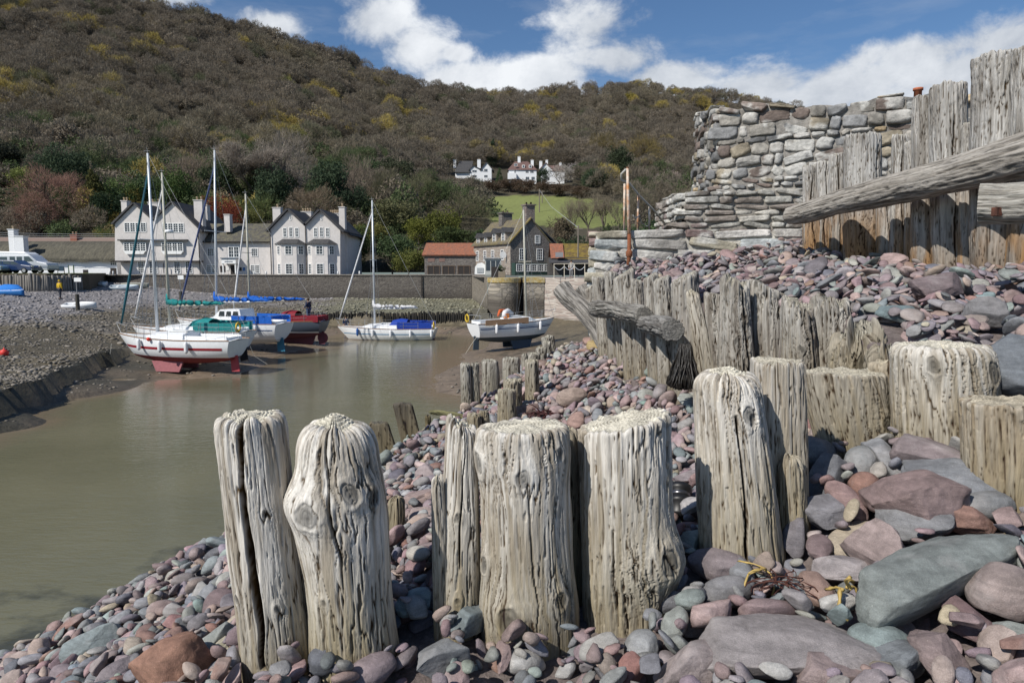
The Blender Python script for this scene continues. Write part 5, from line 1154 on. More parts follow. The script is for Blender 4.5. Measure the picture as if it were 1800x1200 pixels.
    ci.inputs['Collection'].default_value = coll; ci.inputs['Separate Children'].default_value = True; ci.inputs['Reset Children'].default_value = True
    def na(nm, t): x = N.new('GeometryNodeInputNamedAttribute'); x.data_type = t; x.inputs['Name'].default_value = nm; return x.outputs['Attribute']
    L.new(gi.outputs[0], ip.inputs['Points']); L.new(ci.outputs[0], ip.inputs['Instance']); ip.inputs['Pick Instance'].default_value = True
    L.new(na('pick', 'INT'), ip.inputs['Instance Index']); L.new(na('scl', 'FLOAT_VECTOR'), ip.inputs['Scale']); L.new(na('rot', 'FLOAT_VECTOR'), ip.inputs['Rotation']); L.new(ip.outputs[0], go.inputs[0])
    md = o.modifiers.new('woodland', 'NODES'); md.node_group = ng; print('WOODS', n)
woods()

TREE = {}
def unit(V, *others):
    V = np.array(V); q = np.percentile(V, [1, 99], axis=0); s = np.array([.5 / max(abs(q[0, 0]), abs(q[1, 0])), .5 / max(abs(q[0, 1]), abs(q[1, 1])), 1 / q[1, 2]])
    return [V * s] + [np.array(o) * s for o in others]
def tree_mesh(kind, i):
    k = (kind, i)
    if k not in TREE:
        if kind in ('bare', 'sapling'):
            m, V, F = crown_bare(500 + i, 110 if kind == 'bare' else 14); V, tv = unit(V, m.v); m.v = [tuple(q) for q in tv]; me = npmesh('crown', V, F, False); me.materials.append(m_fol); tm = bpy.data.meshes.new('trunk'); tm.from_pydata(m.v, [], m.f); tm.materials.append(m_bark)
        elif kind == 'twig':
            V, F = crown_twig(700 + i * 5); V, = unit(V); me = npmesh('crown', V, F, False); me.materials.append(m_fol); m, _ = limbs(660 + i, 3); tv, = unit(m.v); m.v = [(q[0] * .8, q[1] * .8, q[2] * .85) for q in tv]; tm = bpy.data.meshes.new('trunk'); tm.from_pydata(m.v, [], m.f); tm.materials.append(m_bark)
        else:
            a = {'leafy': (30, 120, .024, 'round'), 'shrub': (30, 110, .026, 'shrub'), 'cone': (46, 80, .022, 'cone'), 'pine': (30, 120, .02, 'pine'), 'bloom': (34, 80, .016, 'round')}[kind]
            V, F = crown_leafy(600 + i * 7 + len(kind), *a); V, = unit(V); me = npmesh('crown', V, F, False); me.materials.append(m_fol)
            if kind in ('leafy', 'pine', 'bloom', 'shrub'): m, _ = limbs(640 + i, 2)
            else: m = MB(); m.tube([(0, 0, -.03), (0, 0, .5), (0, 0, .95)], [.022, .014, .004], 6)
            tm = bpy.data.meshes.new('trunk'); tm.from_pydata(m.v, [], m.f); tm.materials.append(m_bark)
        TREE[k] = (me, tm)
    return TREE[k]
def tree(kind, px, ybase, ytop, wpx, col, label, Y=None, group='trees at the foot of the hill', name=None, var=0, rz=None):
    if Y is None: p = on_hill(px, ybase)
    else:
        p = W(px, ybase, Y)
        hx, hz = hill_pt(np.array([px * 1.0]), np.array([float(Y)])) if Y > HY0 else (None, [-.62])
        p.z = float(hz[0]) - .2
    d = PIX(p)[2]; yb = PIX(p)[1]; H = (yb - ytop) * d / FPX; Wm = wpx * d / FPX
    nm = name or {'bare': 'bare_tree', 'sapling': 'bare_tree', 'twig': 'bare_tree', 'leafy': 'tree', 'shrub': 'shrub', 'cone': 'conifer_tree', 'pine': 'pine_tree', 'bloom': 'blossom_tree'}[kind]
    t = thing(nm, label, 'shrub' if kind == 'shrub' else 'tree', p, group); t.scale = (Wm, Wm, H); t.rotation_euler = (0, 0, rz if rz is not None else (px * 1.7) % 6.28)
    me, tm = tree_mesh(kind, var % 3)
    for n_, m_ in (('trunk', tm), ('crown', me)):
        o = bpy.data.objects.new(n_, m_); COL.objects.link(o); o.parent = t; o.color = (*col, 1)
    return t
def trees():
    E = (.055, .08, .045); E2 = (.075, .11, .05); OL = (.18, .18, .065); YG = (.24, .27, .09); BR = (.27, .215, .165); RB = (.31, .185, .145); GR = (.29, .25, .21); GN = (.11, .155, .055)
    T = [('pine', 122, 425, 262, 84, E, 'dark pine behind the big reddish-brown bare tree', 135), ('pine', 88, 420, 275, 60, E, 'dark pine left of its taller neighbour above the thatched cottages', 140), ('leafy', 52, 420, 298, 52, YG, 'yellow-green spring tree peeping out left of the reddish-brown one', 138),
         ('twig', 103, 425, 300, 130, RB, 'huge reddish-brown bare tree above the thatched cottages', 122), ('twig', 66, 425, 340, 80, RB, 'smaller reddish-brown bare tree at the left flank of the huge one', 118), ('cone', 170, 425, 305, 56, (.10, .10, .035), 'olive conifer right of the huge reddish-brown tree', 124), ('leafy', 198, 425, 340, 60, (.03, .05, .025), 'dark evergreen against the left hotel chimney', 120),
         ('leafy', 218, 400, 318, 58, GN, 'mid green bush-like tree above the left hotel gable', 128), ('leafy', 262, 400, 312, 56, E2, 'deep green tree between the two tall masts at left', 130), ('leafy', 312, 400, 302, 56, (.08, .12, .04), 'bright green tree right of the white mast', 130), ('leafy', 20, 425, 330, 60, E2, 'dark green tree at the left edge above the roofs', 130),
         ('leafy', 6, 400, 250, 70, (.045, .05, .035), 'dark ivy-clad tree at the left edge of the hillside', 150), ('twig', 340, 400, 270, 90, BR, 'brown bare tree behind the copper tree', 145), ('bloom', 388, 402, 346, 62, (.22, .055, .035), 'copper-red tree between the hotel chimneys', 121), ('bloom', 410, 402, 360, 40, (.20, .05, .03), 'small copper-red tree at the right shoulder of the bigger one', 119),
         ('leafy', 442, 402, 368, 40, OL, 'olive bush behind the middle hotel roof', 122), ('bare', 452, 390, 255, 110, GR, 'large grey bare tree above the middle hotel roof', 142), ('twig', 505, 380, 240, 90, GR, 'tall grey bare tree above the right hotel gables', 150), ('leafy', 482, 390, 300, 60, E, 'dark holly above the right hotel chimney', 135), ('leafy', 385, 380, 290, 70, (.05, .07, .035), 'dark green tree above the copper tree', 140),
         ('leafy', 585, 400, 290, 72, E, 'dark round evergreen right above the hotel roof', 140), ('twig', 548, 405, 330, 110, (.21, .16, .11), 'sandy-brown bare tree behind the twin gables', 126), ('leafy', 618, 410, 330, 50, (.04, .06, .035), 'dark tree right of the hotel end chimney', 138), ('twig', 630, 400, 280, 70, BR, 'thin brown bare tree beside the dark evergreen', 150),
         ('leafy', 652, 470, 395, 62, (.17, .16, .05), 'yellowish bush right of the hotel', 118), ('leafy', 625, 478, 400, 50, (.07, .10, .035), 'green bush against the hotel end wall', 108), ('leafy', 690, 478, 415, 80, E2, 'dark ivy mass left of the red-roofed shed', 108), ('shrub', 720, 480, 440, 60, (.13, .14, .04), 'olive shrub at the left end of the red-roofed shed', 102), ('leafy', 700, 440, 352, 80, (.14, .14, .07), 'grey-green willow-like tree above the dark ivy', 128),
         ('leafy', 735, 440, 385, 46, (.17, .18, .04), 'bright yellow-green conifer-like bush above the shed roof', 120), ('twig', 680, 400, 300, 80, (.15, .14, .085), 'olive bare tree left of the field', 150), ('twig', 740, 370, 305, 80, (.15, .15, .08), 'pale olive tree below the left white house', 165), ('twig', 815, 432, 345, 104, (.15, .135, .08), 'big round-crowned bare tree beside the green field', 125), ('leafy', 778, 432, 372, 60, (.13, .14, .035), 'yellow-green bush at the foot of the round bare tree', 118),
         ('leafy', 800, 440, 400, 70, (.06, .08, .03), 'dark green bush under the round bare tree', 114), ('shrub', 850, 440, 405, 50, E2, 'dark green bush left of the stone inn', 118), ('leafy', 655, 345, 285, 60, E2, 'green tree on the lower slope above the hotel end', 190), ('leafy', 700, 350, 280, 60, (.06, .07, .04), 'dark tree on the slope left of the white houses', 190),
         ('cone', 866, 292, 247, 20, E, 'dark conifer just above the left white house', None), ('leafy', 783, 305, 268, 34, (.12, .14, .07), 'pale green tree left of the left white house', None), ('cone', 878, 318, 296, 14, E2, 'small conifer between the two left white houses', None), ('leafy', 957, 322, 297, 24, E, 'dark bush in front of the right white house', None),
         ('leafy', 1048, 340, 300, 48, E, 'dark round evergreen right of the white houses', None), ('leafy', 1020, 318, 288, 36, E2, 'dark evergreen behind the blossom tree', None), ('bloom', 985, 325, 290, 46, (.42, .38, .33), 'creamy blossom tree in front of the right white house', None), ('bloom', 1010, 312, 288, 26, (.45, .40, .38), 'small pinkish white blossom tree beside the creamy one', None), ('bloom', 1172, 345, 302, 40, (.42, .33, .29), 'pale pink blossom tree just left of the tall rubble wall', None),
         ('leafy', 1085, 330, 262, 50, (.05, .065, .035), 'dark ivy tree above the rusty pole', None), ('twig', 1130, 300, 240, 70, (.22, .17, .07), 'ochre bare tree on the slope right of the houses', None), ('twig', 1060, 290, 235, 60, (.20, .16, .07), 'yellowish bare tree above the dark round evergreen', None), ('leafy', 240, 245, 208, 36, E, 'dark evergreen alone high on the left hillside', None), ('leafy', 60, 195, 160, 40, (.17, .15, .03), 'yellow gorse-like tree high on the left hillside', None),
         ('leafy', 75, 135, 108, 56, (.20, .16, .03), 'yellow tree clump near the top left of the hillside', None), ('leafy', 448, 190, 172, 30, (.24, .19, .03), 'bright yellow clump in the middle of the hillside', None), ('leafy', 562, 250, 230, 28, (.28, .20, .03), 'orange-yellow bush on the slope above the round evergreen', None), ('leafy', 792, 185, 168, 26, (.24, .18, .04), 'small yellow tree near the saddle of the skyline', None), ('leafy', 1108, 195, 165, 26, (.24, .20, .04), 'yellow-green tree high on the right hillside', None),
         ('shrub', 990, 480, 425, 60, E2, 'dark hedge bush behind the mossy roof, left part', 104), ('shrub', 1030, 480, 420, 60, E, 'dark hedge bush behind the mossy roof, right part', 104), ('leafy', 985, 430, 385, 50, (.15, .12, .08), 'brown twiggy bush behind the inn chimney', 118), ('shrub', 1070, 460, 400, 70, (.06, .08, .035), 'dark green thicket left of the middle wall tier', 104), ('shrub', 1120, 460, 395, 70, E2, 'dark green thicket behind the handrail posts', 100), ('shrub', 1165, 460, 390, 70, E, 'dark green thicket touching the middle wall tier', 100)]
    for i, (k, px, yb, yt, w, c, lab, Y) in enumerate(T): tree(k, px, yb, yt, w, c, lab, Y, var=i)
    for i, (px, yb, yt, w) in enumerate([(1000, 425, 350, 50), (1030, 430, 340, 60), (1062, 440, 335, 60), (1095, 445, 345, 60), (1125, 440, 330, 70), (1155, 440, 325, 70), (1185, 440, 330, 60), (1215, 440, 320, 70)]):
        tree('sapling', px, yb, yt, w, (.22, .185, .13), ['leftmost of', 'second of', 'third of', 'fourth of', 'fifth of', 'sixth of', 'seventh of', 'rightmost of'][i] + ' the slender bare saplings along the field edge', 122 + (i % 3) * 8, 'bare saplings along the field edge', var=i)
    for i, (px, yb) in enumerate([(770, 336), (800, 330), (832, 333), (862, 335), (895, 332), (925, 334), (958, 337), (988, 341), (1018, 345)]):
        tree('shrub', px, yb, yb - 17, 40, (.12, .085, .06), ['leftmost', 'second', 'third', 'fourth', 'fifth', 'sixth', 'seventh', 'eighth', 'rightmost'][i] + (' of the' if i in (0, 8) else ' from left of the') + ' brown hedge bushes above the field', None, 'brown hedge bushes above the field', name='hedge_bush', var=i)
trees()

# ------------------------------------------------------------------ quay, walls, buildings
Zq = -.62
X3, Y3 = Vector((1, 0, 0)), Vector((0, -1, 0))
def FRn(Y): return (Vector((0, Y, 0)), X3, Y3)
m_slate = mat('slate', (.045, .046, .052), .75, .35, 3, .4, 9, col2=(.075, .072, .07)); m_white = mat('white_paint', (.78, .78, .76), .6, .06, 3, spec=.4); m_glass = mat('window_glass', (.035, .045, .06), .12, .3, 1.2, spec=.6)
m_render = mat('beige_render', (.62, .585, .56), .9, .08, 1.2, .25, 18, col2=(.56, .53, .505)); m_renderw = mat('white_render', (.74, .75, .76), .85, .07, 1.5, .3, 10); m_pot = mat('buff_pot', (.50, .38, .25), .8, .1)
m_dark = mat('dark_timber', (.035, .03, .028), .8, .2, 3); m_quayg = mat('quay_tarmac', (.16, .15, .14), .9, .2, 2, .3, 10, world=True); m_grass = mat('mown_grass', (.13, .17, .04), .9, .3, .8, .8, 12, col2=(.16, .17, .055), world=True)
def sheet(name, pts, z, mt):
    m = MB(); m.add([(x, y, z) for x, y in pts], [tuple(range(len(pts)))]); o = m.build(name, mt, None); tag(o, kind='structure'); return o
sheet('quay_ground', [(-130, 85.4), (18, 85.4), (30, 112), (-130, 112)], Zq, m_quayg)
def R4(x0, y0, x1, y1, Y): a, b = W(x0, y0, Y), W(x1, y1, Y); return a.x, b.x, b.z, a.z
def window(P, FR, u0, u1, v0, v1, nx=2, ny=3, off=0.0, mullions=1, bw=.07, part='window', frame=m_white):
    g = MB(); g.fbox(FR, u0, u1, v0, v1, off - .12, off + .012); wo = g.build(part, m_glass, P); f = MB()
    f.fbox(FR, u0 - bw, u0 + .02, v0 - bw, v1 + bw, off - .05, off + .06); f.fbox(FR, u1 - .02, u1 + bw, v0 - bw, v1 + bw, off - .05, off + .06); f.fbox(FR, u0 + .02, u1 - .02, v1 - .02, v1 + bw, off - .05, off + .058); f.fbox(FR, u0 + .02, u1 - .02, v0 - bw, v0 + .02, off - .05, off + .062)
    wl = (u1 - u0) / mullions
    for k in range(1, mullions): f.fbox(FR, u0 + k * wl - .07, u0 + k * wl + .07, v0 + .02, v1 - .02, off - .05, off + .052)
    for k in range(mullions):
        for i in range(1, nx): x = u0 + k * wl + wl * i / nx; f.fbox(FR, x - .02, x + .02, v0 + .02, v1 - .02, off - .02, off + .035)
    for j in range(1, ny): y = v0 + (v1 - v0) * j / ny; f.fbox(FR, u0 + .02, u1 - .02, y - .02, y + .02, off - .02, off + .03)
    f.build('frame', frame, wo); return wo
def pwin(P, Y, x0, y0, x1, y1, nx=2, ny=3, mull=1, off=0.0): u0, u1, v0, v1 = R4(x0, y0, x1, y1, Y); return window(P, FRn(Y), u0, u1, v0, v1, nx, ny, off, mull)
def chimney(P, x0, y0, x1, y1, Y, depth=1.0, mt=None, pots=2, cap=True, potm=None):
    u0, u1, v0, v1 = R4(x0, y0, x1, y1, Y); m = MB(); c = ((u0 + u1) / 2, Y, (v0 + v1) / 2); m.box(c, (u1 - u0, depth, v1 - v0))
    if cap: m.box((c[0], Y, v1 + .04), (u1 - u0 + .16, depth + .16, .1))
    ch = m.build('chimney', mt or m_render, P)
    for k in range(pots):
        q = MB(); x = u0 + (u1 - u0) * (k + .5) / pots; q.lathe([(.12, 0), (.10, .35), (.14, .38), (.14, .45), (.09, .45)], (x, Y, v1 + .09), 8); q.build('chimney_pot', potm or m_pot, ch, True)
    return ch
def roofline(P, FR, pts, n0, n1, th=.22, name='roof', mt=None):
    """roof slabs following a line of (u, v) points"""
    m = MB()
    for (a, b) in zip(pts[:-1], pts[1:]):
        d = Vector((b[0] - a[0], b[1] - a[1])).normalized(); n = Vector((-d.y, d.x));
        if n.y < 0: n = -n
        m.fpoly(FR, [a, b, (b[0] + n.x * th, b[1] + n.y * th), (a[0] + n.x * th, a[1] + n.y * th)], n0, n1)
    return m.build(name, mt or m_slate, P)
def PT(Y, *pts): return [(W(x, y, Y).x, W(x, y, Y).z) for x, y in pts]
def pipe(P, x, y0, y1, Y, off=.12):
    m = MB(); a, b = W(x, y0, Y), W(x, y1, Y); m.tube([(a.x, Y - off, a.z), (a.x, Y - off, b.z)], .06, 6); return m.build('drainpipe', m_dark, P)
def hotel():
    Y = 95.0; F = FRn(Y)
    T = thing('hotel', 'three-storey beige hotel with two plain gables and long white windows', 'building', (W(275, 482, Y).x, Y, Zq))
    m = MB(); m.fpoly(F, PT(Y, (202, 458), (202, 393), (236, 359), (270, 388), (303, 357), (350, 403), (350, 458)), -11, 0); m.build('wall', m_render, T)
    m = MB(); u0, u1, v0, v1 = R4(207, 458, 350, 486, Y); m.fbox(F, u0, u1, v0, v1, -11, -.7); m.build('ground_floor', m_render, T)
    roofline(T, F, PT(Y, (199, 395), (236, 358)), -11.3, .35); roofline(T, F, PT(Y, (236, 358), (270, 388)), -11.3, .35); roofline(T, F, PT(Y, (270, 388), (303, 356)), -11.3, .35); roofline(T, F, PT(Y, (303, 356), (356, 408)), -11.3, .35)
    for (a, b, c, d) in ((219, 392, 257, 407), (286, 393, 323, 408), (220, 427, 258, 441), (286, 427, 323, 442)): pwin(T, Y, a, b, c, d, 2, 4, 4, 0 if b < 400 else .25)
    for x0 in (219, 285): u0, u1, v0, v1 = R4(x0, 441, x0 + 39, 448, Y); m = MB(); m.fpoly(F, [(u0, v1), (u1, v1), (u1 - .3, v0 + .1), (u0 + .3, v0 + .1)], -.05, .32); u0, u1, v0, v1 = R4(x0, 426, x0 + 39, 441.5, Y); m.fbox(F, u0, u1, v0, v1, -.05, .12); m.build('bay_base', m_white, T)
    u0, u1, v0, v1 = R4(210, 421, 331, 423.5, Y); m = MB(); m.fbox(F, u0, u1, v0, v1, 0, .55); m.build('canopy', m_slate, T)
    for x0, x1 in ((238, 249), (258, 272), (302, 313), (322, 334)): pwin(T, Y, x0, 460, x1, 480, 3, 5, 1, -.68)
    for x in (214, 344):
        m = MB(); p = W(x, 459.5, Y); m.box((p.x, Y - .1, p.z), (1.6, 1.4, .18)); m.build('jetty_bracket', m_dark, T)
    chimney(T, 216, 354, 227, 374, Y + 4, pots=2); chimney(T, 263, 357, 286, 380, Y + 6, pots=2); chimney(T, 343, 353, 360, 404, Y + 2, pots=2); chimney(T, 360, 362, 368, 396, Y + 6, pots=1); pipe(T, 349, 405, 482, Y); pipe(T, 287, 462, 480, Y, .75 - .8)
    for x in (206, 215):
        pass
    # low middle range
    Y = 96.5; F = FRn(Y)
    T = thing('inn', 'low two-storey beige inn with a white porch between the gabled hotels', 'building', (W(415, 482, Y).x, Y, Zq))
    m = MB(); u0, u1, v0, v1 = R4(351, 423, 482, 486, Y); m.fbox(F, u0, u1, v0, v1, -7, 0); m.build('wall', m_render, T)
    m = MB(); a = W(351, 425, Y); b = W(484, 425, Y); c = W(351, 393, Y + 3.6); m.add([(a.x, Y - .4, a.z), (b.x, Y - .4, a.z), (b.x, Y + 3.6, c.z), (a.x, Y + 3.6, c.z), (a.x, Y + 7.4, a.z), (b.x, Y + 7.4, a.z), (a.x, Y - .4, a.z - .15), (b.x, Y - .4, a.z - .15)], [(0, 1, 2, 3), (3, 2, 5, 4), (6, 7, 1, 0), (0, 3, 4), (1, 5, 2)]); m.build('roof', mat('old_slate', (.075, .07, .066), .85, .35, 2, .5, 9, col2=(.13, .12, .08)), T)
    m = MB(); u0, u1, v0, v1 = R4(351, 424.5, 483, 426, Y); m.fbox(F, u0, u1, v0, v1, .32, .5); m.build('gutter', m_dark, T)
    pwin(T, Y, 365, 437, 376, 450, 3, 4); pwin(T, Y, 402, 434, 420, 452, 2, 3, 2); pwin(T, Y, 442, 437, 453, 450, 3, 4); pwin(T, Y, 364, 466, 379, 479, 3, 4, 2); pwin(T, Y, 441, 466, 456, 480, 3, 4, 2)
    m = MB(); u0, u1, v0, v1 = R4(397, 455, 422, 466, Y); m.fbox(F, u0, u1, v0 + .2, v1, 0, 1.5); m.fbox(F, u0 + .05, u0 + .2, Zq, v0 + .2, 1.2, 1.4); m.fbox(F, u1 - .2, u1 - .05, Zq, v0 + .2, 1.2, 1.4); pr = m.build('porch', m_white, T)
    m = MB(); m.fbox(F, u0 - .1, u1 + .1, v1, v1 + .12, -.05, 1.62); m.build('porch_roof', mat('blue_trim', (.03, .07, .12), .6), pr); m = MB()
    for k in range(7): x = u0 + .45 + k * .16; m.fbox(F, x, x + .11, v1 - .48, v1 - .34, 1.5, 1.515)
    m.build('sign_lettering', mat('navy', (.02, .05, .09), .5), pr)
    m = MB(); u0, u1, v0, v1 = R4(405, 466, 415, 483, Y); m.fbox(F, u0, u1, v0, v1, -.05, .03); m.build('door', m_dark, T)
    for (x0, y0, x1, y1, mt) in ((387, 467, 396, 478, m_dark), (419, 470, 425, 476, m_dark), (427, 470, 431, 476, mat('poster_blue', (.05, .15, .35), .5)), (398, 468, 403, 475, m_white)): m = MB(); u0, u1, v0, v1 = R4(x0, y0, x1, y1, Y); m.fbox(F, u0, u1, v0, v1, 0, .06); m.build('notice_board', mt, T)
    chimney(T, 396, 378, 407, 408, Y + 1.5, mt=m_render, pots=0)
    # twin gables on the right
    Y = 95.0; F = FRn(Y)
    T = thing('hotel', 'twin-gabled hotel with two-storey bay windows and tall chimneys', 'building', (W(540, 482, Y).x, Y, Zq))
    m = MB(); m.fpoly(F, PT(Y, (475, 486), (475, 404), (507, 370), (536, 396), (563, 371), (598, 404), (598, 486)), -11, 0); m.build('wall', m_render, T)
    for a, b in (((470, 408), (507, 369)), ((507, 369), (537, 397)), ((537, 397), (563, 370)), ((563, 370), (604, 409))): roofline(T, F, PT(Y, a, b), -11.2, .5, .25)
    m = MB(); u0, u1, v0, v1 = R4(598, 410, 612, 486, Y + 3); m.fbox(FRn(Y + 3), u0, u1, v0, v1, -9, 0); m.build('side_wing', m_render, T); roofline(T, FRn(Y + 3), PT(Y + 3, (596, 398), (617, 415)), -9.2, .3)
    for x0, dx in ((498, 0), (552, 0)):
        for k in range(3): pwin(T, Y, x0 + k * 10.5, 400 if k == 1 else 401, x0 + k * 10.5 + 5.5, 416, 2, 3)
        xc = x0 + 13.5; pwin(T, Y, xc - 1.5, 379, xc + .5, 386, 1, 1)
        # canted bay, two storeys
        u0, u1 = W(xc - 25, 450, Y).x, W(xc + 25, 450, Y).x; zt = W(xc, 429, Y).z; c = .9
        pl = [(u0, Y), (u0 + c, Y - c), (u1 - c, Y - c), (u1, Y)]
        m = MB(); m.add([(x, y, z) for z in (Zq - .1, zt) for x, y in pl], [(0, 1, 5, 4), (1, 2, 6, 5), (2, 3, 7, 6), (4, 5, 6, 7)]); bay = m.build('bay', m_render, T)
        zr = W(xc, 420, Y).z; m = MB(); e = .3; m.add([(u0 - e, Y, zt), (u0 + c - e * .5, Y - c - e, zt), (u1 - c + e * .5, Y - c - e, zt), (u1 + e, Y, zt), (u0 + c, Y, zr), (u1 - c, Y, zr)], [(0, 1, 4), (1, 2, 5, 4), (2, 3, 5), (0, 3, 2, 1)]); m.build('bay_roof', m_slate, bay)
        for (ya, yb, ny) in ((433, 447, 3), (464, 481, 4)):
            v1, v0 = W(xc, ya, Y).z, W(xc, yb, Y).z; Fc = FRn(Y - c); mid = (u0 + u1) / 2; window(T, Fc, mid - .45, mid + .4, v0, v1, 2, ny)
            s2 = math.sqrt(.5); window(T, (Vector((u0, Y, 0)), Vector((s2, -s2, 0)), Vector((-s2, -s2, 0))), .35, .95, v0, v1, 2, ny); window(T, (Vector((u1 - c, Y - c, 0)), Vector((s2, s2, 0)), Vector((s2, -s2, 0))), .3, .95, v0, v1, 2, ny)
    chimney(T, 481, 366, 496, 400, Y + 3, pots=1); chimney(T, 531, 373, 549, 395, Y + 8, pots=4); chimney(T, 580, 376, 597, 395, Y + 8, pots=5); chimney(T, 597, 365, 608, 408, Y + 2, pots=1); pipe(T, 537, 398, 482, Y); pipe(T, 475.5, 404, 482, Y, .2)
hotel()
def cottages():
    Y = 100.0; F = FRn(Y); T = thing('thatched_cottage', 'long white thatched cottage row behind the parked van', 'building', (W(90, 484, Y).x, Y, Zq))
    m = MB(); u0, u1, v0, v1 = R4(-120, 456, 207, 487, Y); m.fbox(F, u0, u1, v0, v1, -7, 0); m.build('wall', m_renderw, T)
    a, b = W(-125, 457, Y), W(209, 457, Y); r = W(90, 424, Y + 3.5); m = MB(); n = 40; m.add([], [])
    vs = []; prof = [(-.55, a.z - .25), (-.6, a.z), (-.2, a.z + .5), (1.5, (a.z + r.z) / 2 + .35), (3.5, r.z), (7.5, a.z)]
    for i in range(n + 1):
        x = a.x + (b.x - a.x) * i / n
        for (dy, z) in prof: vs.append((x, Y + dy, z + .08 * math.sin(i * 1.3) * (dy < 3)))
    k = len(prof); m.add(vs, [(i * k + j, (i + 1) * k + j, (i + 1) * k + j + 1, i * k + j + 1) for i in range(n) for j in range(k - 1)]); m.build('thatched_roof', mat('thatch', (.115, .105, .078), .95, .35, 1.5, .9, 14, stretch=(2, .5, .5), col2=(.075, .07, .055)), T, True)
    m = MB(); p0, p1 = W(-125, 425, Y + 3.4), W(207, 425, Y + 3.4); z2 = W(90, 417, Y + 4.6).z; m.add([(p0.x, Y + 3.1, p0.z - .15), (p1.x, Y + 3.1, p0.z - .15), (p1.x, Y + 4.6, z2), (p0.x, Y + 4.6, z2), (p0.x, Y + 7, p0.z), (p1.x, Y + 7, p0.z)], [(0, 1, 2, 3), (3, 2, 5, 4)]); m.build('tiled_ridge', mat('ridge_tile', (.20, .145, .12), .9, .35, 4, .5, 9, stretch=(4, 1, 1)), T)
    chimney(T, 18, 404, 31, 446, Y + .5, 1.0, m_renderw, 1); chimney(T, 29, 416, 47, 448, Y - .5, 1.0, m_renderw, 0); chimney(T, 126, 414, 138, 424, Y + 4, .8, mat('red_brick', (.27, .11, .075), .9, .25, 6), 2)
    for (x0, y0, x1, y1) in ((194, 457, 205, 466), (88, 457, 99, 466)): pwin(T, Y, x0, y0, x1, y1, 3, 2)
    for (x0, y0, x1, y1) in ((194, 471, 205, 483), (146, 474, 155, 480)): m = MB(); u0, u1, v0, v1 = R4(x0, y0, x1, y1, Y); m.fbox(F, u0, u1, v0, v1, 0, .05); m.build('door' if y1 > 481 else 'hatch', m_dark, T)
cottages()
m_pan = mat('pantile', (.30, .115, .065), .9, .3, 2.5, .8, 7, col2=(.20, .10, .07)); m_rub = masonry('rubble_grey', (.17, .155, .14), (.10, .09, .09), (.22, .2, .18), 3.2, 6.5); m_rubw = masonry('rubble_warm', (.34, .29, .24), (.21, .17, .15), (.36, .33, .29), 3, 6)
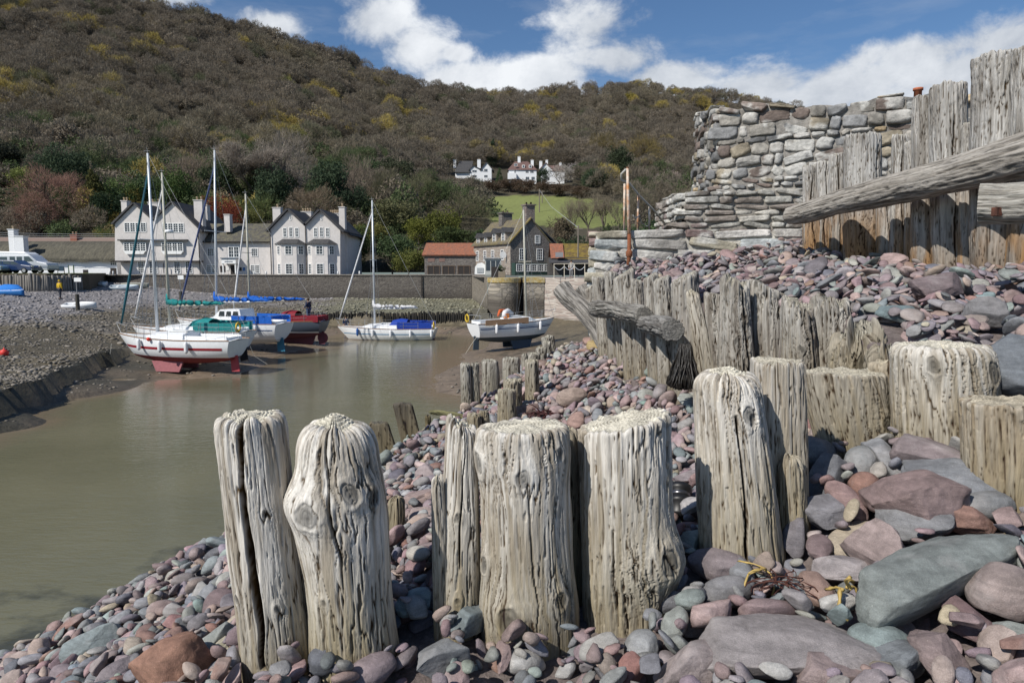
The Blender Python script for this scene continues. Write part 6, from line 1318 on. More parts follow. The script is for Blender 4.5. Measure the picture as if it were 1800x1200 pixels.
def shed():
    Y = 100.0; F = FRn(Y); T = thing('stone_barn', 'long stone barn with a red pantile roof and dark openings', 'building', (W(785, 482, Y).x, Y, Zq))
    m = MB(); u0, u1, v0, v1 = R4(746, 448, 842, 486, Y); m.fbox(F, u0, u1, v0, v1, -7, 0); m.build('wall', m_rub, T)
    m = MB(); a, b = W(742, 448, Y), W(842, 448, Y); r = W(745, 427, Y + 3.5); m.add([(a.x, Y - .35, a.z), (b.x, Y - .35, a.z), (b.x, Y + 3.5, r.z), (a.x + .2, Y + 3.5, r.z), (a.x, Y + 7.3, a.z), (b.x, Y + 7.3, a.z)], [(0, 1, 2, 3), (3, 2, 5, 4)]); ro = m.build('roof', m_pan, T); s = ro.modifiers.new('solid', 'SOLIDIFY'); s.thickness = .18
    m = MB(); g0, g1 = W(746, 448, Y).x, 0; m.add([(g0, Y, a.z), (g0, Y + 7, a.z), (g0, Y + 3.5, r.z - .1)], [(0, 1, 2)]); m.build('gable', mat('pale_gable', (.42, .36, .29), .9), T)
    for (x0, x1) in ((752, 773), (778, 799), (805, 826)): u0, u1, v0, v1 = R4(x0, 468, x1, 484, Y); m = MB(); m.fbox(F, u0, u1, v0, v1, 0, .05); wo = m.build('opening', m_dark, T); m = MB(); [m.fbox(F, u0 + (u1 - u0) * q - .06, u0 + (u1 - u0) * q + .06, v0, v1, .05, .09) for q in (0, .5, 1)]; m.fbox(F, u0 - .06, u1 + .06, v1, v1 + .12, .05, .09); m.build('door_frame', mat('brown_timber', (.10, .07, .05), .8), wo)
    for (x0, x1) in ((752, 764), (772, 782)): u0, u1, v0, v1 = R4(x0, 453, x1, 460, Y); m = MB(); m.fbox(F, u0, u1, v0, v1, 0, .03); m.build('brick_patch', mat('brick_patch', (.20, .13, .11), .9, .2, 4), T)
    # roofs right of the inn
    Y = 86.0; F = FRn(Y); T = thing('outbuilding', 'low dark outbuilding with mossy orange and red pantile roofs', 'building', (W(1010, 480, Y).x, Y, Zq))
    m = MB(); u0, u1, v0, v1 = R4(966, 452, 1062, 484, Y); m.fbox(F, u0, u1, v0, v1, -6, 0); m.build('wall', mat('dark_wall', (.07, .065, .06), .9, .25, 2), T)
    for (x0, x1, y0, y1, dy, mt, nm) in ((968, 992, 454, 428, 3, m_pan, 'red_roof'), (990, 1064, 456, 428, 3.6, mat('mossy_tile', (.20, .145, .03), .95, .35, 1.5, .8, 8, col2=(.11, .075, .035)), 'mossy_roof')):
        m = MB(); a, b = W(x0, y0, Y), W(x1, y0, Y); r = W(x0, y1, Y + dy); m.add([(a.x, Y - .3, a.z), (b.x, Y - .3, a.z), (b.x, Y + dy, r.z), (a.x, Y + dy, r.z), (a.x, Y + dy + 3, a.z), (b.x, Y + dy + 3, a.z)], [(0, 1, 2, 3), (3, 2, 5, 4)]); m.build(nm, mt, T)
    m = MB(); p = W(983, 447, Y - 1); m.box((p.x, Y - 1, p.z - .05), (.9, .8, .6)); m.build('vent_box', mat('grey_box', (.25, .25, .26), .7), T)
    m = MB(); a, b = W(966, 462, Y - 2.2), W(1062, 462, Y - 2.2); r = W(966, 455, Y); m.add([(a.x, Y - 2.2, a.z), (b.x, Y - 2.2, a.z), (b.x, Y, r.z), (a.x, Y, r.z)], [(0, 1, 2, 3)]); m.build('lean_to_roof', m_slate, T)
shed()
def inn():
    C = Vector((-.15, 90, 0)); d1 = Vector((-.45, .893, 0)).normalized(); d2 = Vector((.893, .45, 0)).normalized(); ze = 3.75; zr = 6.75; L1, L2 = 12.0, 5.8
    T = thing('stone_inn', 'old grey stone inn with dormers on its long side and a tall gable chimney', 'building', (C.x, C.y, Zq))
    FS = (C + d1 * L1, -d1, Vector((-d1.y, d1.x, 0)) if Vector((-d1.y, d1.x, 0)).y < 0 else Vector((d1.y, -d1.x, 0))); FG = (C, d2, Vector((d2.y, -d2.x, 0)))
    m = MB(); m.fpoly(FG, [(0, Zq - .1), (L2, Zq - .1), (L2, ze), (L2 / 2, zr), (0, ze)], -L1, 0); m.build('wall', m_rub, T)
    m = MB(); m.fbox(FS, 0, L1 - .05, Zq - .1, ze, -.1, .06); m.build('long_front', m_rubw, T)
    m = MB()
    for (ua, ub) in ((-.35, L2 / 2), (L2 + .35, L2 / 2)):
        va = ze - .32; m.fpoly(FG, [(ua, va), (ub, zr), (ub, zr + .2), (ua, va + .2)] if ua < ub else [(ub, zr), (ua, va), (ua, va + .2), (ub, zr + .2)], -L1 - .2, .12)
    m.build('roof', mat('stone_slate', (.12, .105, .085), .9, .35, 2, .7, 7, col2=(.17, .14, .07)), T)
    m = MB(); m.fpoly(FG, [(-.4, ze - .35), (L2 / 2, zr), (L2 / 2, zr + .24), (-.4, ze - .1)], .12, .22); m.build('verge', mat('gold_lichen', (.34, .25, .09), .9, .2, 4), T)
    for (u, wd, h0, hh) in ((1.6, 1.3, 3.3, 1.3), (4.2, 1.3, 3.3, 1.3), (7.0, 1.5, 3.5, 1.5), (9.8, 1.5, 3.5, 1.5)):
        m = MB(); m.fbox(FS, u - wd / 2, u + wd / 2, h0, h0 + hh, -1.9, .02); dm = m.build('dormer', m_rubw, T); window(T, FS, u - .35, u + .35, h0 + .25, h0 + hh - .1, 2, 3, .03); m = MB(); m.fpoly(FS, [(u - wd / 2 - .2, h0 + hh), (u + wd / 2 + .2, h0 + hh), (u, h0 + hh + .7)], -2.6, .25); m.build('dormer_roof', m_slate, dm)
    for u in (1.4, 4.0, 6.6, 9.6): window(T, FS, u - .4, u + .4, 1.4, 2.7, 2, 4, .07)
    for u in (2.0, 8.2): window(T, FS, u - .45, u + .45, -.2, .9, 2, 3, .07)
    for (u, v) in ((4.0, 3.6), (1.0, 3.6)): window(T, FG, u - .35, u + .3, v, v + .95, 3, 3, .0) if u > 2 else None
    window(T, FG, 1.3, 2.1, 1.4, 2.8, 3, 4); window(T, FG, 3.9, 4.7, 1.4, 2.8, 3, 4)
    m = MB(); m.fbox(FG, .1, 5.5, Zq, .95, 0, 1.0); cv = m.build('shop_front', mat('dark_green_paint', (.03, .06, .05), .6), T)
    for k in range(5): window(T, FG, .35 + k * 1.05, 1.15 + k * 1.05, -.1, .75, 3, 3, 1.0)
    m = MB(); m.fbox(FG, 1.0, 1.9, 1.1, 2.0, 0, .01); 
    m = MB(); m.lathe([(.45, -.03), (.45, .03)], C + FS[2] * .35 + Vector((0, 0, 2.0)) - Vector((.3, 0, 0)) - d1 * -.9, 20, -d1 + Vector((-.0, -.5, 0))); sg = m.build('hanging_sign', m_white, T); sg.scale = (1, 1, 1)
    def ch(pos, w, d, z0, z1, mt):
        m = MB(); m.box((pos.x, pos.y, (z0 + z1) / 2), (w, d, z1 - z0), math.atan2(d2.y, d2.x)); m.box((pos.x, pos.y, z1), (w + .3, d + .3, .16), math.atan2(d2.y, d2.x)); c = m.build('chimney', mt, T)
        for s in (-.3, .3): q = MB(); q.lathe([(.13, 0), (.11, .3), (.13, .3)], (pos.x + s, pos.y, z1 + .08), 8); q.build('chimney_pot', m_pot if mt is m_rub else m_dark, c, True)
    ch(C + d2 * (L2 / 2 + .2) + d1 * .9, 1.3, 1.1, 6.0, 8.6, masonry('chimney_stone', (.22, .17, .15), (.15, .12, .11), (.28, .25, .23), 3.5, 7)); ch(C + d2 * (L2 / 2) + d1 * 7.5, 1.6, 1.1, 6.2, 8.0, m_rub)
    # right rear range
    m = MB(); F2 = (C + d2 * L2 + d1 * 1.5, d2, FG[2]); m.fpoly(F2, [(0, Zq - .1), (1.6, Zq - .1), (1.6, 3.8), (0, 4.6)], -6, 0); m.build('rear_wing', m_rub, T); m = MB(); m.fpoly(F2, [(-1.8, 6.4), (1.9, 3.6), (1.9, 3.8), (-1.8, 6.65)], -6.2, .2); m.build('rear_roof', mat('grey_slate', (.10, .10, .10), .85, .3, 3, .4, 9), T)
    # little porch and awnings by the long front
    t = thing('market_awning', 'small white curved awning stall beside the stone inn', 'awning', W(843, 480, 86)); P = W(843, 482, 86); m = MB(); m.fpoly((P, X3, Y3), [(-.6, 0), (-.55, .9), (-.2, 1.35), (.3, 1.45), (.7, 1.2), (.8, 0)], -1.2, .4); m.build('cover', m_white, t); m = MB(); m.box((P.x + .1, P.y - .45, P.z + .5), (.8, .04, .6)); m.build('front_panel', mat('pale_panel', (.35, .37, .38), .6), t)
    t = thing('glazed_kiosk', 'small flat-roofed glazed kiosk in front of the stone inn', 'kiosk', W(867, 482, 85.8)); P = W(867, 484, 85.8); m = MB(); m.box((P.x, P.y, P.z + 1.05), (2.0, 1.4, 2.0)); m.build('body', mat('kiosk_paint', (.42, .43, .40), .6), t); m = MB(); m.box((P.x, P.y, P.z + 2.12), (2.4, 1.8, .12)); m.build('flat_roof', mat('kiosk_roof', (.30, .31, .32), .6), t)
    m = MB(); [m.box((P.x + s, P.y - .72, P.z + 1.2), (.5, .03, 1.2)) for s in (-.62, 0, .62)]; m.build('window', m_glass, t)
inn()
def hill_houses():
    def house(label, px0, px1, yb, ye, gables, side=None, roofc=m_slate, chims=(), wins=(), depth=8, Yc=None):
        p = on_hill((px0 + px1) / 2, yb); Y = p.y if Yc is None else Yc; F = FRn(Y); T = thing('white_house', label, 'house', (p.x, Y, p.z), 'white houses on the hillside')
        m = MB(); u0, u1, v0, v1 = R4(px0, ye, px1, yb + 6, Y); m.fbox(F, u0, u1, v0, v1, -depth, 0)
        for (a, b, c, yt) in gables: m.fpoly(F, PT(Y, (a, ye), (c, ye), (b, yt)), -depth, 0)
        m.build('wall', m_renderw, T)
        for (a, b, c, yt) in gables: roofline(T, F, PT(Y, (a - 2, ye + 2), (b, yt)), -depth - .4, .4, .3, 'roof', roofc); roofline(T, F, PT(Y, (b, yt), (c + 2, ye + 2)), -depth - .4, .4, .3, 'roof', roofc)
        for (x0, y0, x1, y1) in chims: chimney(T, x0, y0, x1, y1, Y + depth / 2, 1.2, m_renderw, 1)
        for (x0, y0, x1, y1) in wins: pwin(T, Y, x0, y0, x1, y1, 2, 2)
        return T, Y
    T, Y = house('left white hillside house with two gables and grey slate roof', 826, 864, 314, 298, [(846, 855, 865, 286), (826, 832, 846, 292)], chims=((839, 281, 845, 296),), wins=((830, 299, 838, 303), (851, 297, 857, 302), (830, 308, 838, 312), (851, 308, 857, 312)))
    m = MB(); a = [W(800, 300, Y), W(826, 300, Y)]; m.box(((a[0].x + a[1].x) / 2, Y + 4, W(812, 306, Y).z), (a[1].x - a[0].x, 7, 3.4)); m.build('side_wing', m_renderw, T); m = MB(); p0, p1, t0, t1 = W(799, 303, Y), W(828, 303, Y), W(808, 284, Y + 3.5), W(832, 283, Y + 3.5); m.add([(p0.x, Y - .4, p0.z), (p1.x, Y - .4, p0.z), (t1.x, Y + 3.5, t1.z), (t0.x, Y + 3.5, t1.z), (p0.x, Y + 8, p0.z), (p1.x, Y + 8, p0.z)], [(0, 1, 2, 3), (3, 2, 5, 4), (0, 3, 4)]); m.build('hipped_roof', m_slate, T); chimney(T, 797, 281, 802, 296, Y + 4, 1.2, m_renderw, 1)
    T, Y = house('middle white hillside house with red-brown hipped roof and dormers', 894, 943, 318, 298, [], chims=((910, 276, 915, 290), (933, 282, 938, 294)), wins=((904, 288, 909, 292), (904, 300, 907, 304), (924, 300, 929, 304), (932, 300, 938, 304), (924, 311, 930, 316), (934, 311, 940, 316)))
    br = mat('brown_tile', (.14, .085, .075), .85, .3, 3); m = MB(); q = [W(892, 299, Y), W(945, 299, Y), W(928, 284, Y + 4), W(905, 284, Y + 4)]; m.add([(q[0].x, Y - .4, q[0].z), (q[1].x, Y - .4, q[0].z), (q[2].x, Y + 4, q[2].z), (q[3].x, Y + 4, q[2].z), (q[0].x, Y + 8.4, q[0].z), (q[1].x, Y + 8.4, q[0].z)], [(0, 1, 2, 3), (3, 2, 5, 4), (0, 3, 4), (1, 5, 2)]); m.build('roof', br, T)
    for x in (920, 932): m = MB(); p = W(x, 293, Y + 1.0); m.box((p.x, Y + 1.2, p.z), (1.1, 1.6, 1.1)); m.build('dormer', m_white, T); m = MB(); m.box((p.x, Y + .38, p.z), (.7, .04, .7)); m.build('dormer_window', m_glass, T)
    m = MB(); p = W(900, 308, Y - 1); m.box((p.x, Y - 1.3, p.z - .5), (3.4, 2.4, 2.4)); m.build('bay', m_renderw, T)
    T, Y = house('right white hillside house with brown roof half behind blossom', 951, 992, 318, 300, [(948, 959, 972, 287)], roofc=br, chims=((948, 284, 953, 298), (959, 282, 963, 292), (983, 287, 987, 298)), wins=((955, 303, 958, 307), (976, 306, 980, 310)))
    m = MB(); q = [W(966, 301, Y), W(994, 301, Y), W(988, 291, Y + 3.6), W(962, 289, Y + 3.6)]; m.add([(q[0].x, Y - .3, q[0].z), (q[1].x, Y - .3, q[0].z), (q[2].x, Y + 3.6, q[2].z), (q[3].x, Y + 3.6, q[2].z)], [(0, 1, 2, 3)]); m.build('roof', br, T)
hill_houses()
def quay():
    z0 = -6.0
    mq = masonry('quay_stone', (.135, .12, .105), (.085, .075, .07), (.17, .155, .135), 2.6, 6.0, z=(-3.4, -1.6, (.035, .03, .026), 1.2)); mb = masonry('pier_ashlar', (.36, .32, .26), (.21, .19, .17), (.17, .155, .13), 1.5, 3.2, z=(-2.6, -1.6, (.075, .065, .055), 1.0), bump=.4); mw = masonry('pale_rubble', (.46, .40, .35), (.30, .235, .205), (.46, .42, .37), 2.6, 5.6, z=(-4.6, -4.0, (.10, .085, .07), .6))
    T = thing('quay_wall', 'long dark stone quay wall in front of the hotels', 'wall', (W(540, 520, 85).x, 85, -3.6)); a, b, c = W(196, 490, 86.5), W(262, 500, 85.6), W(829, 520, 85.0)
    m = MB(); pts = [(a.x - 4, 88), (a.x, 86.4), (b.x, 85.5), (c.x, 85.0)]
    for (p, q) in zip(pts[:-1], pts[1:]):
        m.add([(p[0], p[1], z0), (q[0], q[1], z0), (q[0], q[1], Zq), (p[0], p[1], Zq), (q[0], q[1] + .7, Zq), (p[0], p[1] + .7, Zq), (q[0], q[1] + .7, z0), (p[0], p[1] + .7, z0)], [(0, 1, 2, 3), (3, 2, 4, 5), (5, 4, 6, 7)])
    m.build('wall_face', mq, T); m = MB(); 
    for (p, q) in zip(pts[:-1], pts[1:]):
        n = max(1, int((q[0] - p[0]) / 1.1))
        for i in range(n): t = (i + .5) / n; m.box((p[0] + (q[0] - p[0]) * t, p[1] + (q[1] - p[1]) * t + .3, Zq + .05), ((q[0] - p[0]) / n - .03, .85, .14))
    m.build('coping', mat('coping_stone', (.22, .20, .175), .9, .3, 3, .5, 10), T); m = MB(); x = W(741, 500, 84.9).x; m.box((x, 84.9, -1.9), (.12, .1, 2.6)); m.build('ladder_rail', m_dark, T)
    # return wall, pier heads and lock gap
    a = W(829, 500, 85); b = W(857, 500, 68.5); T = thing('quay_wall', 'short return wall joining the quay to the round pier head', 'wall', (b.x, 68.5, -5)); m = MB(); m.add([(a.x, 85.2, z0), (b.x, 68.3, z0), (b.x, 68.3, -.72), (a.x, 85.2, -.62), (b.x + 1.2, 68.3, -.72), (a.x + 1.2, 85.2, -.62)], [(0, 1, 2, 3), (3, 2, 4, 5)]); m.build('wall_face', masonry('return_stone', (.26, .225, .18), (.16, .14, .115), (.22, .20, .17), 2.8, 5.5, z=(-3.6, -2.4, (.06, .055, .045), 1.2)), T)
    T = thing('pier_head', 'rounded stone pier head with yellow stained coping left of the gate', 'pier', (W(886, 570, 68).x, 68.4, -5.6)); c = W(886, 500, 68.4); r = 29 * 66.5 / 1200; m = MB(); m.lathe([(r * 1.08, z0), (r * 1.02, -3.5), (r, -1.2)], c * 1 - Vector((0, 0, c.z)), 40); m.add([(c.x - r, 68.4, z0), (c.x + r, 68.4, z0), (c.x + r, 76, z0), (c.x - r, 76, z0), (c.x - r, 68.4, -1.2), (c.x + r, 68.4, -1.2), (c.x + r, 76, -1.2), (c.x - r, 76, -1.2)], [(1, 2, 6, 5), (0, 4, 7, 3), (4, 5, 6, 7)]); m.build('shaft', mb, T)
    my = mat('yellow_coping', (.40, .35, .22), .9, .3, 2.5, .5, 8, col2=(.34, .24, .07)); m = MB(); m.lathe([(r * 1.04, -1.2), (r * 1.05, -.78), (r * 1.0, -.74)], (c.x, c.y, 0), 40); m.box((c.x, 72.6, -.97), (2 * r, 7, .44)); m.build('coping', my, T)
    T = thing('pier_head', 'square stone pier head with rust stain right of the gate', 'pier', (W(938, 565, 67).x, 67, -5.6)); u0, u1, v0, v1 = R4(921, 500, 956, 570, 66.8); m = MB(); m.fbox(FRn(66.8), u0, u1, z0, -1.2, -9, 0); m.build('shaft', mb, T); m = MB(); m.fbox(FRn(66.8), u0 - .08, u1 + .06, -1.2, -.72, -9, .1); m.build('coping', my, T)
    a, b = W(956, 500, 66.9), W(1052, 500, 58); T = thing('quay_wall', 'pale rough stone wall between the pier head and the posts', 'wall', (b.x, 60, -5)); m = MB(); m.add([(a.x, 66.95, z0), (b.x + 3, 58, z0), (b.x + 3, 58, -.7), (a.x, 66.95, -.72), (b.x + 3, 60, -.7), (a.x, 68, -.72)], [(0, 1, 2, 3), (3, 2, 4, 5)]); m.build('wall_face', mw, T)
    sheet('pier_ground', [(a.x - .3, 67.2), (b.x + 4, 60), (b.x + 14, 62), (b.x + 14, 86), (a.x - .3, 85)], -.73, m_quayg); sheet('pier_walk', [(W(857, 500, 72).x - .8, 71), (c.x + r - .1, 71), (c.x + r - .1, 85.3), (W(829, 500, 85).x, 85.3)], -.735, m_quayg)
    T = thing('gate_post', 'dark timber post in the lock gap between the pier heads', 'gate', (W(918, 560, 69).x, 69, -5.8)); p = W(918, 500, 69); m = MB(); m.box((p.x, 69, -3.3), (.35, .4, 5.2)); m.build('post', m_dark, T); m = MB(); m.box((p.x, 71, -3.4), (.9, .3, 4.6)); m.build('gate_leaf', m_dark, T)
    T = thing('stone_steps', 'worn green stone steps at the foot of the return wall', 'steps', (W(845, 560, 66.5).x, 66.5, -5.6)); m = MB()
    for k in range(6): p = W(838 + k * 3.4, 540 + k * 5, 67 - .3 * k); m.box((p.x + .3, p.y + .6, -3.9 - .27 * k - 1), (1.5 - .06 * k, 1.6, 2.2 - .2 * k))
    m.build('steps', mat('step_stone', (.14, .13, .10), .9, .35, 3, .5, 10), T)
    # rows of small piles
    rg = random.Random(4); G = 'dark piles holding the bank before the quay wall'; proto = None; grp = []
    def pile(nm, x, y, z0, z1, r, mt, lab, cat, G):
        m = MB(); m.lathe([(r * 1.05, 0), (r, (z1 - z0) * .5), (r * .95, (z1 - z0) - .04), (r * .7, (z1 - z0))], (0, 0, 0), 7); o = m.build(nm, mt, None, True, Vector((0, 0, 0))); o.location = (x, y, z0); o.rotation_euler = (rg.uniform(-.04, .04), rg.uniform(-.05, .05), rg.uniform(0, 3)); tag(o, lab, cat, G)
    mdk = mat('wet_pile', (.022, .02, .017), .85, .3, 3, .5, 10)
    for i in range(74):
        x = 548 + i * 3.85; p = W(x, 560, 65.55 + .006 * i); pile('bank_pile', p.x, p.y, -5.6, W(x, rg.uniform(547, 551), 65.6).z, .105, mdk, 'dark round pile in the long row along the bank before the quay wall', 'pile', G)
    mgy = mat('grey_pile', (.20, .185, .165), .9, .3, 5, .6, 14, stretch=(1, 1, .1)); G = 'palisade posts below the car park'
    for i in range(44):
        x = -50 + i * 4.6; Yp = 71 + 5.5 * (max(0, x) / 150) ** 3; zt = W(x, 484 + rg.uniform(-1.5, 1.5) - (3 if i in (17, 23, 24, 38) else 0), Yp).z; p = W(x, 500, Yp); pile('palisade_post', p.x, p.y, -2.7, zt, .155, mgy, 'grey upright post in the palisade below the car park', 'post', G)
    sheet('car_park', [(W(-400, 480, 72).x, 71.9), (W(0, 480, 72).x, 71.3), (W(80, 480, 72).x, 72.2), (W(150, 480, 76).x, 76.6), (W(165, 480, 84).x, 86.5), (W(-400, 480, 88).x, 88)], -.34, m_grass)
    m = MB(); pts = [(W(-400, 480, 72).x, 71.9), (W(0, 480, 72).x, 71.3), (W(80, 480, 72).x, 72.2), (W(150, 480, 76).x, 76.6), (W(165, 480, 84).x, 86.5)]
    for a, b in zip(pts[:-1], pts[1:]): m.add([(a[0], a[1], -.345), (b[0], b[1], -.345), (b[0], b[1], -3), (a[0], a[1], -3)], [(0, 1, 2, 3)])
    tag(m.build('earth_bank', mat('earth', (.10, .08, .055), .95, .3, 2), None), kind='structure')
quay()
# ------------------------------------------------------------------ boats
def pm(name, c, r=.45, v=.05, **k): return mat(name, c, r, v, 2.5, **k)
m_gel = pm('white_gelcoat', (.76, .77, .78), .3, .05, spec=.5); m_deck = pm('pale_deck', (.66, .67, .66), .6, .08); m_alu = mat('mast_aluminium', (.62, .65, .68), .4, .04, 3, metal=.35); m_mast2 = mat('painted_mast', (.42, .41, .35), .5, .08, 3); m_wire = mat('rigging_wire', (.35, .36, .37), .5, .0); m_steel = mat('steel_rail', (.33, .34, .35), .5, 0, spec=.4)
m_perspex = mat('cabin_window', (.02, .03, .035), .12, .1, 3, spec=.6); m_fend = pm('white_fender', (.68, .68, .69), .5); m_bfend = pm('blue_fender', (.03, .10, .30), .5); m_rope = pm('pale_rope', (.55, .52, .45), .9)
def cloth(name, c): return mat(name, c, .85, .18, 3, .6, 7, dist=.04)
def boat(label, loc, h, L, B=None, D=.42, Fb=.92, draft=.8, cols=None, mast=10, mastx=.08, mastm=None, boom=None, cover=None, furl=None, hood=None, hoodm=None, dodger=None, cabin=True, wheelhouse=False, keel='bilge', stripe=None, fenders=(), side=1, rudder=None, name='sailing_boat', rake=0.0, transom=-.10, lifebuoy=None, extra=None, cabincol=None, tender=False):
    B = B or L * .33; cols = cols or {}
    top = cols.get('top', m_gel); bot = cols.get('bot'); T = thing(name, label, 'sailing boat', loc, 'sailing boats in the harbour'); T.rotation_euler = (0, 0, h); OO = Vector(loc)
    O = Vector((0, 0, 0)); ORG[T] = O       # parts in the boat's own frame
    def shf(t): return Fb * (1 + .22 * max(0, t - .35) ** 1.4 * 2 + .05 * (1 - t))
    def hb(t): return B / 2 * ((1 - max(0, (t - .42) / .58) ** 2.1) if t > .42 else 1 - .30 * ((.42 - t) / .42) ** 1.8)
    def cd_(t): return D * max(0.02, math.sin(math.pi * min(1, .10 + .86 * t))) ** .8
    nst, nu = 34, 14
    def P(t, u, sgn):      # u 0 keel .. 1 sheer
        u = min(max(u, 0.0), 1.0)
        zt, zb = shf(t), -cd_(t); b = hb(t); z = zb + (zt - zb) * u ** 1.15; y = b * (1 - (1 - u) ** 2.3) ** .62
        x = -L / 2 + L * t - (1 - u) * .13 * L * t ** 3.5 + (1 - u) * (transom * -1 * .5) * L * (1 - t) ** 4
        return Vector((x, sgn * y, z))
    zs = -.02
    def hullpart(nm, lo, hi, mt, off=0.0, t0=0, t1=1):
        m = MB()
        for sgn in (1, -1):
            vs = []
            for i in range(nst + 1):
                t = t0 + (t1 - t0) * i / nst; zt, zb = shf(t), -cd_(t)
                f = lambda z: max(0, min(1, (z - zb) / (zt - zb))) ** (1 / 1.15)
                a, b = f(lo) if lo is not None else 0.0, f(hi) if hi is not None else 1.0
                for j in range(nu + 1): p = P(t, a + (b - a) * j / nu, sgn); p.y += sgn * off; vs.append(p)
            k = nu + 1; fs = [(i * k + j, (i + 1) * k + j, (i + 1) * k + j + 1, i * k + j + 1) for i in range(nst) for j in range(nu)]
            if sgn > 0: fs = [f_[::-1] for f_ in fs]
            m.add(vs, fs)
        if off == 0 and t0 == 0:   # transom
            a = 0.0 if lo is None else None
            zb = -cd_(0); zt = shf(0); f = lambda z: max(0, min(1, (z - zb) / (zt - zb))) ** (1 / 1.15); a, b = (f(lo) if lo is not None else 0.0), (f(hi) if hi is not None else 1.0)
            l = [P(0, a + (b - a) * j / nu, 1) for j in range(nu + 1)]; r = [P(0, a + (b - a) * j / nu, -1) for j in range(nu + 1)]; k = nu + 1
            m.add(l + r, [(j, j + 1, k + j + 1, k + j) for j in range(nu)])
        return m.build(nm, mt, T, True)
    hullpart('hull', 0.0, None, top); hullpart('bottom', None, 0.0, bot or pm('red_antifouling', (.20, .035, .035), .75, .2))
    if stripe:
        for (z0, z1, mt, t0, t1) in stripe: hullpart('stripe', z0, z1, mt, .012, t0, t1)
    m = MB(); vs = []
    for i in range(nst + 1):
        t = i / nst; p = P(t, 1, 1); q = P(t, 1, -1); vs += [p, Vector((p.x, 0, p.z + .06)), q]
    m.add(vs, [(i * 3 + j, (i + 1) * 3 + j, (i + 1) * 3 + j + 1, i * 3 + j + 1) for i in range(nst) for j in (0, 1)]); m.build('deck', m_deck, T, True)
    m = MB(); [m.tube([P(i / 20, 1, s) + Vector((0, 0, .03)) for i in range(21)], .028, 5) for s in (1, -1)]; m.build('toe_rail', cols.get('rail', pm('teak_rail', (.25, .14, .07), .6)), T)
    # keels and rudder
    kz = -D * .85; km = cols.get('keel', pm('dull_red_keel', (.26, .09, .10), .7, .15))
    if keel == 'bilge':
        for s in (1, -1):
            m = MB(); y = s * B * .22; x0, x1 = -.10 * L, .16 * L; vs = []
            for (x, z, yy) in ((x0, kz + .1, y), (x1, kz + .1, y), (x1 - .05 * L, -draft, y + s * .16), (x0 + .02 * L, -draft, y + s * .16)): vs += [(x, yy - .06, z), (x, yy + .06, z)]
            m.add(vs, [(0, 2, 4, 6), (7, 5, 3, 1), (0, 1, 3, 2), (2, 3, 5, 4), (4, 5, 7, 6), (6, 7, 1, 0)]); m.build('keel', km, T)
    elif keel == 'long':
        m = MB(); vs = []
        for (x, z) in ((-.40 * L, -.15), (.25 * L, -.2), (.02 * L, -draft), (-.36 * L, -draft)): vs += [(x, -.09, z), (x, .09, z)]
        m.add(vs, [(0, 2, 4, 6), (7, 5, 3, 1), (0, 1, 3, 2), (2, 3, 5, 4), (4, 5, 7, 6), (6, 7, 1, 0)]); m.build('keel', km, T)
    rm = cols.get('rudder', km); m = MB(); x = -L * (.46 if keel != 'stern' else .5); m.add([(x - .02 * L, -.03, .1), (x + .035 * L, -.03, .0), (x + .03 * L, -.03, -draft + .02), (x - .035 * L, -.03, -draft + .04), (x - .02 * L, .03, .1), (x + .035 * L, .03, .0), (x + .03 * L, .03, -draft + .02), (x - .035 * L, .03, -draft + .04)], [(0, 1, 2, 3), (7, 6, 5, 4), (0, 4, 5, 1), (1, 5, 6, 2), (2, 6, 7, 3), (3, 7, 4, 0)]); m.build('rudder', rm, T)
    zc = Fb + .02
    # coachroof
    ch = .38; x0, x1 = -.12 * L, .27 * L; sec = [(x0, .28 * B, ch), (x0 + .2 * L, .27 * B, ch), (x1 - .10 * L, .22 * B, ch * .85), (x1, .10 * B, .05)]
    m = MB(); vs = []
    for (x, w, hh) in sec: vs += [(x, -w - .05, zc), (x, -w, zc + hh * .85), (x, 0, zc + hh + .05), (x, w, zc + hh * .85), (x, w + .05, zc)]
    m.add(vs, [(i * 5 + j, (i + 1) * 5 + j, (i + 1) * 5 + j + 1, i * 5 + j + 1) for i in range(3) for j in range(4)] + [(4, 3, 2, 1, 0)]); cb = m.build('cabin', cabincol or m_gel, T, False)
    for s in (1, -1):
        for (xa, xb) in ((x0 + .03 * L, x0 + .10 * L), (x0 + .125 * L, x0 + .185 * L), (x0 + .21 * L, x0 + .25 * L)):
            m = MB(); 
            def wy(x): return (.28 * B + (.22 - .28) * B * max(0, (x - x0) / (x1 - x0 - .1 * L))) + .035
            m.add([(xa, s * wy(xa) + s * .01, zc + .10), (xb, s * wy(xb) + s * .01, zc + .10), (xb, s * wy(xb) - s * .02, zc + .24), (xa, s * wy(xa) - s * .02, zc + .24)], [(0, 1, 2, 3) if s < 0 else (3, 2, 1, 0)]); m.build('cabin_window', m_perspex, cb)
    m = MB(); m.box((x0 + .09 * L, 0, zc + ch + .07), (.16 * L, .6, .07)); m.build('hatch', m_deck, cb)
    # cockpit coaming
    m = MB(); [m.box((-.29 * L, s * .24 * B, zc + .12), (.34 * L, .09, .26)) for s in (1, -1)]; m.box((-.46 * L, 0, zc + .1), (.08, .46 * B, .2)); m.build('cockpit_coaming', m_gel, T)
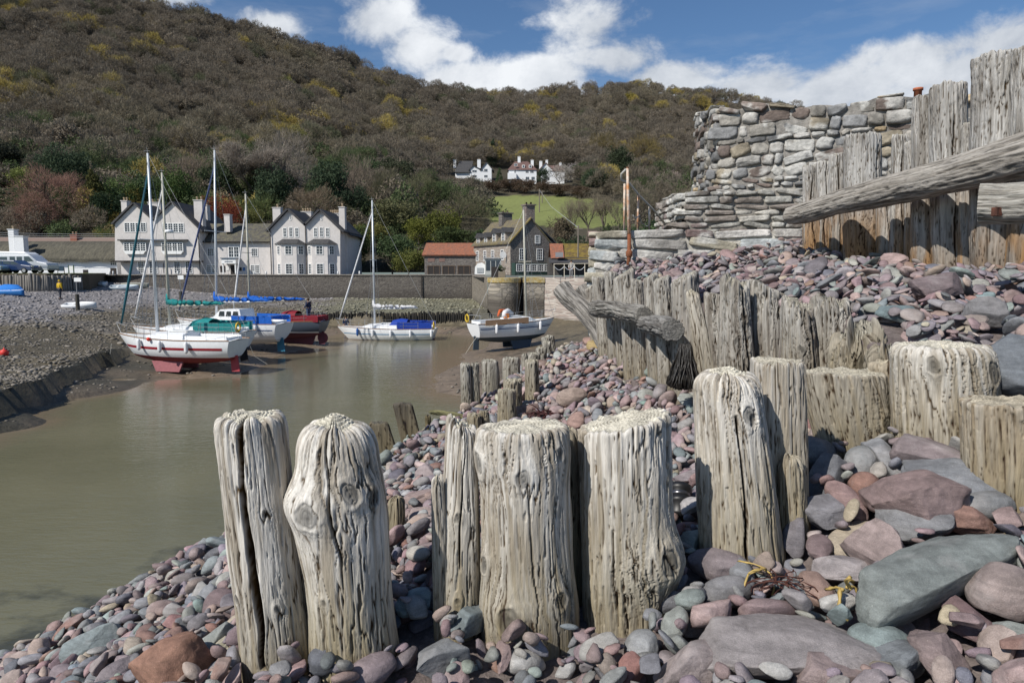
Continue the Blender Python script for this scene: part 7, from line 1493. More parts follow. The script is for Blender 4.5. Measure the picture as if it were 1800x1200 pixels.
    if wheelhouse:
        m = MB(); m.fpoly((Vector((0, .26 * B, 0)), Vector((1, 0, 0)), Vector((0, 1, 0))), [(x0 - .06 * L, zc + .2), (x0 + .22 * L, zc + .3), (x0 + .13 * L, zc + .98), (x0 - .04 * L, zc + 1.02)], -.52 * B, 0); wh = m.build('wheelhouse', m_gel, T)
        for s in (1, -1):
            for (xa, xb) in ((x0 - .03 * L, x0 + .025 * L), (x0 + .035 * L, x0 + .085 * L), (x0 + .095 * L, x0 + .15 * L)): m = MB(); y = s * (.26 * B + .012) if s > 0 else -(.26 * B + .012); m.add([(xa, y, zc + .5), (xb, y, zc + .5), (xb - .012 * L, y, zc + .86), (xa, y, zc + .86)], [(0, 1, 2, 3)]); m.build('wheelhouse_window', m_perspex, wh)
    # mast, boom, rigging
    mm = mastm or m_alu; mx = mastx * L; zm = zc + ch * .9; Mh = mast; tip = Vector((mx + rake, 0, zm + Mh))
    m = MB(); m.tube([(mx, 0, zm - .1), (mx + rake * .5, 0, zm + Mh * .5), tip], [.085, .08, .06], 10); ms = m.build('mast', mm, T, True)
    m = MB(); m.tube([tip, tip + Vector((.05, 0, .3))], .012, 4); m.tube([tip + Vector((-.15, 0, .12)), tip + Vector((.25, 0, .12))], .01, 4); m.build('masthead_fitting', m_wire, ms)
    zsp = zm + Mh * .52; sw = .36 * B; m = MB(); m.tube([(mx + rake * .5, -sw, zsp + .03), (mx + rake * .5, sw, zsp + .03)], .022, 5); m.build('spreader', mm, ms)
    bow = P(1, 1, 1) + Vector((-.05, 0, .08)); stn = P(0, 1, 1); stn = Vector((stn.x, 0, stn.z)); m = MB(); r = .009
    for s in (1, -1):
        cp = Vector((mx - .15, s * B * .46, zc)); m.tube([cp, (mx + rake * .5, s * sw, zsp), tip - Vector((0, 0, .2))], r, 3); m.tube([cp, (mx, 0, zsp - .2)], r, 3); m.tube([(mx + .6, s * B * .42, zc), (mx, 0, zsp - .2)], r, 3)
    m.tube([stn, tip], r, 3); m.tube([bow, tip - Vector((0, 0, .3 if not furl else .5))], r, 3); m.build('rigging', m_wire, T)
    if furl: m = MB(); q = tip - Vector((0, 0, .9 + .25 * (Mh * .0))); b0 = bow + (q - bow) * .05; m.tube([b0, b0.lerp(q, .2), b0.lerp(q, .8), q], [.045, .075, .055, .03], 6); m.build('furled_sail', furl, T, True)
    if boom:
        bl, dz = boom; zb = zm + .95 + dz; m = MB(); m.tube([(mx - .1, 0, zb), (mx - bl, 0, zb + .10)], .05, 6); bo = m.build('boom', mm, T, True)
        if cover:
            m = MB(); pts, rs = [], []
            for i in range(15): t = i / 14; pts.append((mx + .02 - bl * t * .98, .02 * math.sin(i * 2.1), zb + .10 * t + .10 + .14 * (1 - t) ** 1.5 + .02 * math.sin(i * 1.7))); rs.append((.20 - .09 * t) * (1 + .035 * math.sin(i * 2.3)) if i < 14 else .05)
            m.tube([(mx + .06, 0, zb + .75), (mx + .05, 0, zb + .4)] + pts, [.08, .13] + rs, 9); m.build('sail_cover', cover, bo, True)
    if hood:
        m = MB(); xh = x0 - .01 * L; n = 8; vs = []
        for i, (dx, hh) in enumerate(((.16 * L * .6, .02), (.06 * L, .48), (-.02 * L, .62), (-.09 * L, .55))):
            for k in range(n + 1): a = math.pi * k / n; vs.append((xh + dx, math.cos(a) * .27 * B, zc + ch * .6 + math.sin(a) ** .6 * hh))
        m.add(vs, [(i * (n + 1) + k, (i + 1) * (n + 1) + k, (i + 1) * (n + 1) + k + 1, i * (n + 1) + k + 1) for i in range(3) for k in range(n)]); m.build('spray_hood', hood, T, True)
    if dodger:
        for s in (1, -1): m = MB(); m.add([(-.47 * L, s * B * .37, zc + .08), (-.14 * L, s * B * .47, zc + .05), (-.14 * L, s * B * .47, zc + .62), (-.47 * L, s * B * .37, zc + .60)], [(0, 1, 2, 3)]); d = m.build('dodger', dodger, T); s_ = d.modifiers.new('solid', 'SOLIDIFY'); s_.thickness = .015
    # rails
    m = MB(); zr = .58
    for s in (1, -1):
        st = [P(t, 1, s) + Vector((0, -s * .06, 0)) for t in (.03, .16, .3, .45, .6, .75, .88)]
        for p in st: m.tube([p, p + Vector((0, 0, zr))], .012, 4)
        for zz in (zr, zr * .5): m.tube([p + Vector((0, 0, zz)) for p in st], .007, 3)
    a, b = P(.88, 1, 1), P(.88, 1, -1); m.tube([a + Vector((0, 0, zr)), P(1, 1, 1) + Vector((.15, 0, zr + .08)), b + Vector((0, 0, zr))], .014, 4); m.tube([P(.95, 1, 1), P(1, 1, 1) + Vector((.12, 0, zr))], .012, 4)
    a, b = P(0.03, 1, 1), P(0.03, 1, -1); m.tube([a + Vector((0, 0, zr)), b + Vector((0, 0, zr))], .014, 4); m.build('guard_rail', m_steel, T)
    for (t, s) in fenders:
        p = P(t, 1, s) + Vector((0, s * .14, 0)); m = MB(); m.tube([p + Vector((0, 0, .1)), p + Vector((0, 0, -.0))], .008, 3); m.lathe([(.02, .0), (.09, -.06), (.105, -.14), (.105, -.52), (.09, -.6), (.02, -.66)], p, 10); m.build('fender', m_bfend if (t, s) == fenders[0] and cols.get('bluefender') else m_fend, T, True)
    if lifebuoy:
        m = MB(); p = P(.01, 1, side) + Vector((-.02, 0, .35)); pts = [p + Vector((.0, math.cos(a) * .22, math.sin(a) * .25)) for a in [i * math.pi / 6 * 1.0 for i in range(13)]]; m.tube(pts, .055, 6, False); m.build('lifebuoy', lifebuoy, T, True)
    if extra: extra(T, L, B, zc, P)
    return T
m_teal = cloth('teal_canvas', (.015, .20, .20)); m_blue = cloth('blue_canvas', (.01, .10, .44)); m_blue2 = cloth('royal_canvas', (.012, .045, .30)); m_redc = cloth('red_canvas', (.20, .015, .025)); m_sail = cloth('white_sailcloth', (.62, .62, .63)); m_dkteal = cloth('dark_teal_sail', (.02, .10, .13)); m_navy = cloth('navy_sail', (.05, .07, .16))
def at(px, py, Y, z): p = W(px, py, Y); return Vector((p.x, Y, z))
def boats():
    R8 = math.radians; zg = -5.66
    # nearest: white with red stripe
    Y = 38.6; L = 8.0
    def radar(T, L, B, zc, P): m = MB(); m.lathe([(.05, 0), (.24, .03), (.26, .12), (.22, .2), (.05, .23)], (.08 * L + .42, 0, zc + 6.0), 14); m.build('radar_dome', m_gel, T, True)
    def ball(T, L, B, zc, P): m = MB(); p = P(.30 + .30, 1, 1); m.lathe([(.02, -.11), (.09, -.07), (.12, 0), (.09, .07), (.02, .11)], (p.x, p.y + .1, p.z + .02), 12); m.build('mooring_buoy', pm('orange_buoy', (.60, .04, .02), .5), T, True)
    def outb(T, L, B, zc, P): pass
    reds = pm('dark_red_stripe', (.28, .02, .03), .4)
    boat('nearest sailing boat, white with a dark red stripe, aground on dull red keels', at(315, 640, Y, zg + .88), math.pi - R8(14), L, draft=.86, D=.46, Fb=.90, mast=10.0, mastx=.17, cols={'rudder': pm('red_rudder', (.33, .05, .06), .6)}, stripe=[(.42, .56, reds, .04, .97)], furl=m_dkteal, fenders=((.70, 1), (.50, 1), (.29, 1)), extra=ball, keel='bilge')
    boat('white sailing boat with teal sail cover and spray hood behind the nearest one', at(335, 620, 42.2, zg + .95), math.pi - R8(10), 7.9, draft=.9, D=.45, Fb=.95, mast=9.3, mastx=.17, mastm=m_mast2, boom=(3.9, .25), cover=m_teal, hood=m_teal, dodger=m_teal, cols={'bot': pm('black_antifouling', (.02, .02, .025), .7), 'keel': pm('black_keel', (.02, .02, .025), .7)}, furl=m_sail, lifebuoy=pm('yellow_buoy', (.55, .38, .04), .6), extra=radar, fenders=((.25, 1), (.04, 1)))
    boat('white sailing boat with bright blue sail cover, wheelhouse and blue rudder', at(405, 600, 48.2, zg + .95), math.pi - R8(16), 9.0, draft=.92, D=.5, Fb=1.0, mast=11.6, mastx=.12, boom=(4.6, .15), cover=m_blue, dodger=m_blue, wheelhouse=True, cols={'bot': pm('white_bottom', (.55, .56, .57), .6), 'rudder': pm('blue_rudder', (.03, .15, .24), .6), 'keel': pm('grey_keel', (.35, .33, .34), .7)}, furl=m_navy, stripe=[(.62, .68, pm('navy_stripe', (.03, .07, .18), .5), .02, .98)], fenders=((.42, 1), (.15, 1)), rake=-.45)
    def prop(T, L, B, zc, P): m = MB(); m.lathe([(.0, -.02), (.42, -.02), (.42, .02), (0, .02)], (-L * .47, .0, -.42), 20, (0, 1, 0)); m.build('round_rudder', pm('dull_maroon', (.16, .045, .06), .7), T); m = MB(); m.fbox((Vector((0, B * .40, 0)), Vector((1, 0, 0)), Vector((0, 1, 0))), -.48 * L, -.02 * L, zc + .0, zc + .42, -B * .8, 0); m.build('dodger', m_redc, T)
    boat('grey-hulled sailing boat with dark red canopy and maroon bottom', at(490, 590, 52.5, zg + .95), math.pi - R8(8), 7.6, draft=.95, D=.5, Fb=.82, mast=9.3, mastx=.30, mastm=m_mast2, boom=(4.6, .2), cover=m_blue, hood=m_redc, keel='long', cols={'top': pm('grey_hull', (.07, .085, .11), .4), 'bot': pm('maroon_antifouling', (.11, .035, .05), .7), 'keel': pm('maroon_keel', (.11, .035, .05), .7)}, furl=m_sail, stripe=[(.0, .10, m_gel, .0, .98)], extra=prop)
    boat('white sailing boat afloat by itself with a royal blue spray hood', at(680, 590, 57.5, WL + .02), math.pi - R8(3), 8.5, draft=.8, D=.45, Fb=.88, mast=10.3, mastx=.12, boom=(3.7, .35), cover=m_sail, hood=m_blue2, dodger=m_blue2, furl=m_sail, cols={'bluefender': True}, stripe=[(.48, .55, pm('pale_blue_stripe', (.10, .25, .42), .5), .02, .98)], fenders=((.76, 1), (.60, 1), (.42, 1), (.23, 1), (.03, 1)), lifebuoy=pm('yellow_buoy', (.55, .38, .04), .6))
    def clutter(T, L, B, zc, P):
        m = MB(); m.add([(-.44 * L, -B * .47, zc - .05), (.06 * L, -B * .50, zc - .02), (.06 * L, -B * .50, zc + .42), (-.44 * L, -B * .47, zc + .32)], [(0, 1, 2, 3)]); d = m.build('plywood_board', pm('plywood', (.36, .22, .13), .8), T); s_ = d.modifiers.new('solid', 'SOLIDIFY'); s_.thickness = .02
        m = MB(); m.tube([(-.16 * L, -.3, zc + .45), (-.13 * L, -.1, zc + .72), (-.08 * L, .1, zc + .78), (-.02 * L, .15, zc + .6)], [.16, .22, .24, .16], 8); m.build('sail_bundle', m_sail, T, True); m = MB(); m.tube([(-.22 * L, -.2, zc + .5), (-.18 * L, 0, zc + .85), (-.1 * L, .1, zc + .92)], [.08, .12, .07], 7); m.build('red_bag', pm('orange_red_cloth', (.50, .10, .03), .8), T, True); m = MB(); m.box((-.13 * L, -.25, zc + .5), (.35, .3, .3)); m.build('orange_box', pm('orange_plastic', (.70, .20, .02), .5), T)
    boat('angled white sailing boat with plywood boards propped on grey keels', at(905, 605, 48.8, -5.55 + .95), R8(33), 7.0, draft=.92, D=.5, Fb=.88, mast=7.6, mastx=.14, mastm=m_mast2, cols={'bot': pm('grey_blue_bottom', (.06, .075, .09), .7), 'keel': pm('grey_blue_keel', (.05, .065, .085), .7), 'rudder': pm('grey_rudder', (.06, .08, .10), .7)}, stripe=[(.55, .62, pm('navy_stripe', (.03, .07, .18), .5), .01, .98), (.68, .71, pm('navy_stripe', (.03, .07, .18), .5), .01, .98)], fenders=((.72, -1), (.42, -1), (.18, -1)), lifebuoy=pm('yellow_buoy', (.6, .42, .02), .6), side=1, furl=None, extra=clutter, rake=-.25)
boats()
def dinghy(label, px, py, Y, L, h, mt, tilt=0.0, cover=None, inside=m_deck, z=None):
    p = W(px, py, Y); zz = z if z is not None else farz(p.x, Y) + .18; T = thing('dinghy', label, 'dinghy', (p.x, Y, zz), 'dinghies pulled up round the harbour'); T.rotation_euler = (tilt, 0, h); ORG[T] = Vector((0, 0, 0)); B = L * .4
    m = MB(); vs = []; n, k = 14, 9
    for i in range(n + 1):
        t = i / n; b = B / 2 * (1 - max(0, (t - .4) / .6) ** 2.2) if t > .4 else B / 2 * (1 - .2 * ((.4 - t) / .4) ** 2); zk = -.18 + .28 * max(0, t - .6) ** 1.5; zt = .28 + .12 * t * t
        for j in range(k): a = -math.pi / 2 + math.pi * (j / (k - 1)) ; s = math.sin(a); vs.append((-L / 2 + L * t, b * (abs(s) ** .6) * (1 if s > 0 else -1), zk + (zt - zk) * (1 - math.cos(a)) ** 1.0))
    m.add(vs, [(i * k + j, (i + 1) * k + j, (i + 1) * k + j + 1, i * k + j + 1) for i in range(n) for j in range(k - 1)] + [tuple(range(k))]); hl = m.build('hull', mt, T, True); s_ = hl.modifiers.new('solid', 'SOLIDIFY'); s_.thickness = .03
    m = MB(); [m.tube([(-L / 2 + L * i / n, (vs[i * k][1]), vs[i * k][2]) for i in range(n + 1)], .03, 5) or m.tube([(-L / 2 + L * i / n, vs[i * k + k - 1][1], vs[i * k + k - 1][2]) for i in range(n + 1)], .03, 5)]; m.build('gunwale', inside, T)
    m = MB(); [m.box((-L * .25 + q, 0, .18), (.22, B * .85, .03)) for q in (0, L * .35)]; m.build('thwart', inside, T)
    if cover: m = MB(); m.tube([(-L * .5, 0, .2), (-L * .2, 0, .30), (L * .2, 0, .33), (L * .5, 0, .34)], [B * .4, B * .48, B * .42, .06], 10); m.build('cover', cover, T, True)
    return T
dinghy('white dinghy tipped on the shingle beside the signpost', 141, 534, 60, 2.7, .1, m_gel, R_(12)); dinghy('small white dinghy parked at the top of the slipway', 171, 484, 82, 2.2, 2.9, m_gel, -.15); dinghy('pale blue-grey dinghy lying on the slip by the quay wall', 218, 494, 80, 3.0, .3, pm('pale_blue_hull', (.45, .52, .56), .5), .25); dinghy('dull grey-green dinghy behind the pale blue-grey one', 238, 491, 82.5, 3.0, .1, pm('greygreen_hull', (.25, .25, .20), .7), -.3)
T = dinghy('bright blue covered dinghy on a trailer below the palisade', 20, 500, 64, 3.2, -.35, pm('blue_hull', (.02, .14, .40), .5), 0, cloth('bright_blue_cover', (.02, .16, .52)))
m = MB(); m.tube([(1.6, 0, .1), (-2.6, .1, .0)], .03, 5); m.tube([(0, -.7, -.15), (0, .7, -.15)], .03, 5); m.build('trailer_frame', m_steel, T); [MB().lathe([(.02, -.06), (.2, -.06), (.2, .06), (.02, .06)], (0, s * .75, -.2), 14, (0, 1, 0)).build('wheel', m_dark, T) for s in (1, -1)]
m = MB(); m.tube([(-1.5, 0, .35), (-3.6, .3, 2.0)], .04, 5); m.tube([(-1.3, .2, .35), (-3.5, .5, 1.85)], .03, 5); m.build('spar', m_alu, T)
p = on_bed(8, 626); m = MB(); m.lathe([(.02, -.2), (.16, -.14), (.22, 0), (.16, .14), (.03, .2), (.03, .27)], p + Vector((0, 0, .16)), 14); tag(m.build('mooring_buoy', pm('pink_red_buoy', (.65, .05, .04), .5), None, True, p), 'small red mooring buoy lying on the far shingle at the left edge', 'buoy')
# mooring ropes
def rope(label, pts, r=.012):
    m = MB(); m.tube(pts, r, 4); return tag(m.build('mooring_rope', m_rope, None, False, Vector(pts[0])), label, 'rope')
rope('mooring rope slanting from the stern of the angled boat down to the mud', [W(838, 592, 46.8), W(828, 606, 46.4), W(818, 622, 46.0)]); rope('dark mooring line trailing from the teal covered boat over the mud', [W(440, 608, 40.5), W(446, 625, 40.6), W(470, 640, 40.8)]); rope('bow line hanging from the nearest boat to the weedy bank', [W(196, 604, 39.5), W(194, 620, 39.5), W(195, 638, 39.5)], .015)

# ------------------------------------------------------------------ signs, posts, railings
def signpost(label, px, y0, y1, ybase, wpx, Y, hpx=8, base=None):
    p = W(px, ybase, Y); T = thing('sign', label, 'sign', p); m = MB(); a = W(px, y0, Y); m.tube([p, (p.x, Y, a.z)], .03, 6); m.build('pole', mat('pole_grey', (.3, .3, .3), .6), T)
    if base: q = W(px, base, Y); m = MB(); m.tube([(p.x, Y, p.z - .2), (p.x, Y, q.z)], [.17, .15], 9); m.build('base_post', mat('dark_post', (.06, .055, .045), .9, .3, 8), T)
    c = W(px, (y0 + y1) / 2, Y); m = MB(); w_ = wpx * Y / 1200; hh = (y1 - y0) * Y / 1200; m.box((c.x, Y - .05, c.z), (w_, .04, hh)); m.build('panel', m_white, T); return T
signpost('white notice board on a pole above the tipped white dinghy', 137, 488, 495, 541, 12, 58.5, base=517); signpost('small white notice on a pole with dark base before the left hotel', 318, 484, 491, 524, 10, 74, base=512); 
T = thing('notice_board', 'dark blue notice board behind the silver van', 'sign', W(107, 480, 84)); m = MB(); c = W(107, 472, 84); m.box(c, (.75, .05, .6)); m.build('panel', mat('dark_blue_board', (.03, .06, .10), .6), T); m = MB(); [m.box((c.x + s, c.y, c.z - .35), (.06, .06, .9)) for s in (-.4, .4)]; m.build('pole', m_dark, T)
T = thing('notice_board', 'pale notice board on two green posts before the thatched cottages', 'sign', W(125, 480, 83)); m = MB(); c = W(125, 471, 83); m.box(c, (.5, .05, .5)); m.build('panel', m_white, T); m = MB(); [m.box((c.x + s, c.y, c.z - .2), (.09, .09, 1.1)) for s in (-.3, .3)]; m.build('pole', mat('green_post', (.03, .08, .05), .7), T)
for i, x in enumerate((193, 199, 254, 313, 415, 447, 468, 594, 632)):
    p = W(x, 483, 85.9); m = MB(); m.lathe([(.10, 0), (.09, .45), (.06, .52)], (p.x, 85.9, Zq), 8); tag(m.build('bollard', m_white, None, True, Vector((p.x, 85.9, Zq))), 'small white bollard on the edge of the quay wall', 'bollard', 'white bollards along the quay edge')
def pole(label, px, y0, y1, Y, r=.09):
    if Y > HY0: p = on_hill(px, y1)
    else: p = W(px, y1, Y)
    t = W(px, y0, p.y); m = MB(); m.tube([p, (p.x, p.y, t.z)], [r * 1.2, r], 7); T = thing('utility_pole', label, 'utility pole', p); m.build('pole', mat('pole_wood', (.20, .17, .14), .9), T); m = MB(); m.box((p.x, p.y, t.z - .4), (1.0, .1, .1)); m.build('crossarm', mat('pole_wood', (.2, .17, .14)), T); return Vector((p.x, p.y, t.z - .3))
a = pole('wooden utility pole in the middle of the green field', 948, 332, 372, 150, .14); b = pole('utility pole behind the mossy roof', 1016, 396, 452, 82, .08); c = pole('utility pole twin standing just right of the field pole', 953, 335, 352, 190, .14)
m = MB(); m.tube([a, a.lerp(b, .5) - Vector((0, 0, 1.0)), b], .03, 3); tag(m.build('power_cable', m_wire, None, False, a), 'thin cable sagging from the field pole to the pole behind the mossy roof', 'cable')
for i, y in enumerate((409, 412.5, 416)):
    a, b = W(-60, y - 2, 97), W(202, y + 2.5, 97); m = MB(); m.tube([a, a.lerp(b, .5) - Vector((0, 0, .15)), b], .025, 3); tag(m.build('power_cable', m_wire, None, False, a), ['topmost', 'middle', 'lowest'][i] + ' of the three overhead cables above the thatched roof', 'cable', 'overhead cables above the cottages')
# railing on the pier
T = thing('railing', 'white pier railing with hanging chain right of the stone inn', 'railing', W(1000, 484, 64.5)); mr = mat('pale_rail', (.55, .5, .4), .6); 
for x in (974, 992, 1010, 1028, 1046): m = MB(); p = W(x, 486, 64.5); t = W(x, 463, 64.5); m.tube([(p.x, 64.5, -.75), (t.x, 64.5, t.z)], .04, 6); m.build('post', mr, T)
m = MB(); a, b = W(974, 464, 64.5), W(1046, 463, 64.5); m.tube([a, b], .035, 5); m.build('handrail', mr, T)
for x in (992, 1010, 1028): a, b = W(x - 18 if x > 992 else 974, 468, 64.5), W(x, 468, 64.5); m = MB(); m.tube([a + (b - a) * (i / 8) - Vector((0, 0, .35 * math.sin(math.pi * i / 8))) for i in range(9)], .03, 4); m.build('chain', mat('pale_chain', (.45, .47, .5), .6), T)
# rusty pole and handrail on the low block
T = thing('rusty_pole', 'tall rust-streaked white pole fixed to the low stone block', 'pole', W(1103, 470, 10.45)); mrp = mat('rusty_white', (.62, .56, .48), .7, .1, 7, .5, 40, col2=(.48, .20, .07)); mru = mat('deep_rust', (.20, .065, .03), .9, .3, 20, .6, 40, col2=(.22, .09, .045))
a, b, c = W(1103, 296, 10.5), W(1106, 412, 10.45), W(1104, 474, 10.4); m = MB(); m.tube([b, W(1104, 350, 10.48), a], [.026, .023, .019], 10); m.build('upper_pole', mrp, T, True); m = MB(); m.tube([c, W(1106, 448, 10.42), b], [.032, .030, .027], 10); q = W(1106, 446, 10.42); m.lathe([(.03, -.06), (.05, -.03), (.05, .03), (.03, .06)], q, 10); m.build('rusted_foot', mru, T, True); m = MB(); m.tube([a, W(1103, 300, 10.5) + Vector((0, 0, .05))], .021, 8); m.build('cap', mru, T)
T = thing('handrail', 'bent grey handrail rising from stone wall to rusty pole', 'handrail', W(1140, 405, 11)); m = MB(); mg = mat('grey_tube', (.42, .41, .38), .5, .1, 10)
m.tube([W(1168, 392, 11.6), W(1146, 366, 11.4), W(1122, 342, 11.2), W(1106, 322, 11.0), W(1092, 316, 10.9), W(1092, 306, 10.9), W(1100, 298, 10.8)], .017, 8); m.build('rail', mg, T, True)
for (x, y0, y1, Y, mt) in ((1098, 323, 408, 10.9, mrp), (1122, 342, 408, 11.2, mrp), (1142, 362, 408, 11.4, mrp)): m = MB(); m.tube([W(x - 1, y1, Y), W(x, y0, Y)], .018, 8); m.build('upright', mt, T, True)
m = MB(); m.tube([W(1112, 378, 11.1), W(1118, 384, 11.1), W(1124, 378, 11.2), W(1128, 392, 11.3), W(1136, 398, 11.4), W(1143, 396, 11.4)], .010, 5); m.build('chain', mg, T)
# café furniture, planters beside the inn
for (x, lab, mt, hh) in ((870, 'black cloth covered object on the round pier head', m_dark, 1.1), (882, 'planter with grey-green plant on the round pier head', mat('planter', (.20, .17, .13), .9), .6)):
    p = W(x, 486, 70.5); T = thing('planter' if x == 882 else 'covered_crate', lab, 'planter' if x == 882 else 'crate', (p.x, 70.5, -.74)); m = MB(); m.box((p.x, 70.5, -.74 + hh / 2), (.75, .6, hh)); m.build('box', mt, T, bevel=.04)
    if x == 882: V, F = crown_leafy(991, 14, 60, .05, 'shrub'); V = V * np.array([.9, .9, .9]) + np.array([0, 0, .5]); o = link('plant', npmesh('plant', V, F, False), m_fol, T); o.color = (.10, .13, .07, 1)

# ------------------------------------------------------------------ vehicles
m_tyre = mat('tyre', (.02, .02, .02), .8, 0); m_hub = mat('hubcap', (.4, .4, .42), .4, 0, metal=.5); m_vglass = mat('vehicle_glass', (.04, .065, .085), .1, .1, 1, spec=.6)
def vehicle(name, label, cat, px, py, Y, L, prof, glass, wheels, mt, Wd=1.8, tail=None, tone=None, roof=None, rz=0):
    p = W(px, py, Y); T = thing(name, label, cat, (p.x, Y, -.34), 'vehicles parked behind the palisade'); T.rotation_euler = (0, 0, rz); ORG[T] = Vector((0, 0, 0)); F = (Vector((0, -Wd / 2, 0)), Vector((1, 0, 0)), Vector((0, -1, 0)))
    m = MB(); m.fpoly(F, prof, -Wd, 0); m.build('body', mt, T, bevel=.09)
    for g in glass: m = MB(); m.fpoly(F, g, -Wd - .012, .012); m.build('window', m_vglass, T)
    for (x, r) in wheels:
        for s in (-1, 1): m = MB(); m.lathe([(.02, -.1), (r, -.1), (r * 1.02, 0), (r, .1), (.02, .1)], (x, s * (Wd / 2 - .08), r), 18, (0, 1, 0)); w_ = m.build('wheel', m_tyre, T, True); m = MB(); m.lathe([(.02, -.015), (r * .6, -.015), (r * .55, .015), (.02, .015)], (x, s * (Wd / 2 + .03), r), 14, (0, 1, 0)); m.build('hubcap', m_hub, w_)
    for s in (-1, 1): m = MB(); x = prof[0][0]; m.box((L / 2 - .12, s * Wd * .36, tail or .75), (.16, .34, .2)); m.build('headlight', mat('headlight', (.6, .58, .45), .2, 0), T, bevel=.03)
    m = MB(); m.box((L / 2 - .04, 0, .42), (.14, Wd * .98, .2)); m.build('bumper', mat('bumper_grey', (.18, .19, .2), .5), T, bevel=.04)
    if tone: m = MB(); m.fpoly(F, tone, -Wd - .006, .006); m.build('side_band', mat('van_band', (.30, .34, .40), .35, 0, metal=.3), T)
    if roof: m = MB(); m.fpoly(F, roof, -Wd + .1, -.1); m.build('high_roof', m_gel, T, bevel=.08)
    return T
vehicle('camper_van', 'silver and white high-roofed van parked on the grass', 'van', 48, 478, 79.5, 6.2, [(-3.1, .35), (3.05, .35), (3.1, .9), (2.95, 1.15), (1.9, 1.35), (1.15, 2.05), (.9, 2.1), (-3.0, 2.1), (-3.1, 1.5)], [[(-2.8, 1.4), (-2.8, 1.85), (-1.5, 1.85), (-1.5, 1.4)], [(-1.2, 1.35), (-1.2, 1.88), (-.6, 1.88), (-.6, 1.35)], [(-.4, 1.35), (-.4, 1.88), (.2, 1.88), (.2, 1.35)], [(.45, 1.3), (.45, 1.9), (1.0, 1.9), (1.55, 1.35)]], [(-2.0, .37), (2.15, .37)], mat('silver_paint', (.50, .53, .57), .3, .03, spec=.5, coat=.5), 2.0, .9, [(-3.08, .55), (3.0, .55), (3.0, .85), (-3.08, .95)], [(-2.95, 2.1), (1.0, 2.1), (.5, 2.42), (-2.6, 2.5), (-2.95, 2.35)])
vehicle('parked_car', 'dark blue estate car in front of the silver van', 'car', 30, 478, 75.5, 4.5, [(-2.25, .3), (2.2, .3), (2.25, .65), (2.1, .82), (1.1, .98), (.35, 1.42), (-1.7, 1.46), (-2.1, 1.3), (-2.25, .9)], [[(-1.75, .98), (-1.7, 1.36), (-.95, 1.38), (-.95, .98)], [(-.85, .98), (-.85, 1.38), (-.1, 1.36), (-.1, .98)], [(0, .98), (0, 1.36), (.33, 1.33), (.85, .98)]], [(-1.4, .31), (1.4, .31)], mat('dark_blue_paint', (.012, .03, .10), .25, .03, spec=.6, coat=.6), 1.75, .72)
vehicle('parked_car', 'pale blue car cut off by the left edge of the photo', 'car', -22, 479, 74.2, 4.2, [(-2.1, .3), (2.05, .3), (2.1, .6), (1.95, .8), (1.1, .95), (.4, 1.38), (-1.2, 1.4), (-2.0, .95)], [[(-1.2, .95), (-1.0, 1.32), (-.3, 1.33), (-.3, .95)], [(-.2, .95), (-.2, 1.33), (.35, 1.3), (.9, .95)]], [(-1.3, .3), (1.35, .3)], mat('pale_blue_paint', (.18, .30, .42), .25, .03, spec=.6, coat=.6), 1.7, .68)

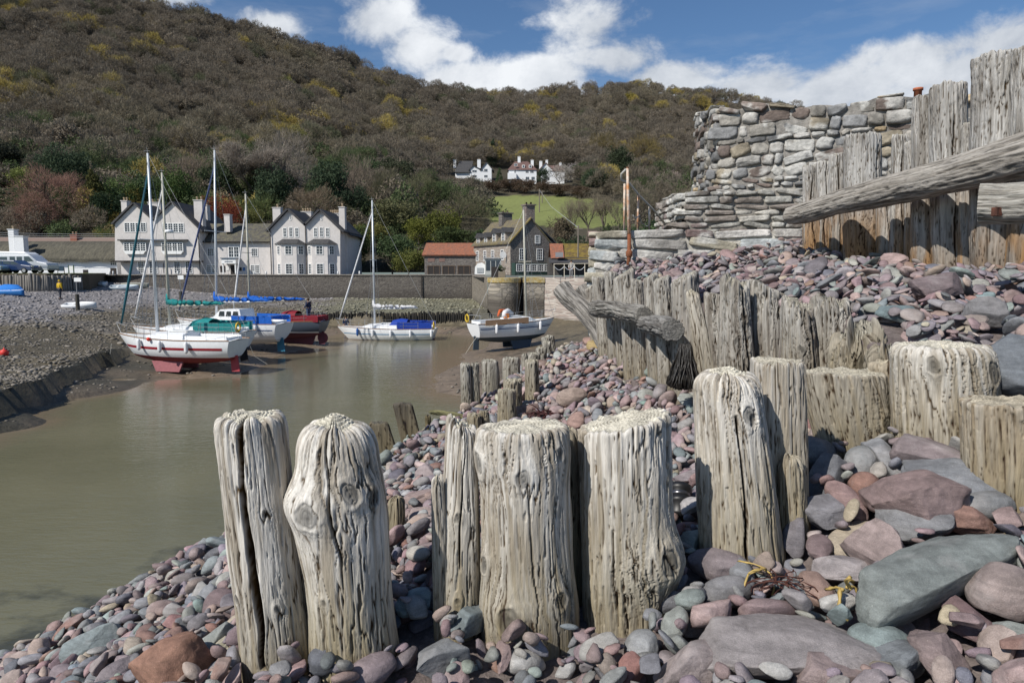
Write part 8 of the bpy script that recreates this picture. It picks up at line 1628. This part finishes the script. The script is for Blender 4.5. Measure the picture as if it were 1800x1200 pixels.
# ------------------------------------------------------------------ people
def person(label, loc, Hh, face, top, legs, hair=(.05, .035, .02), armL=.15, armR=.15, walk=.0, hood=None, skin=(.48, .30, .22), holding=None):
    """one continuous skinned body; clothes are slightly larger skins over it; face = direction looked at (radians)"""
    T = thing('person', label, 'person', loc); T.rotation_euler = (0, 0, face); T.scale = (Hh / 1.75,) * 3; ORG[T] = Vector((0, 0, 0))
    J = {'pel': (0, 0, .95, .13), 'wst': (0, 0, 1.10, .125), 'chs': (0, 0, 1.30, .145), 'nk': (0, 0, 1.47, .06), 'hd0': (.01, 0, 1.54, .065), 'hd': (.015, 0, 1.63, .09), 'hd2': (.01, 0, 1.70, .07)}
    E = [('pel', 'wst'), ('wst', 'chs'), ('chs', 'nk'), ('nk', 'hd0'), ('hd0', 'hd'), ('hd', 'hd2')]
    for s, nm, ar, wk in ((1, 'L', armL, walk), (-1, 'R', armR, -walk)):
        J['sh' + nm] = (0, s * .18, 1.41, .062); J['el' + nm] = (.06 * ar + -.02, s * (.24), 1.15, .045); fx = .25 * ar * 2; J['wr' + nm] = (fx, s * .23, .92 + .25 * ar, .030); J['pm' + nm] = (fx + .03, s * .225, .86 + .26 * ar, .034)
        E += [('chs', 'sh' + nm), ('sh' + nm, 'el' + nm), ('el' + nm, 'wr' + nm), ('wr' + nm, 'pm' + nm)]
        for k, (dy, ln) in enumerate(((.03, .07), (.01, .085), (-.01, .08), (-.03, .06))): J[f'f{nm}{k}'] = (fx + .045, s * .225 + dy, .83 + .26 * ar, .010); J[f'g{nm}{k}'] = (fx + .055, s * .222 + dy, .83 + .26 * ar - ln, .008); E += [('pm' + nm, f'f{nm}{k}'), (f'f{nm}{k}', f'g{nm}{k}')]
        J['th' + nm] = (fx + .07, s * .20, .845 + .26 * ar, .011); E += [('pm' + nm, 'th' + nm)]
        J['hp' + nm] = (0, s * .09, .90, .095); J['kn' + nm] = (wk * .5 + .02, s * .10, .50, .062); J['an' + nm] = (wk, s * .10, .09, .042); J['toe' + nm] = (wk + .17, s * .11, .035, .035); J['hl' + nm] = (wk - .04, s * .10, .035, .035)
        E += [('pel', 'hp' + nm), ('hp' + nm, 'kn' + nm), ('kn' + nm, 'an' + nm), ('an' + nm, 'toe' + nm), ('an' + nm, 'hl' + nm)]
    def skinned(nm, keys, grow, mt, sub=2):
        ks = [k for k in J if k in keys]; ix = {k: i for i, k in enumerate(ks)}; me = bpy.data.meshes.new(nm); me.from_pydata([J[k][:3] for k in ks], [(ix[a], ix[b]) for a, b in E if a in ix and b in ix], []); o = link(nm, me, mt, T)
        o.modifiers.new('skin', 'SKIN').use_smooth_shade = True
        if not me.skin_vertices: return o
        for k in ks: r = J[k][3] + (grow if k[0] not in 'fgt' else 0); me.skin_vertices[0].data[ix[k]].radius = (r, r)
        me.skin_vertices[0].data[0].use_root = True; o.modifiers.new('sub', 'SUBSURF').levels = sub; o.modifiers['sub'].render_levels = sub; return o
    msk = mat('skin', skin, .6, .05); skinned('body', set(J), 0, msk)
    tk = {'pel', 'wst', 'chs', 'shL', 'shR', 'elL', 'elR', 'wrL', 'wrR', 'nk'}; skinned('jacket', tk, .028, top); skinned('trousers', {'pel', 'hpL', 'hpR', 'knL', 'knR', 'anL', 'anR'}, .018, legs)
    m = MB(); m.lathe([(.02, -.10), (.085, -.07), (.105, .0), (.09, .07), (.03, .105)], (0, 0, 1.66), 14); m.build('hood' if hood else 'hair', hood or mat('hair', hair, .8), T, True)
    for s in (1, -1): m = MB(); m.lathe([(.002, -.01), (.010, 0), (.002, .01)], (.098, s * .032, 1.635), 8); m.build('eye', m_dark, T, True); m = MB(); m.box((J['anL' if s > 0 else 'anR'][0] + .06, s * .105, .045), (.28, .10, .09)); m.build('shoe', m_dark, T, bevel=.02)
    m = MB(); m.lathe([(.004, 0), (.016, -.03), (.004, -.045)], (.110, 0, 1.61), 6); m.build('nose', msk, T, True)
    if holding: holding(T)
    return T
yel = cloth('yellow_jacket', (.52, .34, .02)); nav = cloth('navy_jumper', (.02, .03, .07)); jean = cloth('dark_trousers', (.03, .035, .05)); jb = cloth('blue_jeans', (.05, .08, .15)); gry = cloth('pale_grey_coat', (.36, .35, .33))
p = on_bed(106, 526); person('person in a yellow hooded jacket walking away over the shingle', p, 1.8, R_(75), yel, jean, walk=.12, hood=yel, armL=.05, armR=.1)
p = W(543, 565, 52.3); person('person in a dark jumper standing on the deck beside the red canopy', Vector((p.x, 52.3, -5.66 + .95 + .86)), 1.72, R_(150), nav, jb, armL=.5, armR=.4)
p = on_bed(608, 573); p = W(608, 576, 62.0); person('person in dark clothes standing on the mud behind the lone floating boat', Vector((p.x, 62.0, farz(p.x, 62.0))), 1.75, R_(-60), nav, jb, armL=.5, armR=.3)
p = W(1004, 486, 65.6); person('person in a pale grey coat standing behind the pier railing', Vector((p.x, 65.6, -.73)), 1.7, R_(-90), gry, cloth('grey_trousers', (.2, .2, .2)), armL=.3, armR=.2)
